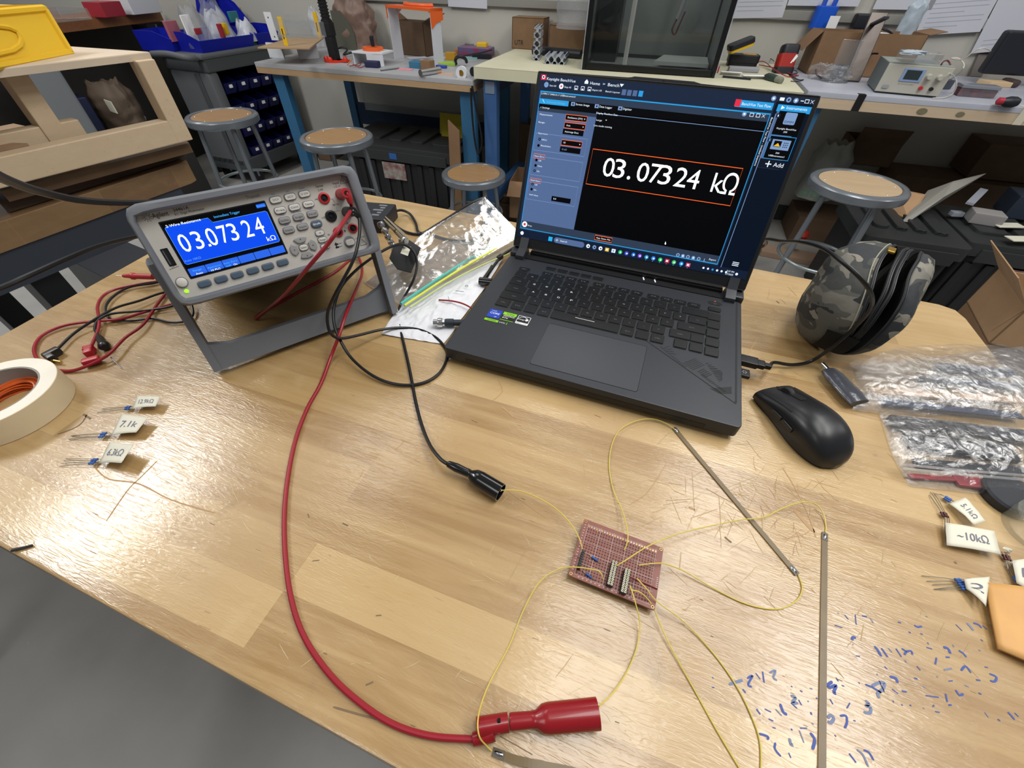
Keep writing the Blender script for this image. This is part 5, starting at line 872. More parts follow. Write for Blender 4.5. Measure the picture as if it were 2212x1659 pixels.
for dy in (0, 9): A = [at(1944 + dy * .6, 1003 + dy, .012), at(2080, 1016 + dy, .014), at(2250, 1030 + dy, .014)]; b.tube(A, .0013, seg=6)
b.build('zip_seal', bagB)
for i, (a, c_, w_, h_, n_, lb, ct, m_) in enumerate([((1925, 912, .006), (2120, 934, .006), .018, .008, 'black_connector_block', 'black connector block at the upper left inside the lower clear bag', 'connector', darkp), ((1960, 952, .006), (2190, 982, .006), .022, .007, 'black_connector_block', 'longest black connector block in the middle of the lower clear bag', 'connector', darkp), ((2110, 935, .006), (2225, 946, .007), .016, .009, 'black_connector_block', 'black connector block at the upper right inside the lower clear bag', 'connector', mat('dark_tool2', '#2b2f3e', .45)), ((1975, 1000, .005), (2225, 1019, .005), .010, .005, 'black_cable_strip', 'thin black strip just above the zip seal of the lower clear bag', 'strip', darkp), ((1962, 1028, .004), (2225, 1047, .004), .006, .003, 'red_strip', 'dark red strip under the zip seal of the lower clear bag', 'strip', redt), ((2062, 1038, .004), (2225, 1057, .004), .013, .004, 'red_strip', 'short wide dark red strip below the thin red one', 'strip', redt)]):
    A = at(*a); C_ = at(*c_); b = B(m_); X = frame(A, C_ - A); LL = (C_ - A).length; b.box((0, -w_ / 2, -h_ / 2), (LL, w_ / 2, h_ / 2), r=.0015, M=X)
    if 'connector' in n_:
        for k in range(int(LL / .012)): b.box((.004 + k * .012, -w_ * .4, h_ / 2 - .0005), (.011 + k * .012, w_ * .4, h_ / 2 + .0012), r=.0006, M=X)
    o = b.build(n_, None, 30); tag(o, lb, ct, 'parts inside the lower clear bag' if i < 4 else None)
# dark pouch of film around a plug at the left tip of the bags, and the round black thing under them
A = at(1790, 800, .010); C_ = at(1855, 868, .010); X = frame(A, C_ - A) @ RY(PI / 2); o = B(mat('antistatic', '#4c4e55', .2, .3, bump=.5, bscale=60), X @ Matrix.Diagonal((.45, 1, 1, 1))).lathe([(.002, -.002), (.010, 0), (.0125, .01), (.0135, .045), (.012, .056)], seg=18).build('antistatic_sleeve'); tag(o, 'dark shiny antistatic sleeve at the left tip of the upper clear bag', 'sleeve')
o = B(met, X).lathe([(.0028, -.012), (.0028, -.002)], seg=12).build('metal_plug_tip'); tag(o, 'small bright metal tip poking out of the dark sleeve below the pouch', 'plug')
ct_ = at(2175, 1078, 0); o = B(darkp, T((ct_.x, ct_.y, 0))).lathe([(.0235, 0), (.0245, .002), (.0245, .0085), (.0225, .0105), (.0002, .0105)], seg=40).build('black_disc'); tag(o, 'round black cap showing under the lower edge of the clear zip bag', 'cap')
ct_ = at(2238, 1152, 0); b = B(film('clear_roll', '#e8ead8', white=.25, gloss=.3, rough=.1, bump=.2), T((ct_.x, ct_.y, 0))); b.lathe([(.0255, 0), (.0255, .018), (.0190, .018), (.0190, 0), (.0255, 0)], cap=False, seg=48); o = b.build('clear_tape_roll'); tag(o, 'clear tape roll cut off by the right edge below the zip bag', 'tape roll')

# ================================================================ zip bag and mailer left of the laptop
mlr = thing('white_mailer_bag', 'white plastic mailer bag lying between the multimeter handle and the laptop', 'mailer bag', tuple(at(930, 690, 0)))
sheet('film_body', '', '', [(870, 652, .004), (852, 680, .004), (836, 702, .002), (826, 722, .001)], [(1088, 556, .003), (1055, 610, .005), (1010, 672, .005), (958, 744, .001)], mat('mailer_white', '#dcdde2', .35, bump=.5, bscale=70), parent=mlr, amp=.004, seed=31)
b = B(tx); a = at(1005, 622, .0085); 
def onm_(px, py): p = at(px, py, .0125); return (p.x, p.y)
b.stroke([onm_(984, 628), onm_(1002, 630)], .0022, .0125); b.stroke([onm_(978, 634), onm_(1006, 636)], .0003, .0125); p = onm_(1008, 618); b.tube([(p[0] + .0022 * math.cos(t_), p[1] + .0022 * math.sin(t_), .0125) for t_ in [k * PI / 5 for k in range(10)]], .0004, tx, 4, True, 1); b.stroke([onm_(968, 640), onm_(970, 648)], .001, .0125); b.build('print', mlr, 0)
o = B(redc).tube([at(948, 648, .010), at(975, 650, .0125), at(1000, 656, .0125), at(1022, 668, .011), at(1050, 690, .009)], .0012, seg=8).build('red_wire'); tag(o, 'short red wire on the white mailer beside the laptop edge', 'wire')
A = at(936, 697, .012); C_ = at(1004, 697, .012); X = frame(A, C_ - A) @ RY(PI / 2); bn = thing('coax_adapter', 'silver and black coaxial connector lying on the white mailer bag', 'connector', tuple(A))
b = B(met, X); b.lathe([(.0045, 0), (.0048, .0002), (.0048, .006), (.0062, .0062), (.0068, .008), (.0066, .013), (.0052, .0135), (.0045, .0165)], seg=24); b.lathe([(.0040, .0001), (.0002, .0001)], darkp, seg=16); b.cyl((.0045, 0, .003), (.0062, 0, .003), .001, seg=8); b.build('barrel', bn, 40)
B(mat('boot_slate', '#2c333c', .5), X).lathe([(.0048, .0160), (.0056, .018), (.0056, .028), (.0044, .029), (.0044, .034), (.0046, .060)], seg=20).build('rubber_sleeve', bn, 40)
zb = thing('clear_zip_pouch', 'clear zip bag with teal and yellow zip line between multimeter and laptop', 'plastic bag', tuple(at(980, 580, 0)))
sheet('top_film', '', '', [(790, 612, .003), (900, 515, .045), (980, 465, .062), (1047, 426, .075)], [(872, 656, .014), (945, 612, .016), (1040, 560, .018), (1128, 508, .024)], film('zip_film', '#eef2f6', white=.16, gloss=.14, rough=.12, bump=.12, bscale=40), nu=60, nv=80, parent=zb, amp=.0035, f=15, seed=41)
sheet('bottom_film', '', '', [(785, 610, .001), (880, 560, .001), (970, 520, .001), (1075, 470, .001)], [(872, 664, .010), (950, 622, .012), (1050, 572, .012), (1132, 524, .010)], film('zip_film2', '#e6ecf2', white=.42, gloss=.12, rough=.15, bump=.15, bscale=40), nu=60, nv=80, parent=zb, amp=.002, f=15, seed=42)
for ofs, m_, r_, lb in ((0, mat('zip_teal', '#54b5a8', .35), .0021, 'teal zip line'), (1, mat('zip_yellow', '#d9e24a', .35), .0017, 'bright yellow zip line'), (2, mat('zip_yellow2', '#c6d47a', .4), .0011, 'pale yellow zip line')):
    o_ = [(866, 656), (874, 660), (886, 664)][ofs]; c_ = [(1112, 504), (1112, 515), (1100, 548)][ofs]; P_ = [at(o_[0] + (c_[0] - o_[0]) * t_, o_[1] + (c_[1] - o_[1]) * t_ + (-5 if ofs < 2 else -9) * math.sin(PI * t_), .021 if ofs < 2 else .018) for t_ in (0, .25, .5, .75, 1)]
    o = B(m_).tube(P_, r_, seg=8).build('zip_line', zb); o['label'] = lb

# ================================================================ cables and parts behind
def cable(name, label, cat, pts, r, m=cab, seg=8, group=None):
    o = B(m).tube([at(*p) if not isinstance(p, Vector) else p for p in pts], r, seg=seg, sub=6).build(name); return tag(o, label, cat, group)
cable('power_cable', 'thick black cord swinging from the upper left edge to the back of the meter', 'cable', [(-60, 340, .30), (0, 382, .26), (80, 412, .225), (170, 432, .195), (260, 438, .165), (350, 437, .13), (420, 440, .105), (480, 452, .09)], .0034)
cable('power_cable', 'thick black cord rising from the left edge below the meter corner', 'cable', [(-80, 648, .10), (0, 622, .10), (60, 596, .10), (140, 560, .095), (210, 532, .085), (280, 514, .07), (360, 500, .05), (430, 500, .04)], .0030)
# spare leads at the left behind the handle
sr = thing('spare_red_lead', 'coiled spare red test lead behind the multimeter handle at the left', 'test lead', tuple(at(210, 700, 0)))
B(redc).tube([at(*p) for p in [(420, 600, .004), (380, 612, .004), (345, 650, .004), (310, 700, .006), (270, 730, .008), (235, 765, .009), (200, 785, .007), (160, 800, .003), (128, 800, .003), (95, 790, .003), (76, 768, .003), (76, 745, .003), (95, 722, .003), (140, 703, .004), (200, 694, .006), (260, 689, .006), (320, 672, .004), (380, 655, .003), (430, 640, .003), (470, 620, .003), (480, 600, .003), (430, 592, .003), (360, 605, .004), (310, 612, .005), (250, 625, .005), (222, 640, .005), (211, 662, .005), (214, 690, .007), (212, 712, .006), (203, 735, .006), (195, 752, .006)]], .0019, seg=8, sub=6).build('cord', sr)
b = B(mat('plug_red')); A = at(193, 752, .007); X = frame(A, at(190, 785, .006) - A); b.box((-.002, -.0048, -.0045), (.014, .0048, .0045), r=.002, M=X); 
for k in range(4): b.box((-.001 + k * .0022, -.0052, -.0048), (.0002 + k * .0022, .0052, .0048), r=.0004, M=X)
C_ = at(185, 783, .006); X = frame(C_, at(225, 772, .006) - C_); b.box((-.003, -.0048, -.0045), (.015, .0045, .0045), r=.002, M=X); b.build('elbow_plug', sr, 40)
B(met).cyl(at(216, 775, .006), at(232, 770, .006), .0014, seg=10).build('plug_pin', sr)
b = B(mat('plug_red')); A = at(330, 598, .018); C_ = at(265, 596, .020); X = frame(A, C_ - A) @ RY(PI / 2); b.lathe([(.0042, 0), (.0042, .024), (.0052, .026), (.0052, .030), (.0036, .032), (.0026, .042), (.001, .044)], M=X, seg=16); b.build('probe_handle', sr, 40)
B(met).cyl(C_, at(251, 595, .021), .0006, .0003, seg=8).build('probe_tip', sr)
sb = thing('spare_black_lead', 'coiled spare black test lead tangled with the red one at the left', 'test lead', tuple(at(220, 730, 0)))
B(cab).tube([at(*p) for p in [(118, 760, .005), (130, 748, .005), (160, 720, .005), (205, 690, .009), (250, 665, .010), (300, 650, .008), (345, 634, .006), (400, 620, .004), (420, 608, .004), (380, 602, .004), (330, 612, .004), (280, 620, .004), (245, 640, .004), (228, 665, .004), (240, 690, .003), (290, 692, .003), (330, 688, .003), (365, 696, .003), (395, 695, .003), (414, 685, .004), (416, 668, .006), (405, 650, .01), (360, 664, .006), (300, 672, .006), (240, 678, .009), (212, 692, .008), (205, 710, .006), (212, 724, .006)]], .0017, seg=8, sub=6).build('cord', sb)
b = B(mat('plug_black')); A = at(212, 724, .006); C_ = at(236, 766, .0065); X = frame(A, C_ - A) @ RY(PI / 2); b.lathe([(.0022, 0), (.0045, .012), (.0048, .026), (.0062, .030), (.0062, .034), (.0045, .037)], M=X, seg=18); b.build('probe_handle', sb, 40)
p = at(240, 772, .0055); B(met).cyl(p, at(262, 795, .0015), .0009, .0004, seg=8).build('probe_tip', sb)
b = B(mat('plug_black')); A = at(122, 758, .006); C_ = at(88, 776, .006); X = frame(A, C_ - A); b.box((-.004, -.0048, -.0048), (.014, .0048, .0045), r=.002, M=X); X = frame(at(105, 768, .006), at(120, 780, .005) - at(105, 768, .006)); b.box((0, -.0045, -.0045), (.012, .0045, .0045), r=.002, M=X); b.build('elbow_plug', sb, 40)
B(brass).cyl(at(112, 778, .005), at(132, 782, .004), .0015, seg=10).build('plug_pin', sb)
# power brick behind the meter
A = at(855, 432, .030); br = thing('power_brick', 'black laptop power brick behind the right corner of the multimeter', 'power adapter', tuple(at(800, 460, 0)))
c0_ = at(856, 440, .0275); c1_ = at(812, 492, .0275); ud = (c1_ - c0_).normalized(); X = frame(Vector((c0_.x, c0_.y, 0)), ud)
B(darkp, X).box((0, -.15 if (X @ Vector((0, -.15, 0))).x < c0_.x else 0, 0), (.075, 0 if (X @ Vector((0, -.15, 0))).x < c0_.x else .15, .0275), r=.003).build('case', br, 30)
sg = -1 if (X @ Vector((0, -.15, 0))).x < c0_.x else 1
b = B(mat('label_grey', '#6e7075', .5), X)
for k, (w_, q1) in enumerate(((.016, .9), (.010, .4), (.020, .8), (.008, .5), (.014, .6))): b.flat(sorted_ := [(.010 + k * .011, sg * .014), (.016 + k * .011, sg * .014), (.016 + k * .011, sg * (.014 + w_)), (.010 + k * .011, sg * (.014 + w_))], .0277)
b.build('rating_label', br, 0)
cable('laptop_charger_cord', 'black charger cord curling behind the clear zip bag to the laptop', 'cable', [(828, 478, .008), (845, 462, .010), (865, 454, .010), (885, 462, .006), (898, 482, .004), (903, 500, .004), (915, 503, .004), (940, 488, .004), (975, 466, .004), (1015, 440, .004), (1050, 425, .006)], .0026)
cable('laptop_charger_cord', 'black charger cord ending in an angled plug at the laptop left side', 'cable', [(930, 502, .003), (900, 506, .003), (870, 498, .003), (845, 480, .005), (828, 470, .010)], .0026)
cable('charger_cord_inside_bag', 'black cord seen blurred through the clear zip bag', 'cable', [(935, 508, .003), (960, 516, .003), (990, 521, .003), (1020, 520, .003), (1042, 508, .004), (1048, 490, .006), (1044, 472, .006)], .0026)
pj = thing('charger_plug', 'black angled charger plug in the left side of the laptop', 'plug', tuple(at(1050, 605, .015)))
B(cab).tube([at(1120, 530, .02), at(1102, 540, .02), at(1085, 552, .018), at(1070, 570, .016), at(1058, 588, .015)], .0024, seg=8).build('cord', pj)
A = at(1048, 606, .014); C_ = at(1078, 604, .016); b = B(blkb); b.cyl(at(1036, 607, .014), at(1062, 610, .015), .0062, .0060, seg=20); b.tube([at(1046, 604, .016), at(1056, 588, .016), at(1063, 575, .016)], .0042, seg=12, rf=lambda t_: 1 - .4 * t_); b.build('barrel', pj, 40)
b = B(cab); b.box((-.006, -.0035, -.004), (.006, .0035, .004), r=.0015, M=frame(at(1080, 556, .018), at(1100, 541, .02) - at(1080, 556, .018))); b.build('velcro_loop', pj)
# helping-hands stand
hh = thing('helping_hands_stand', 'metal clamp stand with alligator clips behind the right meter handle', 'clamp stand', tuple(at(860, 520, 0)))
b = B(met); P_ = [at(823, 485, .085), at(832, 500, .07), at(838, 512, .06), at(845, 525, .045), at(852, 540, .03)]
for k, p in enumerate(P_): b.lathe([(.0001, -.004), (.0045, -.004), (.0055, 0), (.0045, .004), (.0001, .004)], M=frame(p, (1, .3 * k, .4)), seg=14)
b.tube(P_, .0022, seg=8); b.build('ball_joint', hh, 40)
b = B(mat('clip_steel', '#b7ab94', .3, 1)); A = at(828, 474, .10); C_ = at(868, 515, .075); X = frame(A, C_ - A); LL = (C_ - A).length
b.prism([(0, -.0016), (LL * .55, -.0030), (LL, -.0042), (LL, .0042), (LL * .55, .0030), (0, .0016)], 0, .0012, M=X); b.prism([(0, -.0012), (LL * .7, -.0028), (LL, -.0035), (LL, .0035), (LL * .7, .0028), (0, .0012)], .0055, .0065, M=X @ RY(-.06)); b.cyl(X @ Vector((LL * .62, -.005, .004)), X @ Vector((LL * .62, .005, .004)), .0018, seg=10); b.build('alligator_clip', hh, 30)
b = B(met); b.tube([at(866, 514, .075), at(873, 530, .06), at(868, 548, .04)], .003, seg=10); b.lathe([(.0001, -.005), (.006, -.005), (.007, 0), (.006, .005), (.0001, .005)], M=frame(at(872, 520, .068), (0, 0, 1), (1, 0, 0)), seg=14); b.build('arm', hh, 40)
o = B(mat('plate_black', '#15171a', .6)); c4 = [(852, 530), (882, 518), (909, 536), (888, 590), (858, 582), (842, 560)]; P_ = [at(x, y, .052 + (x - 842) * .0001 - (y - 520) * .00030) for x, y in c4]
cc = sum(P_, Vector()) / 6; nn = (P_[2] - P_[0]).cross(P_[4] - P_[0]).normalized() * .0018; o.add(P_ + [p - nn for p in P_], [(0, 1, 2, 3, 4, 5), (11, 10, 9, 8, 7, 6)] + [(i, (i + 1) % 6, 6 + (i + 1) % 6, 6 + i) for i in range(6)]); o.build('black_plate', hh, 0)
o = B(pap); P_ = [at(x, y, .056) for x, y in [(872, 529), (888, 533), (881, 553), (865, 547)]]; o.add(P_, [(0, 1, 2, 3)]); o.build('white_label', hh, 0)
b = B(mat('plate_black')); p = at(868, 585, 0); b.lathe([(.022, 0), (.022, .006), (.008, .009), (.005, .02), (.005, .05)], M=T((p.x - .01, p.y + .03, 0)), seg=24); b.build('base', hh, 40)
# black case just behind the left end of the meter with a white sticker
A = at(262, 600, 0); o = B(darkp).box((-.04, -.02, 0), (.05, .10, .055), r=.004, M=T((-.45, .17, 0)) @ RZ(1.0)).build('black_case'); tag(o, 'black plastic case behind the left end of the multimeter', 'case')
# ================================================================ back benches
blue = mat('bench_blue', '#2f6288', .5, var=.06, vscale=6); blue2 = mat('bench_blue_deep', '#355a8c', .5, var=.06, vscale=6); navyb = mat('bench_navy', '#16304e', .6)
lam = mat('laminate_grey', '#a3a4a8', .45, var=.06, vscale=8); cream = mat('laminate_cream', '#c9c6ac', .5, var=.04, vscale=6); edg = wood('bench_edge', '#a88a68', '#9b7d5c', '#b59b78', planks=False, rough=.5); edgp = wood('bench_edge_pale', '#b9a58c', '#a6937d', '#c5b199', planks=False, rough=.5)
def tb_(): return mat
def bench(name, label, s0, s1, t0, t1, z, top, edge, legm, legs, th=.045, loc=None, skin=.02):
    t = thing(name, label, 'workbench', tuple(st((s0 + s1) / 2, (t0 + t1) / 2, FLOOR)))
    b = B(top, MB_); b.box((s0, t0, z - skin), (s1, t1, z), r=.003); b.box((s0 + .001, t0 + .001, z - th), (s1 - .001, t1 - .001, z - skin), edge); b.build('tabletop', t, 30)
    for x0, y0, w_, d_ in legs:
        b = B(legm, MB_); b.box((x0, y0, FLOOR), (x0 + w_, y0 + d_, z - th), r=.004); b.build('leg', t, 30)
    return t
b1 = bench('workbench', 'blue-legged workbench with wood-edged grey top left of the white bench', -1.405, -.006, -.03, .76, -.06, lam, edg, blue, [(-1.33, .0, .075, .05), (-1.33, .68, .06, .05), (-.10, .0, .085, .05), (-.10, .68, .06, .05)], .052, skin=.024)
b = B(navyb, MB_); b.box((-1.26, .69, -.52), (-.1, .71, -.38)); b.build('back_rail', b1, 0)
b = B(blue, MB_); b.box((-1.27, .05, FLOOR + .08), (-1.22, .68, FLOOR + .13)); b.build('side_rail', b1, 0)
b2 = bench('workbench', 'cream-topped workbench with blue legs holding the glass enclosure', 0.0, 1.56, -.03, .78, 0, cream, cream, blue2, [(.04, .0, .075, .055), (.04, .70, .06, .05), (1.50, .0, .06, .055), (1.50, .70, .06, .05)], .05, skin=.002)
b = B(navyb, MB_); b.box((.05, .055, -.12), (.10, .70, -.06)); b.box((.05, .055, -.70), (.10, .70, -.64), blue2); b.box((.15, .68, -.45), (1.5, .70, -.35)); b.build('rail', b2, 0)
b = B(mat('label_metal', '#7d8ea6', .4, .3), MB_); b.box((.052, -.003, -.115), (.105, .001, -.062)); b.build('foot_label', b2, 0)
b3 = bench('workbench', 'wood-edged grey topped bench at the right holding the power supply', 1.585, 3.5, .02, .80, 0, mat('laminate_blue', '#a9acb8', .4, var=.05, vscale=7), edgp, blue, [(1.62, .05, .06, .05), (1.62, .72, .06, .05), (3.3, .05, .06, .05)], .06, skin=.022)
b = B(blkp); 
def strip_st(p, q_, wd, m, z0=-.06):
    b = B(m, MB_); b.box((p - wd / 2, .017, z0), (p + wd / 2, .0195, .0005)); b.box((p - wd / 2, .017, .0002), (p + wd / 2, .017 + q_, .0010)); return b
o = strip_st(1.80, .03, .03, mat('tape_black', '#0e0e10', .5)).build('tape_strip', b3, 0); o = strip_st(2.40, .05, .03, mat('tape_cream', '#c9c2b0', .5)).build('tape_strip', b3, 0)
b = B(mat('wood_stain', '#6f6a52', .6), MB_)
for s_, r_ in ((2.05, .016), (2.19, .013), (2.62, .010)): b.add([(s_ + r_ * math.cos(a) * 1.2, .0185, -.040 + r_ * .7 * math.sin(a)) for a in [k * PI / 6 for k in range(12)]], [tuple(range(12))])
b.build('stain', b3, 0)
# wall papers
ppm = mat('wall_paper_sheet', '#c6c8d2', .7); prn = mat('print_faint', '#a8abb8', .7)
def paper(label, px0, py0, px1, py1, h, tilt=0, lines=8, rag=0):
    a = att(px0, py0, .832); c_ = att(px1, py1, .832); a = Vector(sz(a)); c_ = Vector(sz(c_)); z = min(a.z, c_.z); w_ = abs(c_.x - a.x)
    t = thing('wall_paper_sheet', label, 'paper sheet', tuple(st(min(a.x, c_.x), .833, z)), 'paper sheets on the back wall'); b = B(ppm, MB_ @ T((min(a.x, c_.x), .834, z)) @ RY(tilt))
    b.box((0, 0, 0), (w_, .0012, h)); b.build('sheet', t, 0); b = B(prn, MB_ @ T((min(a.x, c_.x), .834, z)) @ RY(tilt))
    for k in range(lines): b.box((w_ * .08, -.0006, .03 + k * .018), (w_ * (.92 if k % 3 else .6), 0, .0325 + k * .018))
    b.build('print', t, 0)
paper('white paper sheet on the wall above the orange and white bracket', 968, 14, 1052, 18, .28, .01, 0)
paper('paper sheet on the wall just right of the glass enclosure', 1578, 40, 1690, 38, .28, -.05, 6)
paper('paper sheet on the wall above the blue part in the open box', 1700, 12, 1852, 17, .30, -.02, 0)
paper('paper sheet on the wall between the open box and the tilted printed page', 1885, 20, 2010, 24, .30, -.02, 0)
paper('tilted printed page on the wall above the power supply', 1978, 72, 2108, 84, .30, -.10, 12)
paper('large unprinted page in the upper right corner of the wall', 2102, 108, 2260, 125, .36, -.14, 2)

# ================================================================ helpers for boxes standing at a pixel on a level
def bframe(px, py, z, rz=0, d=.15):
    p = at(px, py, z); t_ = sz(p)[1]; p = p - ET * max(0, t_ + d - .835) if abs(rz) < .2 else p
    return T(p) @ RZ(TH + rz)
def bx(name, label, cat, m, px, py, z, w_, d_, h_, rz=0, r=.004, group=None, down=False):
    o = B(m, bframe(px, py, z, rz, d_)).box((0, 0, FLOOR - z if down else 0), (w_, d_, h_), r=r).build(name, None, 30); return tag(o, label, cat, group)
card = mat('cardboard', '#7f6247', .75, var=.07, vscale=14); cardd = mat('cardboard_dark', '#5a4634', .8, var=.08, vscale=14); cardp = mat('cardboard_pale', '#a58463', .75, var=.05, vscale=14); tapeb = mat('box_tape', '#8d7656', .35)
def carton(name, label, px, py, z, w_, d_, h_, rz=0, m=None, flaps=(), textn='', group=None):
    m = m or card; X = bframe(px, py, z, rz, d_); t = thing(name, label, 'cardboard box', tuple(X.translation), group); th = .004
    b = B(m, X); b.box((0, 0, 0), (w_, d_, th)); b.box((0, 0, 0), (w_, th, h_)); b.box((0, d_ - th, 0), (w_, d_, h_)); b.box((0, 0, 0), (th, d_, h_)); b.box((w_ - th, 0, 0), (w_, d_, h_)); b.build('body', t, 0)
    if not flaps: B(m, X).box((0, 0, h_ - th), (w_, d_, h_)).build('flap', t, 0); B(tapeb, X).box((0, d_ * .42, h_ - .001), (w_, d_ * .58, h_ + .0006)).build('tape', t, 0)
    for side, ang, ln in flaps:
        Y = {'f': X @ T((0, 0, h_)) @ RX(PI + ang), 'b': X @ T((0, d_, h_)) @ RX(-ang) @ Matrix.Identity(4), 'l': X @ T((0, 0, h_)) @ RY(ang) @ RZ(0), 'r': X @ T((w_, 0, h_)) @ RY(-ang)}[side]
        b = B(m, Y)
        if side in 'f': b.box((0, 0, 0), (w_, ln, .003))
        elif side == 'b': b.box((0, 0, 0), (w_, ln, .003))
        elif side == 'l': b.box((-ln, 0, 0), (0, d_, .003))
        else: b.box((0, 0, 0), (ln, d_, .003))
        b.build('flap', t, 0)
    if textn: b = B(tx, X); vv, ff, g0, g1 = glyphs(textn); b.add([(.02 + (p[0] - g0) * .03, -.0008, .02 + p[1] * .035) for p in vv], ff); b.build('print', t, 0)
    return t

# ================================================================ stools
stl = mat('stool_grey', '#6f757c', .28, .35, coat=.3); hdb = wood('stool_seat_wood', '#977651', '#866649', '#a5845e', planks=False, rough=.35)
def stool(label, c, h, hdm, rz=0):
    t = thing('stool', label, 'stool', (c.x, c.y, FLOOR), 'round grey lab stools'); O = T((c.x, c.y, FLOOR)) @ RZ(rz)
    b = B(stl, O); b.lathe([(.140, h - .040), (.168, h - .040), (.176, h - .034), (.178, h - .022), (.177, h - .008), (.170, h - .001), (.160, h), (.150, h - .001), (.147, h - .005), (.147, h - .010)], seg=56, cap=False); b.lathe([(.147, h - .010), (.0001, h - .010)], seg=56, cap=False); b.lathe([(.140, h - .040), (.138, h - .018), (.0001, h - .018)], cap=False, seg=40); b.build('seat_pan', t, 40)
    b = B(hdm, O); b.lathe([(.146, h - .010), (.146, h - .0045), (.144, h - .0035), (.10, h - .0042), (.0001, h - .007)], seg=56, cap=False); b.build('seat', t, 60)
    b = B(met, O)
    for k in range(6): a = k * PI / 3 + .4; b.lathe([(.004, 0), (.003, .0012), (.0001, .0016)], M=T((.128 * math.cos(a), .128 * math.sin(a), h - .0042)), seg=10)
    b.build('screw', t)
    for k in range(4):
        a = PI / 4 + k * PI / 2; ca, sa = math.cos(a), math.sin(a); b = B(stl, O); b.tube([(.128 * ca, .128 * sa, h - .03), (.150 * ca, .150 * sa, h * .5), (.172 * ca, .172 * sa, .012)], .0125, seg=12, sub=2); b.cyl((.172 * ca, .172 * sa, 0), (.172 * ca, .172 * sa, .022), .016, m=darkp); b.build('leg', t, 40)
    b = B(mat('stool_ring', '#8b9597', .3, .6), O); zr = max(.14, h * .50); rr = .172 - .044 * (zr / h) + .006; b.tube([(rr * math.cos(k * PI / 10), rr * math.sin(k * PI / 10), zr) for k in range(20)], .0075, closed=True, seg=10, sub=2); b.build('foot_ring', t, 60)
    return t
s1 = at(478, 247, -.216); s2 = at(726, 292, -.243); s3 = at(1023, 372, -.437); s4 = at(1858, 393, -.218)
hd2 = wood('stool_seat_pale', '#b09879', '#9f886a', '#bfa98b', planks=False, rough=.4)
stool('grey round stool with wood seat left of the others, before the blue bins', s1, s1.z - FLOOR, hdb, .3)
stool('grey round stool with wood seat before the blue bench leg, above the multimeter', s2, s2.z - FLOOR, hdb, .25)
stool('lowest grey round stool, between the clear zip bag and the laptop screen', s3, s3.z - FLOOR, hdb, .1)
stool('grey round stool right of the laptop with the palest wood seat', s4, s4.z - FLOOR, hd2, -.3)

# ================================================================ things on the left bench
zb1 = -.06
X = bframe(605, 122, zb1, .10); pf = thing('display_stand', 'thin plywood platform on white blocks at the left end of the blue bench', 'platform', tuple(X.translation))
wplas = mat('white_plastic', '#d5d7dc', .4); ply = mat('plywood', '#a98d6d', .6, var=.05, vscale=20); yel = mat('yellow_plastic', '#e3b81e', .4); clp = film('acrylic', '#e8eef4', white=.12, gloss=.25, rough=.06, bump=.0)
Pp = [at(556, 102, .02), at(668, 104, .02), at(700, 80, .02), at(640, 78, .02)]; pz = .02
P2 = [(p.x, p.y) for p in Pp]; B(ply).prism(P2, pz - .006, pz).build('platform', pf, 0)
a0, a1 = at(580, 120, zb1), at(645, 128, zb1)
for px_, py_, w_, d_, rz in ((583, 125, .10, .012, .1), (648, 129, .12, .012, .9)): B(wplas, bframe(px_, py_, zb1, rz)).box((0, 0, 0), (w_, d_, .074), r=.002).build('block', pf, 30)
ac = thing('acrylic_fixture', 'clear acrylic fixture on yellow legs standing on the plywood platform', 'fixture', tuple(at(640, 95, .02)))
for px_, py_ in ((618, 99), (690, 82)):
    X = bframe(px_, py_, .02, -.05); b = B(yel, X @ RX(-.06)); b.box((-.014, 0, 0), (.014, .008, .125), r=.002); b.box((-.003, -.001, .03), (.003, .0005, .075), vents); b.build('yellow_leg', ac, 30)
X = bframe(600, 80, .09, .1); b = B(clp, X); b.box((0, 0, 0), (.21, .10, .006)); b.box((0, 0, .04), (.22, .005, .07)); b.box((0, .09, 0), (.22, .095, .06)); b.box((.05, .02, .055), (.13, .07, .085)); b.build('acrylic_body', ac, 0)
X = bframe(583, 60, .12, .1); b = B(wplas, X); b.box((-.012, 0, -.05), (.028, .006, .06), r=.001); b.cyl((.008, -.001, .04), (.008, 0, .04), .003, m=vents); b.cyl((.012, -.001, -.035), (.012, 0, -.035), .003, m=vents); b.build('side_plate', ac, 30)
tw = thing('black_tower', 'tall black column standing on a red base on the blue bench', 'tower', tuple(at(715, 130, zb1))); X = bframe(720, 134, zb1, 0)
b = B(mat('tower_red', '#c9301c', .4), X); b.lathe([(.060, 0), (.060, .006), (.045, .010), (.0001, .010)], M=T((0, .02, 0)) @ Matrix.Scale(1.0, 4), seg=28)
for dx, dy in ((-.045, 0), (.0, -.025), (.075, .02)): b.lathe([(.014, 0), (.014, .014), (.008, .022), (.0001, .022)], M=T((dx, dy, .004)), seg=14)
b.box((-.04, .0, .002), (.09, .05, .010), r=.002); b.build('base', tw, 40)
b = B(mat('tower_black', '#0d0f12', .6, bump=.3, bscale=90), X); b.box((-.022, 0, .01), (.026, .045, .19), r=.003); b.box((-.034, -.003, .12), (.030, .048, .18), r=.003); b.box((-.014, .005, .18), (.018, .04, .37), r=.003)
for k in range(12): b.box((-.016, .002, .19 + k * .014), (.020, .043, .195 + k * .014))
b.build('column', tw, 30)
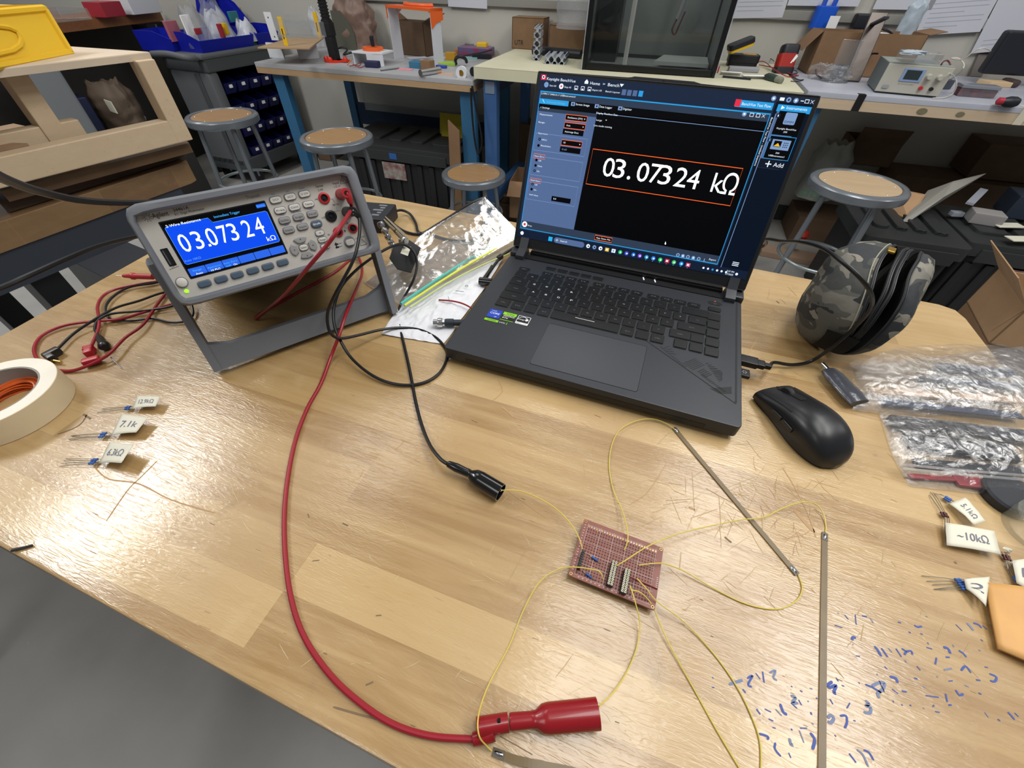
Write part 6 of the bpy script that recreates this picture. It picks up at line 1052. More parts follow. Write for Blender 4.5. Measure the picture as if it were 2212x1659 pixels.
# brown paper-like plastic bag
def blob(name, label, cat, px, py, z, w_, d_, h_, m, seed=1, top=.6, amp=.18, parent=None, group=None, rz=0):
    X = bframe(px, py, z, rz)
    def fn(u, v):
        a = 2 * PI * u; k = v; r_ = (1 if k < .75 else 1 - (1 - top) * math.sin((k - .75) / .25 * PI / 2)) * (1 + amp * noise.noise(Vector((math.cos(a) * 1.6 + seed, math.sin(a) * 1.6, k * 3))) + amp * .5 * noise.noise(Vector((math.cos(a) * 5, math.sin(a) * 5 + seed, k * 8))))
        return (w_ / 2 + w_ / 2 * r_ * math.cos(a), d_ / 2 + d_ / 2 * r_ * math.sin(a), max(0, h_ * k * (1 + (amp * .9 * noise.noise(Vector((math.cos(a) * 2, math.sin(a) * 2, seed))) if k > .5 else 0))))
    b = B(m, X); b.grid(fn, 40, 16); vs = [fn(i / 40, 1) for i in range(40)]; b.add(vs + [(w_ / 2, d_ / 2, h_ * .86)], [(i, (i + 1) % 40, 40) for i in range(40)]); vs = [fn(i / 40, 0) for i in range(40)]; b.add(vs, [tuple(range(40))])
    o = b.build(name, parent, 60); return tag(o, label, cat, group) if not parent else o
blob('brown_plastic_bag', 'crumpled brown plastic bag standing behind the black column', 'plastic bag', 728, 106, zb1, .27, .16, .27, mat('brown_bag', '#7c655a', .45, bump=.8, bscale=22, var=.12, vscale=18), 5, .75, .28)
o = B(mat('grey_case', '#55564c', .6), bframe(705, 112, zb1)).prism([(0, 0), (.15, 0), (.15, .09), (.12, .16), (.07, .20), (0, .20)], 0, .02, M=T((0, .16, 0)) @ RX(PI / 2)).build('grey_cover'); tag(o, 'olive grey rounded cover leaning behind the black column', 'cover')
blob('white_plastic_bag', 'small white bag behind the brown plastic bag', 'plastic bag', 724, 90, zb1, .10, .08, .20, mat('white_bag', '#b9bbc2', .5, bump=.6, bscale=25), 9, .5, .2)
# white tray with orange ring
X = bframe(765, 138, zb1, .02); tr = thing('white_tray', 'white printed tray stand in front of the brown plastic bag', 'tray', tuple(X.translation))
b = B(wplas, X); b.prism([(0, 0), (.145, -.015), (.20, 0), (.20, .14), (.02, .16)], .052, .060, r=.001); b.box((0, .005, 0), (.005, .15, .052)); b.box((.10, -.012, 0), (.105, .10, .054)); b.prism([(.10, -.012), (.145, -.015), (.20, 0), (.20, .005), (.145, -.010), (.105, -.008)], 0, .054); b.build('body', tr, 30)
X = X @ T((.10, .075, .0605)); b = B(mat('orange_plastic', '#e2632a', .4), X); pts = [(.062 * math.cos(a), .05 * math.sin(a)) for a in [math.radians(d_) for d_ in range(20, 341, 10)]] + [(.040 * math.cos(a), .030 * math.sin(a)) for a in [math.radians(d_) for d_ in range(340, 19, -10)]]
b.prism(pts, 0, .016, r=0); o = b.build('orange_ring'); tag(o, 'open orange printed ring lying on the white tray', 'ring')
o = B(darkp, X @ T((-.005, .01, .016))).box((-.006, -.006, 0), (.010, .010, .05), r=.002).box((-.008, -.008, .03), (.012, .004, .046), r=.002).build('small_black_post'); tag(o, 'small black post standing on the orange ring', 'post')
# orange and white bracket
br_ = thing('camera_bracket', 'tall white bracket with an orange printed cap on the blue bench', 'bracket', tuple(at(855, 128, zb1)))
A = at(852, 128, zb1); C_ = at(940, 144, zb1); X = frame(A, C_ - A); Lw = (C_ - A).length; ht = zt(A, 848, 10) - zb1
wz = mat('bracket_white', '#c9cbd2', .45); orr = mat('orange_plastic')
for x0 in (0, Lw - .006): B(wz, X).box((x0, 0, 0), (x0 + .006, .075, ht - .01), r=.001).build('side_plate', br_, 30)
b = B(wz, X); b.prism([(0, ht - .01), (0, ht - .05), (.06, ht - .012)], -.072, -.070, M=RX(PI / 2)); b.prism([(Lw, ht - .01), (Lw, ht - .07), (Lw - .03, ht - .075), (Lw - .10, ht - .012)], -.072, -.070, M=RX(PI / 2)); b.build('gusset', br_, 0)
b = B(orr, X); cut = [(-.006, -.004), (Lw + .006, -.004), (Lw + .006, .09), (Lw * .78, .09)] + [(Lw * .5 + Lw * .30 * math.cos(a), .10 - .055 * math.sin(a)) for a in [math.radians(k) for k in (10, 30, 50, 70, 90, 110, 130, 150, 170)]] + [(Lw * .2, .09), (-.006, .09)]
b.prism(cut, ht - .012, ht + .0, r=0); b.box((-.006, -.004, ht - .06), (-.001, .09, ht)); b.prism([(-.004, ht), (.09, ht), (.09, ht - .05), (.04, ht - .06), (.0, ht - .085)][::-1], 0, .005, M=T((Lw + .001, 0, 0)) @ Matrix(((0, 0, 1, 0), (1, 0, 0, 0), (0, 1, 0, 0), (0, 0, 0, 1))))
b.tube([(Lw * .5 + Lw * .30 * math.cos(a), .092 - .055 * math.sin(a), ht + .006) for a in [math.radians(k) for k in (0, 25, 50, 75, 90, 110, 130, 155, 180)]], .010, seg=8, sub=2); b.build('orange_cap', br_, 30)
carton('cardboard_box', 'small brown cardboard box behind the orange and white bracket', 866, 118, zb1, .20, .12, .17, -.12, cardd, [('b', 1.0, .08), ('r', .4, .10), ('l', .5, .06)])
# ---- clutter on the left bench (small, far)
def small(name, label, cat, px, py, z, w_, d_, h_, m, rz=0, r=.003, group=None):
    k = 1.4 if z < 0 and z > -.1 else 1; w_ *= k; d_ *= k; h_ *= k
    return bx(name, label, cat, m, px, py, z, w_, d_, h_, rz, r, group)
def rod(name, label, cat, p, q_, r_, m, group=None, r2=None):
    o = B(m).cyl(at(*p), at(*q_), r_, r2, seg=12).build(name); return tag(o, label, cat, group)
teal = mat('teal_plastic', '#356f8e', .5); pink = mat('pink_note', '#d98b97', .7); lime = mat('lime_note', '#93b648', .6); amb = mat('amber_plastic', '#b98a22', .4); pal = mat('pale_paper', '#b7bcc8', .7); pcb = mat('circuit_teal', '#86b7b4', .6)
small('teal_tool_case', 'teal blue tool case lying before the white and orange bracket', 'case', 884, 147, zb1, .085, .05, .022, teal, .02)
small('small_cardboard_box', 'tiny brown box beside the teal tool case on the blue bench', 'cardboard box', 909, 150, zb1, .045, .04, .030, card, -.1)
small('pink_note', 'pink paper note at the front of the blue bench', 'note', 858, 151, zb1, .06, .03, .002, pink, .1, 0)
small('lime_package', 'lime green packet behind the silver tube on the blue bench', 'packet', 948, 143, zb1, .07, .05, .012, lime, .4)
small('blue_label_packet', 'blue and white label packet beside the tiny brown box', 'packet', 941, 147, zb1, .045, .02, .010, mat('label_blue', '#2f44a8', .5), 0)
small('amber_box', 'amber plastic box behind the clamp on the blue bench', 'box', 962, 130, zb1, .045, .03, .028, amb, .1)
small('orange_battery', 'small orange block behind the amber box', 'block', 982, 118, zb1, .025, .02, .02, mat('orange_block', '#b9803f', .5), .3)
rod('silver_tube', 'bright silver tube lying at the front edge of the blue bench', 'tube', (908, 158, zb1 + .015), (950, 151, zb1 + .015), .016, met)
small('peach_paper', 'peach paper slip under the clamp at the bench front', 'note', 941, 160, zb1, .07, .025, .0015, mat('peach_note', '#cf9d78', .7), .1, 0)
cl_ = thing('pipe_clamp', 'black clamp with a round white end cap beside the cream bench corner', 'clamp', tuple(at(995, 155, zb1)))
p = at(996, 158, zb1 + .02); b = B(wplas); b.cyl(p, p + Vector((-.002, .02, 0)), .030, m=wplas, seg=24); b.cyl(p + Vector((0, -.001, 0)), p, .014, m=brass, seg=18); b.build('end_cap', cl_, 40)
b = B(darkp); b.tube([at(985, 138, zb1 + .01), at(984, 128, zb1 + .03), at(992, 122, zb1 + .05), at(1004, 126, zb1 + .04), at(1008, 134, zb1 + .02)], .009, seg=10); b.tube([at(990, 122, zb1 + .045), at(1030, 116, zb1 + .05), at(1062, 108, zb1 + .05)], .004, seg=8); b.build('arm', cl_, 40)
p = at(1022, 155, zb1 + .02); o = B(darkp).cyl(p, p + Vector((0, .03, .0)), .021, m=darkp, seg=22).build('black_roller'); tag(o, 'small black wheel beside the white clamp cap', 'wheel')
small('black_caliper', 'black and yellow handled tool behind the cream bench corner', 'tool', 1020, 127, zb1, .09, .03, .02, darkp, .15)
small('yellow_tape_measure', 'yellow tape measure behind the black handled tool', 'tape measure', 1044, 115, zb1, .05, .04, .05, yel, .1, .008)
small('grey_bracket', 'small grey metal bracket left of the yellow tape measure', 'bracket', 1018, 112, zb1, .045, .01, .04, mat('grey_metal', '#777d80', .4, .5), 0)
small('parts_organizer', 'clear box of red and blue parts near the wall by the cream bench', 'organizer', 1042, 102, zb1, .16, .08, .035, mat('parts_mix', '#8c3c55', .35, col2='#46618f', vscale=30), 0, .006)
small('teal_board', 'pale teal board lying behind the clamp', 'board', 1002, 128, zb1, .06, .04, .006, pcb, .2, 0)
for k, (px_, py_, rz, w_, lb) in enumerate([(905, 132, .2, .10, 'nearest pale paper slip behind the teal tool case'), (925, 124, -.3, .12, 'pale paper slip right of the bracket foot, nearest the bracket'), (950, 118, .5, .10, 'pale paper slip right of the bracket foot, farthest from the bracket'), (885, 128, .8, .09, 'pale paper slip between the two bracket feet')]): small('paper_slip', lb, 'paper slip', px_, py_, zb1 + .0005 * k, w_, .05, .0015, pal, rz, 0, 'paper slips on the blue bench')
small('navy_wallet', 'navy blue pouch with yellow strap under the white tray', 'pouch', 788, 146, zb1, .06, .03, .022, mat('navy_cloth', '#23264a', .6), .1, .006)
rod('orange_pencil', 'orange pencil leaning left of the white tray', 'pencil', (750, 140, zb1 + .004), (760, 128, zb1 + .03), .003, mat('pencil_orange', '#d07a45', .5))
cable('red_wire_tangle', 'tangle of thin red wire left of the navy pouch', 'wire', [(755, 143, zb1 + .003), (768, 140, zb1 + .012), (780, 136, zb1 + .01), (775, 142, zb1 + .004), (762, 139, zb1 + .01), (778, 146, zb1 + .003), (790, 140, zb1 + .006)], .0018, redc)
rod('screwdriver', 'thin screwdriver lying before the white tray', 'screwdriver', (822, 152, zb1 + .004), (862, 147, zb1 + .004), .0035, mat('grey_metal'))
cable('black_cable', 'black cable looping behind the white tray', 'cable', [(724, 108, zb1 + .01), (740, 102, zb1 + .02), (750, 108, zb1 + .01), (742, 118, zb1 + .01), (758, 114, zb1 + .02), (770, 112, zb1 + .01)], .005)
cable('hanging_black_cord', 'black cord hanging down between the blue and cream benches', 'cord', [Vector(st(-.005, -.045, -.08)), Vector(st(.02, -.05, -.2)), Vector(st(.045, -.055, -.33)), Vector(st(.02, -.055, -.40)), Vector(st(.0, -.05, -.34)), Vector(st(-.01, -.05, -.2)), Vector(st(-.012, -.045, -.09))], .0055)
# under the left bench
pt = film('plexi_sheet', '#cfd4d2', white=.35, gloss=.2, rough=.25, bump=.1, bscale=8)
o = B(pt, MB_).box((-1.13, .60, -.40), (-.15, .606, -.10)).build('plexiglass_sheet'); tag(o, 'hazy clear plastic sheet leaning under the blue bench', 'sheet')
o = B(mat('plexi_print', '#8a8f3e', .7), MB_).box((-.78, .62, -.22), (-.72, .622, -.12)).build('green_sticker'); tag(o, 'olive green sticker seen through the hazy sheet', 'sticker')
totem = mat('tote_black', '#1d1e20', .5); totel = mat('tote_lid', '#2d2f30', .5)
def tote(label, X, w_, d_, h_, lab=True):
    t = thing('storage_tote', label, 'storage tote', tuple(X.translation), 'black storage totes'); b = B(totem, X); b.prism(rrect(.02, .02, w_ - .02, d_ - .02, .04), 0, h_ - .04)
    for k in range(int(w_ / .085)): b.box((.045 + k * .085, .008, .01), (.045 + k * .085 + .035, .03, h_ - .10), r=.004)
    b.build('body', t, 30); b = B(totel, X); b.prism(rrect(0, 0, w_, d_, .03), h_ - .065, h_ - .005, r=.006)
    for x0, x1 in ((.06, w_ * .30), (w_ * .36, w_ * .48), (w_ * .54, w_ * .66), (w_ * .72, w_ - .06)): b.prism(rrect(x0, .10, x1, d_ - .10, .03), h_ - .005, h_ + .010, r=.004)
    b.box((w_ * .1, -.006, h_ - .09), (w_ * .9, .004, h_ - .03), r=.004); b.build('lid', t, 30)
    if lab:
        b = B(mat('tote_label', '#7d4b4b', .5, col2='#9a9a92', vscale=30), X); b.box((w_ * .36, .0, h_ - .20), (w_ * .55, .006, h_ - .10)); b.build('label', t, 0)
        b = B(mat('recycle_blue', '#2c5c9c', .5), X); b.box((w_ * .44, -.008, h_ - .075), (w_ * .50, -.005, h_ - .04)); b.text('∆', w_ * .452, h_ - .068, w_ * .488, .020, wht, .0085, RX(PI / 2) if 0 else None) if 0 else None; b.build('recycling_mark', t, 0)
    return t
tote('black storage tote with ribbed sides and lid under the blue bench', MB_ @ T((-1.0, .02, FLOOR)), .86, .50, .43)
for k, (x0, z0, lb) in enumerate([(-.42, -.39, 'taller yellow card standing on the tote lid'), (-.38, -.42, 'front yellow card leaning on the tote lid')]): o = B(mat('yellow_card', '#a89a14', .6), MB_ @ T((x0, .36 - k * .06, -.435)) @ RX(-.25)).box((0, 0, 0), (.20, .004, .12 - .05 * k)).build('yellow_card'); tag(o, lb, 'card', 'yellow cards on the tote lid')
o = B(card, MB_ @ T((-.185, -.045, FLOOR)) @ RX(-.03)).prism([(0, 0), (.075, 0), (.085, .57), (.02, .62)], 0, .012, M=RX(PI / 2)).build('cardboard_strip'); tag(o, 'tall strip of cardboard leaning against the right leg of the blue bench', 'cardboard strip')
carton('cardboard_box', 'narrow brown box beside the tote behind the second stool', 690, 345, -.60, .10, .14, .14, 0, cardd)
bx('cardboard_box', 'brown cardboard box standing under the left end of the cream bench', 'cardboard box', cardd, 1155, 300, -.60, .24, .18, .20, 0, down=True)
carton('cardboard_box', 'open cardboard box with red print on the floor left of the laptop screen', 1100, 470, FLOOR + .12, .24, .25, .22, .1, card, [('f', .6, .10), ('b', 1.2, .1)])
carton('cardboard_box', 'flat red and brown box on the floor under the open printed box', 1078, 475, FLOOR, .30, .25, .12, .05, cardd)
o = B(redt, bframe(1082, 470, FLOOR, .05)).box((0, -.004, .02), (.25, 0, .08)).build('red_label'); tag(o, 'red and white label on the lowest box left of the laptop', 'label')
# ================================================================ things on the cream bench
alu = mat('aluminium', '#b3bac6', .35, .35); aluf = mat('aluminium_cut', '#c5cbd6', .35, .8)
def extr_profile(n, s):
    """lobed slot profile outline of an n-cell extrusion"""
    return rrect(0, 0, s, s * n, s * .05, 1)
def extrusion(label, X, n, s, L):
    """slotted extrusion: cell size s, n cells along y, length L along z"""
    t = thing('aluminium_extrusion', label, 'aluminium extrusion', tuple(X.translation), 'aluminium extrusions on the cream bench'); b = B(alu, X); w_ = s
    for k in range(n + 1):
        y = k * s
        for x0 in (0, s - .005): 
            b.box((x0, max(0, y - .0105), 0), (x0 + .005, min(n * s, y + .0105), L))
    for k in range(n):
        y0 = k * s; b.bar((.002, y0 + .002, L / 2), (s * .36, y0 + s * .36, L / 2), .003, L, alu, (0, 0, 1)); b.bar((s - .002, y0 + .002, L / 2), (s * .64, y0 + s * .36, L / 2), .003, L, alu); b.bar((.002, y0 + s - .002, L / 2), (s * .36, y0 + s * .64, L / 2), .003, L, alu); b.bar((s - .002, y0 + s - .002, L / 2), (s * .64, y0 + s * .64, L / 2), .003, L, alu)
        b.box((s * .33, y0 + s * .33, 0), (s * .67, y0 + s * .67, L)); b.cyl((s / 2, y0 + s / 2, L - .0), (s / 2, y0 + s / 2, L + .0004), s * .09, m=vents, seg=12)
    for y in (0, n * s - .004): b.box((0, y, 0), (.011, y + .004, L)); b.box((s - .011, y, 0), (s, y + .004, L))
    b.build('profile', t, 0); return t
p = at(1151, 131, 0); extrusion('aluminium extrusion standing on edge left of the glass enclosure', T(p) @ RZ(TH + .15) @ Matrix(((1, 0, 0, 0), (0, 0, 1, 0), (0, 1, 0, 0), (0, 0, 0, 1))) @ T((0, 0, 0)), 4, .036, .15)
p = at(1175, 138, 0)
X = T(p) @ RZ(TH + .1) @ Matrix(((0, 1, 0, 0), (0, 0, 1, 0), (1, 0, 0, 0), (0, 0, 0, 1)))
extrusion('wide flat aluminium extrusion lying beside the standing one', X, 3, .038, .16)
rod('black_foam_tube', 'thick black tube lying behind the aluminium extrusions', 'tube', (1152, 108, .02), (1255, 118, .02), .022, darkp)
carton('cardboard_box', 'brown box against the wall behind the standing extrusion', 1110, 103, 0, .20, .14, .15, 0, card, (), 'UTR')
carton('cardboard_box', 'brown box with bubble wrap on it left of the glass enclosure', 1190, 108, 0, .22, .16, .125, 0, card, ())
blob('bubble_wrap', 'crumpled clear bubble wrap on the brown box beside the enclosure', 'bubble wrap', 1192, 62, .125, .20, .15, .26, film('bubble', '#e6eaf4', white=.35, gloss=.3, rough=.12, bump=1, bscale=60), 3, .8, .2)
small('yellow_green_note', 'bright yellow green strip at the left side of the enclosure', 'note', 1254, 104, .0, .010, .02, .09, mat('lime_bright', '#c3d63c', .6), 0, 0)
# glass enclosure
A = at(1262, 150, 0); C_ = at(1537, 168, 0); X = frame(A, C_ - A); Lw = (C_ - A).length; en = thing('glass_enclosure', 'black-framed smoked glass enclosure on the cream bench behind the laptop', 'enclosure', tuple(A))
fb = mat('frame_black', '#0b0c0e', .35); Hh = .52; Dd = .42; r_ = .011
b = B(fb, X)
for x0 in (0, Lw): 
    for y0 in (0, Dd): b.box((x0 - r_, y0 - r_, 0), (x0 + r_, y0 + r_, Hh), r=.002)
for z0 in (.006, Hh):
    for y0 in (0, Dd): b.box((0, y0 - r_, z0 - .003), (Lw, y0 + r_, z0 + 2 * r_), r=.002)
    for x0 in (0, Lw): b.box((x0 - r_, 0, z0 - .003), (x0 + r_, Dd, z0 + 2 * r_), r=.002)
b.build('frame', en, 30)
glz = film('smoked_glass', '#3c4143', white=.20, gloss=.12, rough=.03, bump=0)
B(glz, X).box((r_, -.004, .03), (Lw - r_, -.001, Hh)).build('front_pane', en, 0)
rail = mat('aluminium'); b = B(alu, X); b.box((-r_ - .004, -r_ - .003, 0), (-r_ - .001, -r_, Hh)); b.box((Lw + r_ + .001, -r_ - .003, 0), (Lw + r_ + .004, -r_, Hh)); b.build('edge_strip', en, 0)
dgw = mat('enclosure_back', '#7d8582', .4); b = B(dgw, X); b.box((0, Dd - .003, .02), (Lw, Dd, Hh)); b.box((0, 0, .005), (Lw, Dd, .012), mat('enclosure_floor', '#868d8a', .4)); b.box((0, 0, .02), (.002, Dd, Hh)); b.box((Lw - .002, 0, .02), (Lw, Dd, Hh)); b.build('panel', en, 0)
b = B(mat('white_post', '#eceeea', .5), X); b.bar((Lw * .31, .12, .012), (Lw * .31, .12, .30), .022, .01); b.box((Lw * .31 - .035, .115, .295), (Lw * .31 + .012, .125, .305)); b.build('white_post', en, 0)
b = B(mat('grey_tubing', '#8b9090', .4), X); b.tube([(Lw * .70, .30, Hh), (Lw * .69, .30, .30), (Lw * .66, .30, .19)], .012, seg=10); b.tube([(Lw * .66, .30, .19), (Lw * .64, .29, .15), (Lw * .67, .29, .13), (Lw * .69, .29, .17), (Lw * .71, .29, .22)], .004, mat('wire_rust', '#5a3530', .5), 6); b.build('hanging_tube', en, 40)
b = B(mat('glass_shelf', '#b4bdba', .3), X); b.prism([(Lw * .54, .05), (Lw * .96, .05), (Lw * .98, .30), (Lw * .62, .30)], .03, .045); b.build('bed_plate', en, 0)
b = B(fb, X); b.box((.02, .20, .012), (Lw * .22, .40, .40)); b.build('dark_module', en, 0)
# hand tools right of the enclosure
def handmeter(label, X, c1, c2, L=.14, w_=.07, h=.035):
    t = thing('handheld_meter', label, 'handheld meter', tuple(X.translation)); b = B(c1, X); b.prism(rrect(0, 0, L, w_, .018), h * .35, h, r=.006); b.build('black_shell', t, 40); b = B(c2, X); b.prism(rrect(.003, .003, L - .003, w_ - .003, .018), 0, h * .35); b.build('coloured_shell', t, 30); return t
p = at(1578, 118, .058); handmeter('black and yellow handheld meter tilted on top of the other one', T(p) @ RZ(.35) @ RY(-.35), darkp, yel, .125, .07, .036)
p = at(1570, 143, 0); t = handmeter('black handheld meter with brown face lying under the yellow one', T(p) @ RZ(.15), darkp, blkp, .16, .08, .052)
B(amb, T(p) @ RZ(.15)).box((.07, .008, .052), (.14, .07, .0535), r=.002).build('face', t, 0)
p = at(1675, 159, 0); X = T(p) @ RZ(.25); rd = thing('red_drill_battery', 'red and black power tool body standing at the right of the cream bench', 'power tool', tuple(p))
b = B(mat('tool_red', '#a4261e', .4), X @ RX(-.25)); b.prism(rrect(0, 0, .085, .06, .015), .03, .085, r=0); b.build('red_body', rd, 40); b = B(darkp, X @ RX(-.25)); b.prism(rrect(.004, .004, .09, .064, .02), .085, .125, r=.012); b.prism(rrect(-.004, -.002, .088, .062, .015), 0, .03, r=.003); b.build('black_shell', rd, 40)
b = B(wht, X @ RX(-.25)); b.add([(.055, -.001, .045), (.062, -.001, .045), (.080, -.001, .080), (.073, -.001, .080)], [(0, 1, 2, 3)]); b.add([(.064, -.001, .052), (.070, -.001, .050), (.084, -.001, .074), (.079, -.001, .076)], [(0, 1, 2, 3)]); b.build('logo', rd, 0)
for k, (p_, q_, lb) in enumerate([([(1640, 140, .005), (1665, 145, .012), (1690, 152, .01), (1710, 160, .004), (1722, 162, .003)], 0, 'red wire curling below the red power tool'), ([(1630, 135, .004), (1650, 133, .012), (1670, 148, .02), (1700, 165, .005), (1725, 163, .003)], 0, 'red wire running over the pale slips to the bench end')]): cable('red_wire', lb, 'wire', p_, .0022, redc)
for p_, lb in (([(1553, 122, .01), (1575, 118, .012), (1600, 124, .01)], 'black wire left of the handheld meters'), ([(1645, 124, .01), (1660, 124, .016), (1672, 132, .012)], 'black wire between handheld meters and red tool'), ([(1700, 155, .004), (1716, 152, .006), (1722, 158, .004), (1705, 160, .003)], 'black wire loop right of the red tool'), ([(1705, 163, .003), (1725, 172, .003), (1736, 172, .003)], 'black wire at the right end of the cream bench'), ([(1708, 175, .003), (1722, 176, .003), (1735, 173, .003)], 'lowest black wire crossing the right end of the cream bench')): cable('black_wire', lb, 'wire', p_, .0018)
small('grey_bar', 'pale grey plastic bar lying before the handheld meters', 'bar', 1573, 155, .0, .15, .04, .022, mat('bar_grey', '#9a9ca2', .5), .12, .006)
for px_, py_, w_, rz, lb in ((1556, 162, .10, .02, 'left folded white paper strip on the cream bench'), (1605, 171, .15, .30, 'right folded white paper strip on the cream bench')):
    o = B(wht, bframe(px_, py_, 0, rz)).box((0, 0, .012), (w_, .03, .0135)).box((0, .028, 0), (w_, .03, .012)).build('paper_strip'); tag(o, lb, 'paper strip')
small('black_strip', 'black strip under the folded white papers', 'strip', 1560, 168, .0, .13, .015, .008, darkp, -.1, 0)
p = at(1652, 164, .012); X = frame(p, at(1708, 180, .012) - p) @ RY(PI / 2); sd = thing('green_handled_tool', 'dark green handled tool at the front right of the cream bench', 'tool', tuple(p)); B(mat('handle_green', '#26362f', .5), X).lathe([(.006, 0), (.015, .02), (.017, .05), (.014, .085)], seg=16).build('handle', sd, 50); B(mat('handle_grey', '#77786c', .5), X).lathe([(.013, .085), (.014, .09), (.013, .12), (.006, .125)], seg=16).build('ferrule', sd, 50)
small('red_white_block', 'tiny red block at the foot of the enclosure', 'block', 1543, 158, .0, .02, .02, .03, redt, .2, .005)
# ================================================================ right bench
carton('cardboard_box', 'open cardboard box full of parts on the right bench against the wall', 1740, 160, 0, .46, .17, .17, .08, card, [('l', -.9, .10), ('r', .2, .07)])
p = at(1752, 62, .16); X = T(p) @ RZ(.2); b = B(mat('bright_blue', '#1656c9', .4), X); b.prism(rrect(0, 0, .10, .07, .02), 0, .09, r=.004); b.box((.02, .01, .08), (.03, .05, .12)); b.box((.07, .01, .08), (.08, .05, .12)); o = b.build('blue_plastic_part', None, 30); tag(o, 'bright blue plastic part sticking out of the open cardboard box', 'plastic part')
small('white_tag', 'white tag beside the bright blue part in the open box', 'tag', 1783, 62, .165, .05, .004, .05, wht, .2, .001)
small('black_sensor_head', 'black block on top of parts in the middle of the open box', 'block', 1838, 62, .165, .09, .06, .06, darkp, .05, .008)
blob('folded_film_bag', 'pointed pale film bag standing in the right half of the open box', 'plastic bag', 1912, 72, .15, .08, .05, .15, mat('film_pale', '#a9b6c2', .35, bump=.5, bscale=30), 7, .25, .2)
cable('white_strap', 'short white curved strap lying across the front of the open box', 'strap', [(1868, 70, .16), (1890, 74, .165), (1920, 77, .155)], .010, wht)
cable('black_strap', 'dark curved strip hanging over the right side of the open box', 'strap', [(1876, 60, .17), (1905, 62, .18), (1925, 72, .165), (1931, 85, .14)], .005, darkp)
o = B(darkp).bar(at(1880, 55, .20), at(1915, 38, .24), .02, .008, darkp).build('black_flat_bar'); tag(o, 'black flat bar sticking up behind the pale film bag', 'bar')
o = B(clp, bframe(1786, 174, .0, -.05) @ RX(-.3)).box((0, 0, 0), (.085, .01, .16), r=.002).build('clear_plastic_case'); tag(o, 'clear plastic case leaning on the front of the open box', 'plastic case')
X = bframe(1822, 174, .004, -.05) @ RX(-.35); o = B(mat('chrome_strip', '#4f4844', .3, .6, bump=.5, bscale=14), X).box((0, 0, 0), (.07, .012, .26), r=.004).build('shiny_blister_pack'); tag(o, 'shiny metallic blister pack leaning on the middle of the open box', 'blister pack')
for px_, py_, s_, lb in ((1745, 172, 3, 'clear crumpled film at the left foot of the open box'), (1775, 178, 6, 'clear crumpled film before the open box, next to the dark puck')): blob('clear_film_wad', lb, 'plastic film', px_, py_, 0, .12, .08, .06, clr, s_, .5, .3)
p = at(1806, 168, 0); o = B(navy, T(p)).lathe([(.03, 0), (.034, .01), (.030, .04), (.012, .055), (.0001, .056)], seg=20).build('dark_puck'); tag(o, 'dark navy round part before the open box', 'round part')
small('brass_scrap', 'small pale yellow scrap before the open box', 'scrap', 1833, 172, 0, .035, .025, .02, mat('scrap_yellow', '#b9a56a', .6), .3, .006)
cable('black_cable', 'black cable running from the open box round to the power supply', 'cable', [(1762, 150, .03), (1765, 162, .01), (1780, 170, .004), (1800, 170, .004), (1830, 158, .01), (1855, 140, .04), (1880, 118, .09), (1896, 116, .10)], .004)
cable('black_cable', 'second black cable behind the left side of the power supply', 'cable', [(1820, 158, .01), (1850, 150, .02), (1880, 138, .04), (1905, 128, .07)], .004)
# power supply
A = at(1889, 196, .006); C_ = at(2010, 207, .006); X = frame(A, C_ - A) @ Matrix.Diagonal((.857, 1, .75, 1)); ps = thing('bench_power_supply', 'light grey bench power supply on the right bench with two terminals', 'power supply', tuple(A)); Lp = .272; hp = .13
psm = mat('supply_grey', '#a9a79c', .5); psd = mat('supply_side', '#5d6668', .5); b = B(psd, X); b.prism([(0, 0), (.21, 0), (.21, hp + .004), (0, hp)], 0, Lp, M=Matrix(((0, 0, 1, 0), (1, 0, 0, 0), (0, 1, 0, 0), (0, 0, 0, 1)))); b.build('case', ps, 0)
B(mat('supply_top', '#8f9690', .5), X).box((.002, .0, hp + .0005), (Lp - .002, .20, hp + .004)).build('top', ps, 0)
b = B(psm, X); b.box((-.001, -.006, 0), (Lp + .001, 0, hp), r=.002); b.build('front_panel', ps, 0)
b = B(mat('supply_blue', '#7f93b8', .4), X); b.box((.075, -.009, .055), (.165, -.006, .115), r=.002); b.box((.088, -.010, .066), (.152, -.0088, .108), mat('lcd_dark', '#2d3638', .2)); b.build('display', ps, 0)
for x0 in (.188, .232): b = B(psm, X @ T((x0, -.006, .085)) @ RX(PI / 2)); b.lathe([(.014, 0), (.012, .010), (.010, .022), (.0001, .022)], seg=20); b.build('knob', ps, 40)
for x0, m_ in ((.182, redp), (.226, blkp)): b = B(m_, X @ T((x0, -.006, .032)) @ RX(PI / 2)); b.lathe([(.009, 0), (.008, .012), (.0001, .012)], seg=18); b.build('terminal', ps, 40)
b = B(mat('supply_button', '#8b8e90', .5), X); b.prism(rrect(.02, .018, .048, .034, .005), 0, .004, M=T((0, -.006, 0)) @ RX(PI / 2)); b.build('power_switch', ps, 0)
b = B(btw, X @ T((0, -.0065, 0)) @ RX(PI / 2)); b.text('DC POWER SUPPLY', .08, .040, .15, .005, m=tx3); b.build('lettering', ps, 0)
b = B(blkp, X); b.box((.005, -.004, -.006), (Lp - .005, .20, 0)); b.build('base', ps, 0)
X = X @ T((.05, .035, hp + .0045)); o = B(clp, X).box((0, 0, 0), (.165, .11, .045), r=.003).box((.01, .01, .012), (.155, .10, .016)).build('clear_parts_box', None, 0); tag(o, 'clear plastic box resting on top of the power supply', 'plastic box')
blob('pale_film', 'pale plastic film on the clear box above the power supply', 'plastic film', 1948, 118, .137, .09, .05, .015, mat('film_pale'), 4, .5, .2)
wc = mat('wire_cream', '#cdc8bb', .45)
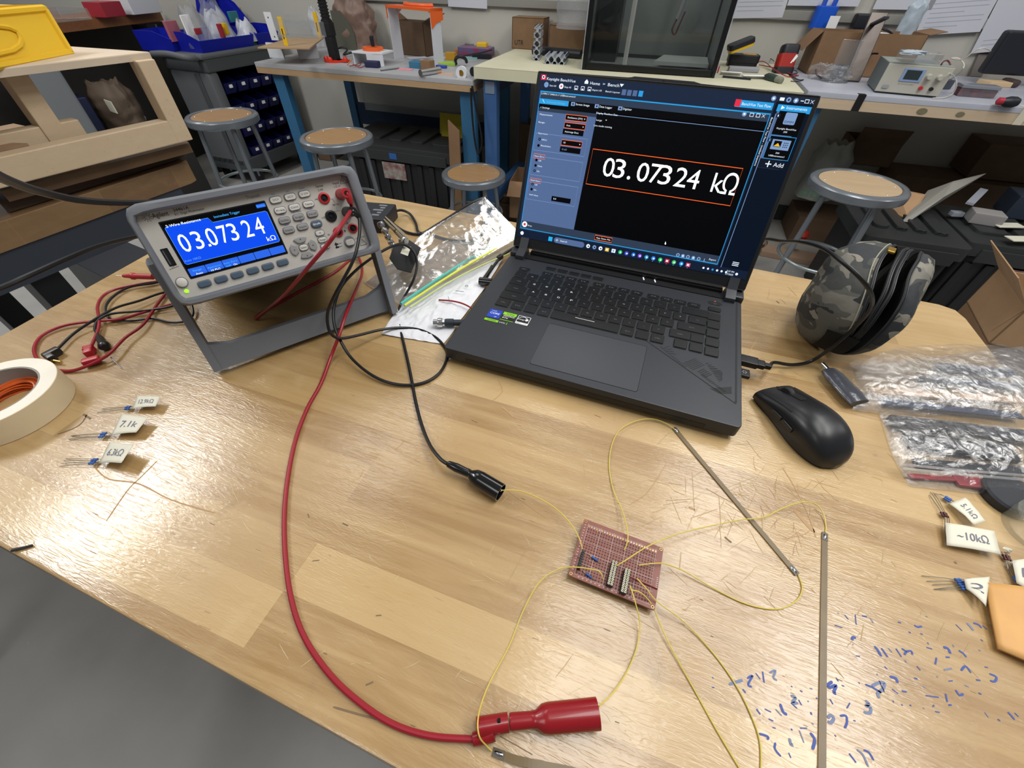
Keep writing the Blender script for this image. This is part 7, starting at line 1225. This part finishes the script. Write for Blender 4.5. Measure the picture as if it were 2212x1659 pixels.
cable('white_wire', 'white wire looping right of the power supply to the black device', 'wire', [(2052, 171, .03), (2062, 166, .05), (2078, 152, .09), (2082, 138, .11), (2070, 126, .12), (2055, 126, .12), (2080, 128, .13), (2105, 110, .16), (2125, 104, .17), (2140, 110, .15)], .0022, wc)
cable('white_wire', 'white wire curling down in front of the power supply right end', 'wire', [(2050, 158, .09), (2062, 166, .07), (2066, 185, .04), (2058, 202, .01), (2040, 211, .003), (2015, 212, .003)], .0022, wc)
cable('dark_red_wire', 'short dark red wire arching over the right end of the power supply', 'wire', [(2030, 146, .098), (2037, 134, .118), (2047, 131, .120), (2053, 142, .105), (2046, 158, .085)], .0028, mat('wire_maroon', '#6b3338', .5))
small('grey_adapter', 'small dark grey adapter right of the power supply', 'adapter', 2030, 193, 0, .05, .04, .035, mat('adapter_grey', '#4c4f5a', .5), .3, .004)
X = bframe(2066, 208, 0, -.02); t = thing('component_box', 'clear grey lidded box of red and black parts at the right', 'parts box', tuple(X.translation)); B(mat('parts_dark', '#2a1a1e', .4, col2='#7a2f38', vscale=60), X).box((.004, .004, .002), (.136, .06, .028)).build('contents', t, 0); B(mat('lid_clear_grey', '#7d8089', .25), X).box((0, 0, .030), (.14, .065, .042), r=.002).build('lid', t, 0); B(clp, X).box((0, 0, 0), (.14, .001, .030)).build('wall', t, 0)
small('black_device', 'large black device leaning at the upper right edge', 'device', 2120, 160, .04, .30, .06, .16, darkp, .05, .012)
o = B(mat('grey_board', '#6c6660', .6), bframe(2095, 165, 0, .2) @ RX(-.4)).box((0, 0, 0), (.06, .01, .12)).build('grey_board'); tag(o, 'grey brown board leaning below the black device', 'board')
small('cream_sticky_block', 'cream yellow note block right of the component box', 'note block', 2135, 188, 0, .10, .09, .02, mat('note_cream', '#cdb28f', .7), .2, .003)
small('dark_pouch', 'dark brown pouch beside the cream note block at the right', 'pouch', 2180, 190, 0, .04, .08, .03, mat('pouch_brown', '#45393a', .6), .2, .01)
X = bframe(2152, 218, .016, 0); t = thing('red_pliers', 'red and black handled tool at the right end of the bench', 'pliers', tuple(X.translation)); B(mat('grip_red', '#a32a3c', .4), X @ RY(PI / 2)).lathe([(.004, 0), (.013, .006), (.013, .022), (.009, .026)], seg=14).build('grip_end', t, 50); B(darkp, X @ RY(PI / 2)).lathe([(.012, .022), (.019, .04), (.019, .06), (.013, .075)], seg=16).build('grip', t, 50)
# ================================================================ under the right side
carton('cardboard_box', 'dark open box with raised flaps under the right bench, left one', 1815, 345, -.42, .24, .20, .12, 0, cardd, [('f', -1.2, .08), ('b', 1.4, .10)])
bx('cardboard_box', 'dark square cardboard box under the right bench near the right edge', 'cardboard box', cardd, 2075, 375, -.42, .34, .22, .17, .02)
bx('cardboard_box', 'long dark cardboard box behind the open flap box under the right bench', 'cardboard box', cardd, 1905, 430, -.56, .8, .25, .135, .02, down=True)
X = bframe(1930, 480, -.50, .0); t = thing('opened_carton', 'opened flat carton with pale folded flaps right of the palest stool', 'cardboard box', tuple(X.translation)); b = B(cardp); P_ = [at(1905, 445, -.44), at(1965, 475, -.44), at(2000, 420, -.36), at(1940, 408, -.36)]
b.add(P_ + [p - Vector((0, 0, .004)) for p in P_], [(0, 1, 2, 3), (7, 6, 5, 4)] + [(i, (i + 1) % 4, 4 + (i + 1) % 4, 4 + i) for i in range(4)]); b.build('base_flap', t, 0); b = B(mat('carton_white', '#8f8d86', .7)); P_ = [at(1950, 478, -.44), at(1962, 480, -.44), at(2040, 425, -.34), at(2130, 375, -.28), at(2060, 392, -.30), at(2005, 412, -.36)]; b.add(P_ + [p + Vector((0, .004, 0)) for p in P_], [(0, 1, 2, 3, 4, 5), (11, 10, 9, 8, 7, 6)] + [(i, (i + 1) % 6, 6 + (i + 1) % 6, 6 + i) for i in range(6)]); b.build('side_flap', t, 0)
tote('black storage tote behind the camouflage pouch at the right', frame(at(1870, 505, -.44) - Vector((0, 0, .43)), ES), .42, .45, .43, False)
tote('black storage tote with a red label at the right edge of the picture', frame(at(2100, 520, -.44) - Vector((.0, 0, .43)), ES), .6, .45, .43)
small('white_adapter_box', 'pale grey box on the black totes at the right', 'box', 2090, 482, -.43, .12, .08, .05, mat('adapter_white', '#8f8c8c', .6), -.12, .006)
small('dark_blue_case', 'dark blue case beside the pale grey box on the totes', 'case', 2165, 470, -.43, .18, .14, .10, mat('case_blue', '#252f3d', .6), -.1, .006)
b = B(pap); 
for k, (px_, py_, lb) in enumerate([(2160, 492, 'upper white paper scrap on the totes at the right edge'), (2190, 522, 'lower white paper scrap on the totes at the right edge')]): small('paper_scrap', lb, 'paper scrap', px_, py_, -.42, .12, .05, .003, pap, .3, 0)
o = B(alu).bar(at(2095, 440, -.36), at(2125, 410, -.34), .03, .01).build('grey_hook'); tag(o, 'grey metal hook bracket on the totes under the right bench', 'hook')
small('grey_comb_bracket', 'small grey comb shaped bracket left of the pale grey box', 'bracket', 2055, 468, -.43, .05, .03, .02, alu, .2, .002)
X = bframe(2140, 735, -.42, -.2)
bx('cardboard_box', 'closed cardboard box carrying the open one at the right edge', 'cardboard box', card, 2135, 742, -.50, .30, .28, -.002, -.15, down=True)
t = carton('cardboard_box', 'open cardboard box at the right edge beyond the table', 2135, 742, -.50, .30, .28, .14, -.15, cardp, [('f', 1.9, .12), ('l', .8, .12)])
# under the cream bench, right of the laptop
blob('white_sack', 'whitish sack with green print under the right end of the cream bench', 'sack', 1722, 430, -.60, .20, .2, .30, mat('sack_white', '#8c908a', .7, bump=.4, bscale=20, var=.1, vscale=9), 4, .7, .15)
b = B(mat('print_green', '#2f6b4a', .6), bframe(1735, 400, -.42, 0) @ T((0, -.01, -.05)) @ RX(PI / 2)); b.text('STER', 0, 0, .11, .030); o = b.build('green_lettering'); tag(o, 'green letters on the whitish sack behind the palest stool', 'lettering')
bx('wood_offcut', 'pale wooden board on the floor behind the legs of the palest stool', 'board', mat('board_pinkish', '#a88d78', .7), 1640, 553, FLOOR, .42, .12, .035, -.1)
o = B(mat('red_ball', '#a8281c', .5), T(at(1735, 508, -.72))).lathe([(.0001, -.03), (.022, -.022), (.032, 0), (.022, .022), (.0001, .03)], seg=20).build('red_round_lump'); tag(o, 'red round cap behind the legs of the palest stool', 'cap')
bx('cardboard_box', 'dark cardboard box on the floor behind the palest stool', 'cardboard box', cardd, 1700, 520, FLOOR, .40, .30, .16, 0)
# ================================================================ left side: neighbouring table, wooden frame, yellow bin
but2 = wood('butcher_block_dark', '#7c6042', '#6b5238', '#8b6e4c', .045, .5, .5, 1.35)
e0 = at(0, 548, -.05); e1 = at(414, 396, -.05); dl = (e1 - e0).normalized()
q0 = e0 - dl * .8; pN = Vector((-dl.y, dl.x, 0)); pN = pN if pN.x < 0 else -pN
lt = thing('side_table', 'brown butcher block table with dark steel legs at the left', 'table', (-1.3, 0, FLOOR))
cr = at(402, 345, 0); B(but2).prism([(p.x, p.y) for p in (q0, e1, e1 + (cr - e1) * .5, Vector((cr.x, cr.y, 0)), cr + pN * .75, q0 + pN * .8)], -.05, 0, r=.003).build('tabletop', lt, 30)
stg = mat('steel_apron', '#3a3f48', .45, .3)
def LP(a, b_): return e1 + (e0 - e1).normalized() * a + pN * b_
b = B(stg); 
for (a, c_, d_, f_) in ((0.03, .008, 1.15, .008), (.03, .55, 1.15, .55)): p = LP(a, c_); q_ = LP(d_, f_); b = B(stg); b.bar((p.x, p.y, -.085), (q_.x, q_.y, -.085), .006, .07); b.build('apron', lt, 0)
for a, c_ in ((.38, .05), (.38, .50), (1.05, .05)):
    p = LP(a, c_); B(mat('leg_black', '#17191c', .4, .3)).bar((p.x, p.y, FLOOR), (p.x, p.y, -.05), .055, .055, up=(pN.x, pN.y, 0), r=.003).build('leg', lt, 30)
p = LP(.38, .05); q_ = LP(1.05, .05); B(stg).bar((p.x, p.y, -.30), (q_.x, q_.y, -.30), .03, .05).build('stretcher', lt, 0); 
bk = B(darkp); P_ = [at(122, 548, -.62), at(190, 506, -.62), at(255, 514, -.62), at(330, 545, -.62), at(340, 650, -.62), at(250, 612, -.62)]; bk.prism([(p.x, p.y) for p in P_], FLOOR, -.62, r=.004); o = bk.build('black_floor_case', None, 30); tag(o, 'black case on the floor between the two tables at the left', 'case')
# dark boards under the frame
zf = .055
b = B(mat('dark_board', '#4a382c', .7, var=.15, vscale=12)); P_ = [at(0, 440, .02), at(395, 322, .02), at(370, 300, .02), at(0, 380, .02)]; b.prism([(p.x, p.y) for p in P_], 0.002, .022); o = b.build('dark_board'); tag(o, 'dark brown board lying under the wooden frame at the left', 'board')
b = B(mat('walnut_board', '#6a5138', .6, var=.2, vscale=8)); P_ = [at(0, 412, .045), at(408, 308, .045), at(385, 290, .045), at(0, 350, .045)]; b.prism([(p.x, p.y) for p in P_], .024, .044); o = b.build('bark_edged_board'); tag(o, 'brown bark-edged board just under the wooden frame', 'board')
pine = wood('pine', '#c4ae90', '#b89f80', '#cdb99c', planks=False, rough=.6, rot=1.2); pin2 = mat('plywood_pale', '#c9b8a2', .55, var=.05, vscale=10)
P0 = at(408, 299, zf); Pl = at(0, 402, zf); dd = (P0 - Pl).normalized(); Pl = P0 - dd * 1.3; nb = Vector((-dd.y, dd.x, 0)); nb = nb if nb.x < 0 else -nb
hb = .046
fr_ = thing('wooden_frame', 'pale pine open frame with a plywood top at the left', 'wooden frame', tuple(P0)); ztop = zt(P0, 338, 125)
B(pine).bar(Pl + Vector((0, 0, hb / 2)), P0 + Vector((0, 0, hb / 2)), .035, hb, r=.002).build('bottom_rail', fr_, 0)
def post(p, z0, z1, w_=.036): return B(pine).bar((p.x, p.y, z0), (p.x, p.y, z1), w_, .036, up=(dd.x, dd.y, 0), r=.002)
Pq = P0 - dd * .018; post(Pq, zf, ztop).build('post', fr_, 0)
Pb = at(100, 262, zf + .07); Pb2 = at(96, 262, zf + .07); post(Pb2, zf, ztop).build('post', fr_, 0)
Wd = abs((Pb2 - P0).dot(nb)); B(pine).bar(Vector((Pb2.x, Pb2.y, zf + .02 + hb / 2)) - dd * .8, Vector((Pb2.x, Pb2.y, zf + .02 + hb / 2)) + dd * .05, .03, hb, r=.002).build('back_rail', fr_, 0)
TP = [P0 + dd * .004 - nb * .002, P0 - dd * 1.3 - nb * .002, P0 - dd * 1.3 + nb * .50, P0 + nb * .38 - dd * .10]; B(pin2).prism([(p.x, p.y) for p in TP], ztop - .002, ztop + .011, r=.002).build('plywood_top', fr_, 0)
IB = [P0 - dd * .28 + nb * .02, P0 - dd * 1.3 + nb * .02, P0 - dd * 1.3 + nb * .2, P0 - dd * .9 + nb * .3, P0 - dd * .35 + nb * .16]; o = B(mat('inner_board', '#a68a6c', .6, col2='#6b4f3c', vscale=5)).prism([(p.x, p.y) for p in IB], zf + hb - .01, zf + hb + .004, r=0).build('scrap_plywood'); tag(o, 'stained plywood scrap lying inside the wooden frame', 'board')
p = P0 - dd * .62 + nb * .14; X = frame(Vector((p.x, p.y, zf + hb + .006)), dd)
def bagfn(u, v): a = 2 * PI * v; k = math.sin(PI * (.08 + .86 * u)) ** .6; n_ = 1 + .35 * noise.noise(Vector((u * 7, math.cos(a) * 2, math.sin(a) * 2))); return (-.38 + .62 * u, .055 * k * n_ * math.cos(a), max(0, .030 * k * n_ * (1 + math.sin(a))))
b = B(film('bag_roll', '#dfe4ee', white=.28, gloss=.4, rough=.12, bump=.8, bscale=35), X); b.grid(bagfn, 40, 18); o = b.build('plastic_wrap_roll', None, 60); tag(o, 'crumpled clear plastic wrap lying inside the wooden frame', 'plastic wrap')
# yellow bin
A = at(152, 112, ztop + .014); C_ = at(0, 142, ztop + .014); X = frame(A, C_ - A); yb = thing('yellow_bin', 'yellow plastic storage bin on the wooden frame at the left edge', 'storage bin', tuple(A)); bh_ = .062; ybm = mat('bin_yellow', '#e0b422', .45, bump=.1, bscale=200)
def tap(z_, w_, e, m, b, t0=0): pass
sgn = 1 if (X @ Vector((0, .1, 0))).x < A.x or True else -1
yd = 1 if ((X.to_3x3() @ Vector((0, 1, 0))).dot(nb) > 0) else -1
def yp(x, y, z): return X @ Vector((x, y * yd, z))
b = B(ybm); base = [yp(0, 0, 0), yp(.42, 0, 0), yp(.42, .26, 0), yp(0, .26, 0)]; top = [yp(-.024, .020, bh_), yp(.40, .020, bh_), yp(.40, .20, bh_), yp(-.024, .20, bh_)]
b.add(base + top, [(0, 1, 2, 3), (7, 6, 5, 4), (0, 1, 5, 4), (1, 2, 6, 5), (2, 3, 7, 6), (3, 0, 4, 7)]); b.build('bin_body', yb, 0)
b = B(ybm); b.tube(base, .006, closed=True, sub=1, seg=6); b.tube([p + Vector((0, 0, .002)) for p in top], .006, closed=True, sub=1, seg=6); b.tube([base[0], top[0]], .006, sub=1, seg=6); b.build('rim', yb, 40)
mid = lambda u, k, e=.002: base[0].lerp(base[1], u).lerp(top[0].lerp(top[1], u), k) - Vector((nb.x, nb.y, 0)) * e
b = B(ybm); b.tube([mid(.62, .25), mid(.30, .25), mid(.22, .55), mid(.30, .78), mid(.60, .82), mid(.95, .80)], .004, seg=6, sub=3); b.build('moulded_ridge', yb, 40)
# ---- far shelf bench at the upper left
zs = .10; A = at(0, 58, zs); C_ = at(345, 24, zs); dS = (C_ - A).normalized(); nS = Vector((-dS.y, dS.x, 0)); nS = nS if nS.y > 0 else -nS
fb_ = thing('far_workbench', 'far workbench with brown wood edge at the upper left', 'workbench', tuple(A)); aw = Vector((C_.x - CAM.x - .25, C_.y - CAM.y, 0)).normalized() * .5; pe_ = [A - dS * 1.0, C_, C_ + aw, A - dS * 1.0 + aw]; B(wood('shelf_edge', '#8b5a34', '#7d4f2d', '#9c6b42', planks=False, rough=.5)).prism([(p.x, p.y) for p in pe_], zs - .05, zs).build('tabletop', fb_, 0)
for k in (.25, 1.9): p = C_ - dS * k + nS * .1; B(fb).bar((p.x, p.y, FLOOR), (p.x, p.y, zs - .05), .07, .05).build('leg', fb_, 0)
p = C_ - dS * .30 + nS * .02; B(fb).bar((p.x - .0, p.y, zs - .085), (p.x + dS.x * .25, p.y + dS.y * .25, zs - .085), .05, .07).build('bracket', fb_, 0)
p = C_ - dS * .20 - nS * .003; B(wplas).bar((p.x, p.y, zs - .02), (p.x + dS.x * .08, p.y + dS.y * .08, zs - .02), .003, .03).build('label', fb_, 0)
def onS(k, t_, w_, d_, h_, m, name, label, cat, rz=0, grp=None): p = C_ - dS * k + nS * t_; X = frame(Vector((p.x, p.y, zs)), dS) @ RZ(rz); o = B(m, X).box((0, 0, 0), (w_, d_, h_), r=.004).build(name, None, 30); return tag(o, label, cat, grp)
onS(.55, .08, .16, .12, .07, redt, 'red_black_case', 'red and black case on the far workbench beside the white box', 'case'); onS(.33, .08, .26, .2, .09, wplas, 'white_box', 'white box at the right end of the far workbench', 'box')
onS(1.05, .08, .4, .2, .05, clp, 'clear_tray', 'clear plastic tray in the middle of the far workbench', 'tray'); onS(1.5, .1, .3, .25, .06, darkp, 'black_case', 'black case at the left of the far workbench', 'case'); onS(2.1, .05, .5, .3, .12, wplas, 'white_carton', 'white carton behind the yellow bin at the far left', 'carton')
p = C_ - dS * .62 + aw * .9; o = B(mat('shade_dark', '#3b3a38', .6), frame(Vector((p.x, p.y, FLOOR)), dS)).box((-1.4, 0, 0), (.60, .3, .92), r=.004).build('under_bench_shade', None, 30); tag(o, 'dark grey box standing in for the shade under the far workbench', 'shade box')  # dark-coloured box stands in for the shaded space below the far bench
# ---- grey cart with blue bins
zc = -.06; wc_ = at(434, 117, zc); rt_ = at(610, 90, zc); dC = (rt_ - wc_).normalized(); nC = Vector((-dC.y, dC.x, 0)); nC = nC if nC.x < 0 else -nC
ct = thing('utility_cart', 'grey plastic utility cart loaded with blue bins at the left', 'cart', (wc_.x, wc_.y, FLOOR)); ctm = mat('cart_grey', '#484b4e', .6, bump=.15, bscale=250); ctl = mat('cart_grey_light', '#5f6265', .6, bump=.15, bscale=250)
XC = frame(Vector((wc_.x, wc_.y, 0)), dC) @ Matrix.Diagonal((.9, .75, 1, 1)); yc_ = 1 if (XC.to_3x3() @ Vector((0, 1, 0))).dot(nC) > 0 else -1
def CP(x, y, z): return XC @ Vector((x, y * yc_, z))
def cbox(m, x0, y0, z0, x1, y1, z1, name, r=.01, par=ct):
    ys = sorted((y0 * yc_, y1 * yc_)); return B(m, XC).box((x0, ys[0], z0), (x1, ys[1], z1), r=r).build(name, par, 30)
cbox(ctm, 0, 0, zc - .10, .78, .50, zc - .012, 'tray_skirt'); cbox(ctl, -.02, -.012, zc - .03, .79, .51, zc, 'tray', .012)
cbox(ctl, 0.0, 0.01, FLOOR + .12, .09, .49, zc - .09, 'end_panel', .03); cbox(ctl, .72, 0.01, FLOOR + .12, .78, .49, zc - .09, 'end_panel', .03); cbox(ctm, 0, 0, FLOOR + .10, .78, .50, FLOOR + .19, 'bottom_tray'); cbox(ctm, .02, .46, FLOOR + .15, .76, .49, zc - .05, 'back_panel')
cbox(ctm, -.012, .12, -.42, .0, .17, -.16, 'slot', .005)
b = B(ctl); b.tube([CP(-.01, .05, zc - .02), CP(-.09, .06, zc - .01), CP(-.10, .24, zc), CP(-.09, .44, zc - .01), CP(-.01, .46, zc - .02)], .017, seg=10); b.build('handle', ct, 60)
for x, y in ((.1, .06), (.68, .06), (.1, .44), (.68, .44)):
    b = B(darkp); c_ = CP(x, y, FLOOR + .05); b.cyl(c_ - nC * .015, c_ + nC * .015, .05, seg=24); b.bar(c_, c_ + Vector((0, 0, .07)), .03, .04, mat('grey_metal')); b.build('caster', ct, 40)
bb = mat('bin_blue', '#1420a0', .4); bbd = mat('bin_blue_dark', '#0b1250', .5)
def binm(label, X, w_, d_, h_, m=bb, lab=True, grp='blue bins on the cart'):
    t = thing('blue_bin', label, 'storage bin', tuple(X.translation), grp); b = B(m, X); th = .004
    b.add([(.01, 0, 0), (w_ - .01, 0, 0), (w_ - .01, d_, 0), (.01, d_, 0), (0, -.02, h_ * .62), (w_, -.02, h_ * .62), (w_, d_, h_), (0, d_, h_), (0, d_ * .42, h_), (w_, d_ * .42, h_)], [(3, 2, 1, 0), (0, 1, 5, 4), (2, 3, 7, 6), (1, 2, 6, 9, 5), (3, 0, 4, 8, 7)])
    b.build('shell', t, 0, solid=th)
    if lab: b = B(wht, X); b.box((w_ * .38, -.022, h_ * .32), (w_ * .62, -.014, h_ * .50)); b.build('label_card', t, 0)
    return t
def CM(x, y, z, rz=0): return frame(CP(x, y, z), dC) @ RZ(rz) @ (Matrix.Identity(4) if yc_ > 0 else Matrix.Scale(-1, 4, (0, 1, 0)))
def TM(px, py, z, rz): return T(at(px, py, z)) @ RZ(rz)
binm('wide blue bin at the front of the cart top holding film bags', CM(.0, .02, zc, 0) @ T((.02, 0, 0)), .44, .22, .10, lab=False)
binm('blue bin at the left end of the cart top with a pink packet', CM(-.02, .28, zc, .15), .20, .24, .10, lab=False); binm('blue bin standing tilted behind the others on the cart', CM(.50, .30, zc + .06, .1) @ RX(.5), .20, .22, .12, lab=False); binm('open blue bin at the right end of the cart top', CM(.56, .04, zc, -.1), .19, .20, .10, lab=False); binm('blue bin half hidden behind the plywood platform', CM(.55, .27, zc, -.05), .18, .20, .11, lab=False)
nm = ['top', 'second', 'third', 'bottom']; cn = ['first from the left', 'second from the left', 'third from the left', 'fourth from the left', 'fifth from the left']
for r_i in range(4):
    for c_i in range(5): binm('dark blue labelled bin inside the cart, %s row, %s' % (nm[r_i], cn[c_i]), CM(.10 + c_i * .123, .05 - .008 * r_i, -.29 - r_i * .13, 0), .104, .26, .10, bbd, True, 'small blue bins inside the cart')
pkm = mat('film_clear_light', '#c9cdd8', .3, bump=.5, bscale=30)
def cblob(label, x, y, w_, d_, h_, m, seed, cat='plastic bag', nm_='film_bag', z=None): X = CM(x, y, zc + .03 if z is None else z); p = X.translation; o = None; b = B(m, X)
for lb, x, y, w_, d_, h_, m_, sd_ in (('tall clear film bag in the left part of the wide blue bin', .03, .04, .18, .15, .20, clr2, 11), ('tall clear film bag with yellow part in the right part of the wide blue bin', .20, .04, .22, .16, .22, clr2, 14), ('white folded film bag behind the wide blue bin', .30, .16, .20, .14, .17, pkm, 18), ('pale film bag lying between the wide bin and the open bin', .45, .02, .16, .12, .11, pkm, 21)):
    X = CM(x, y, zc + .02)
    def fn(u, v, w_=w_, d_=d_, h_=h_, sd_=sd_): a = 2 * PI * u; k = 1 - .55 * v ** 1.6 + .22 * noise.noise(Vector((math.cos(a) * 1.5 + sd_, math.sin(a) * 1.5, v * 3))); return (w_ / 2 * (1 + k * math.cos(a)), d_ / 2 * (1 + k * math.sin(a)), h_ * v * (1 + .3 * noise.noise(Vector((math.cos(a) * 1.4, math.sin(a) * 1.4, sd_)))))
    b = B(m_, X); b.grid(fn, 32, 12); o = b.build('film_bag', None, 60); tag(o, lb, 'plastic bag', 'film bags on the cart')
for lb, nm_, ct_, x, y, z_, sx_, sy_, sz_, m_ in (('yellow part inside the right film bag on the cart', 'yellow_part', 'part', .30, .03, .07, .03, .03, .06, yel), ('red and black marker inside the wide blue bin', 'red_marker', 'marker', .25, .015, .06, .025, .025, .07, redt), ('pink labelled packet in the left blue bin', 'pink_packet', 'packet', -.015, .24, .05, .09, .02, .10, mat('packet_pink', '#a8606e', .5)), ('red strip at the left end of the wide blue bin', 'red_strip', 'strip', .04, .015, .09, .05, .01, .03, redt), ('white card standing in the left end of the wide blue bin', 'white_card', 'card', .03, .10, .05, .07, .01, .13, wht), ('green block under the pale film bag on the cart', 'green_block', 'block', .49, .04, .0, .07, .08, .06, mat('block_green', '#1f5a3c', .6)), ('teal packet in the tilted blue bin', 'teal_packet', 'packet', .56, .26, .10, .08, .02, .07, mat('packet_teal', '#2f7d84', .5)), ('yellow label behind the tilted blue bin', 'yellow_label', 'label', .74, .40, .06, .06, .01, .12, mat('label_yellow', '#a7a53a', .6))):
    o = B(m_, CM(x, y, zc + z_, .1)).box((0, 0, 0), (sx_, sy_, sz_), r=.004).build(nm_, None, 30); tag(o, lb, ct_)

bx('grey_machine', 'light grey machine housing seen through the wooden frame at the far left', 'machine', mat('machine_grey', '#6f7377', .5), 60, 240, -.25, .22, .2, .2, -.3, .02, down=True)
bx('dark_blue_tub', 'tall dark blue tub seen through the wooden frame beside the grey machine', 'tub', mat('tub_blue', '#1b2446', .5), 112, 268, -.38, .20, .2, .14, -.3, .01, down=True)
bx('dark_crate', 'dark crate under the brown sack seen through the wooden frame', 'crate', mat('crate_dark', '#2c2b2a', .6), 205, 292, -.452, .42, .30, -.001, -.05, .005, down=True)
blob('brown_paper_sack', 'crumpled brown sack seen through the wooden frame beside its right post', 'sack', 215, 285, -.45, .26, .22, .26, mat('sack_brown', '#5d4f42', .7, bump=.5, bscale=20), 13, .7, .2)
small('white_torn_label', 'white torn paper on the brown sack behind the wooden frame', 'paper', 238, 240, -.30, .10, .004, .06, pap, -.3, 0)
blob('white_crumpled_bag', 'small whitish crumpled bag right beside the right post of the wooden frame', 'plastic bag', 272, 262, -.45, .10, .10, .10, mat('white_bag'), 17, .6, .25)
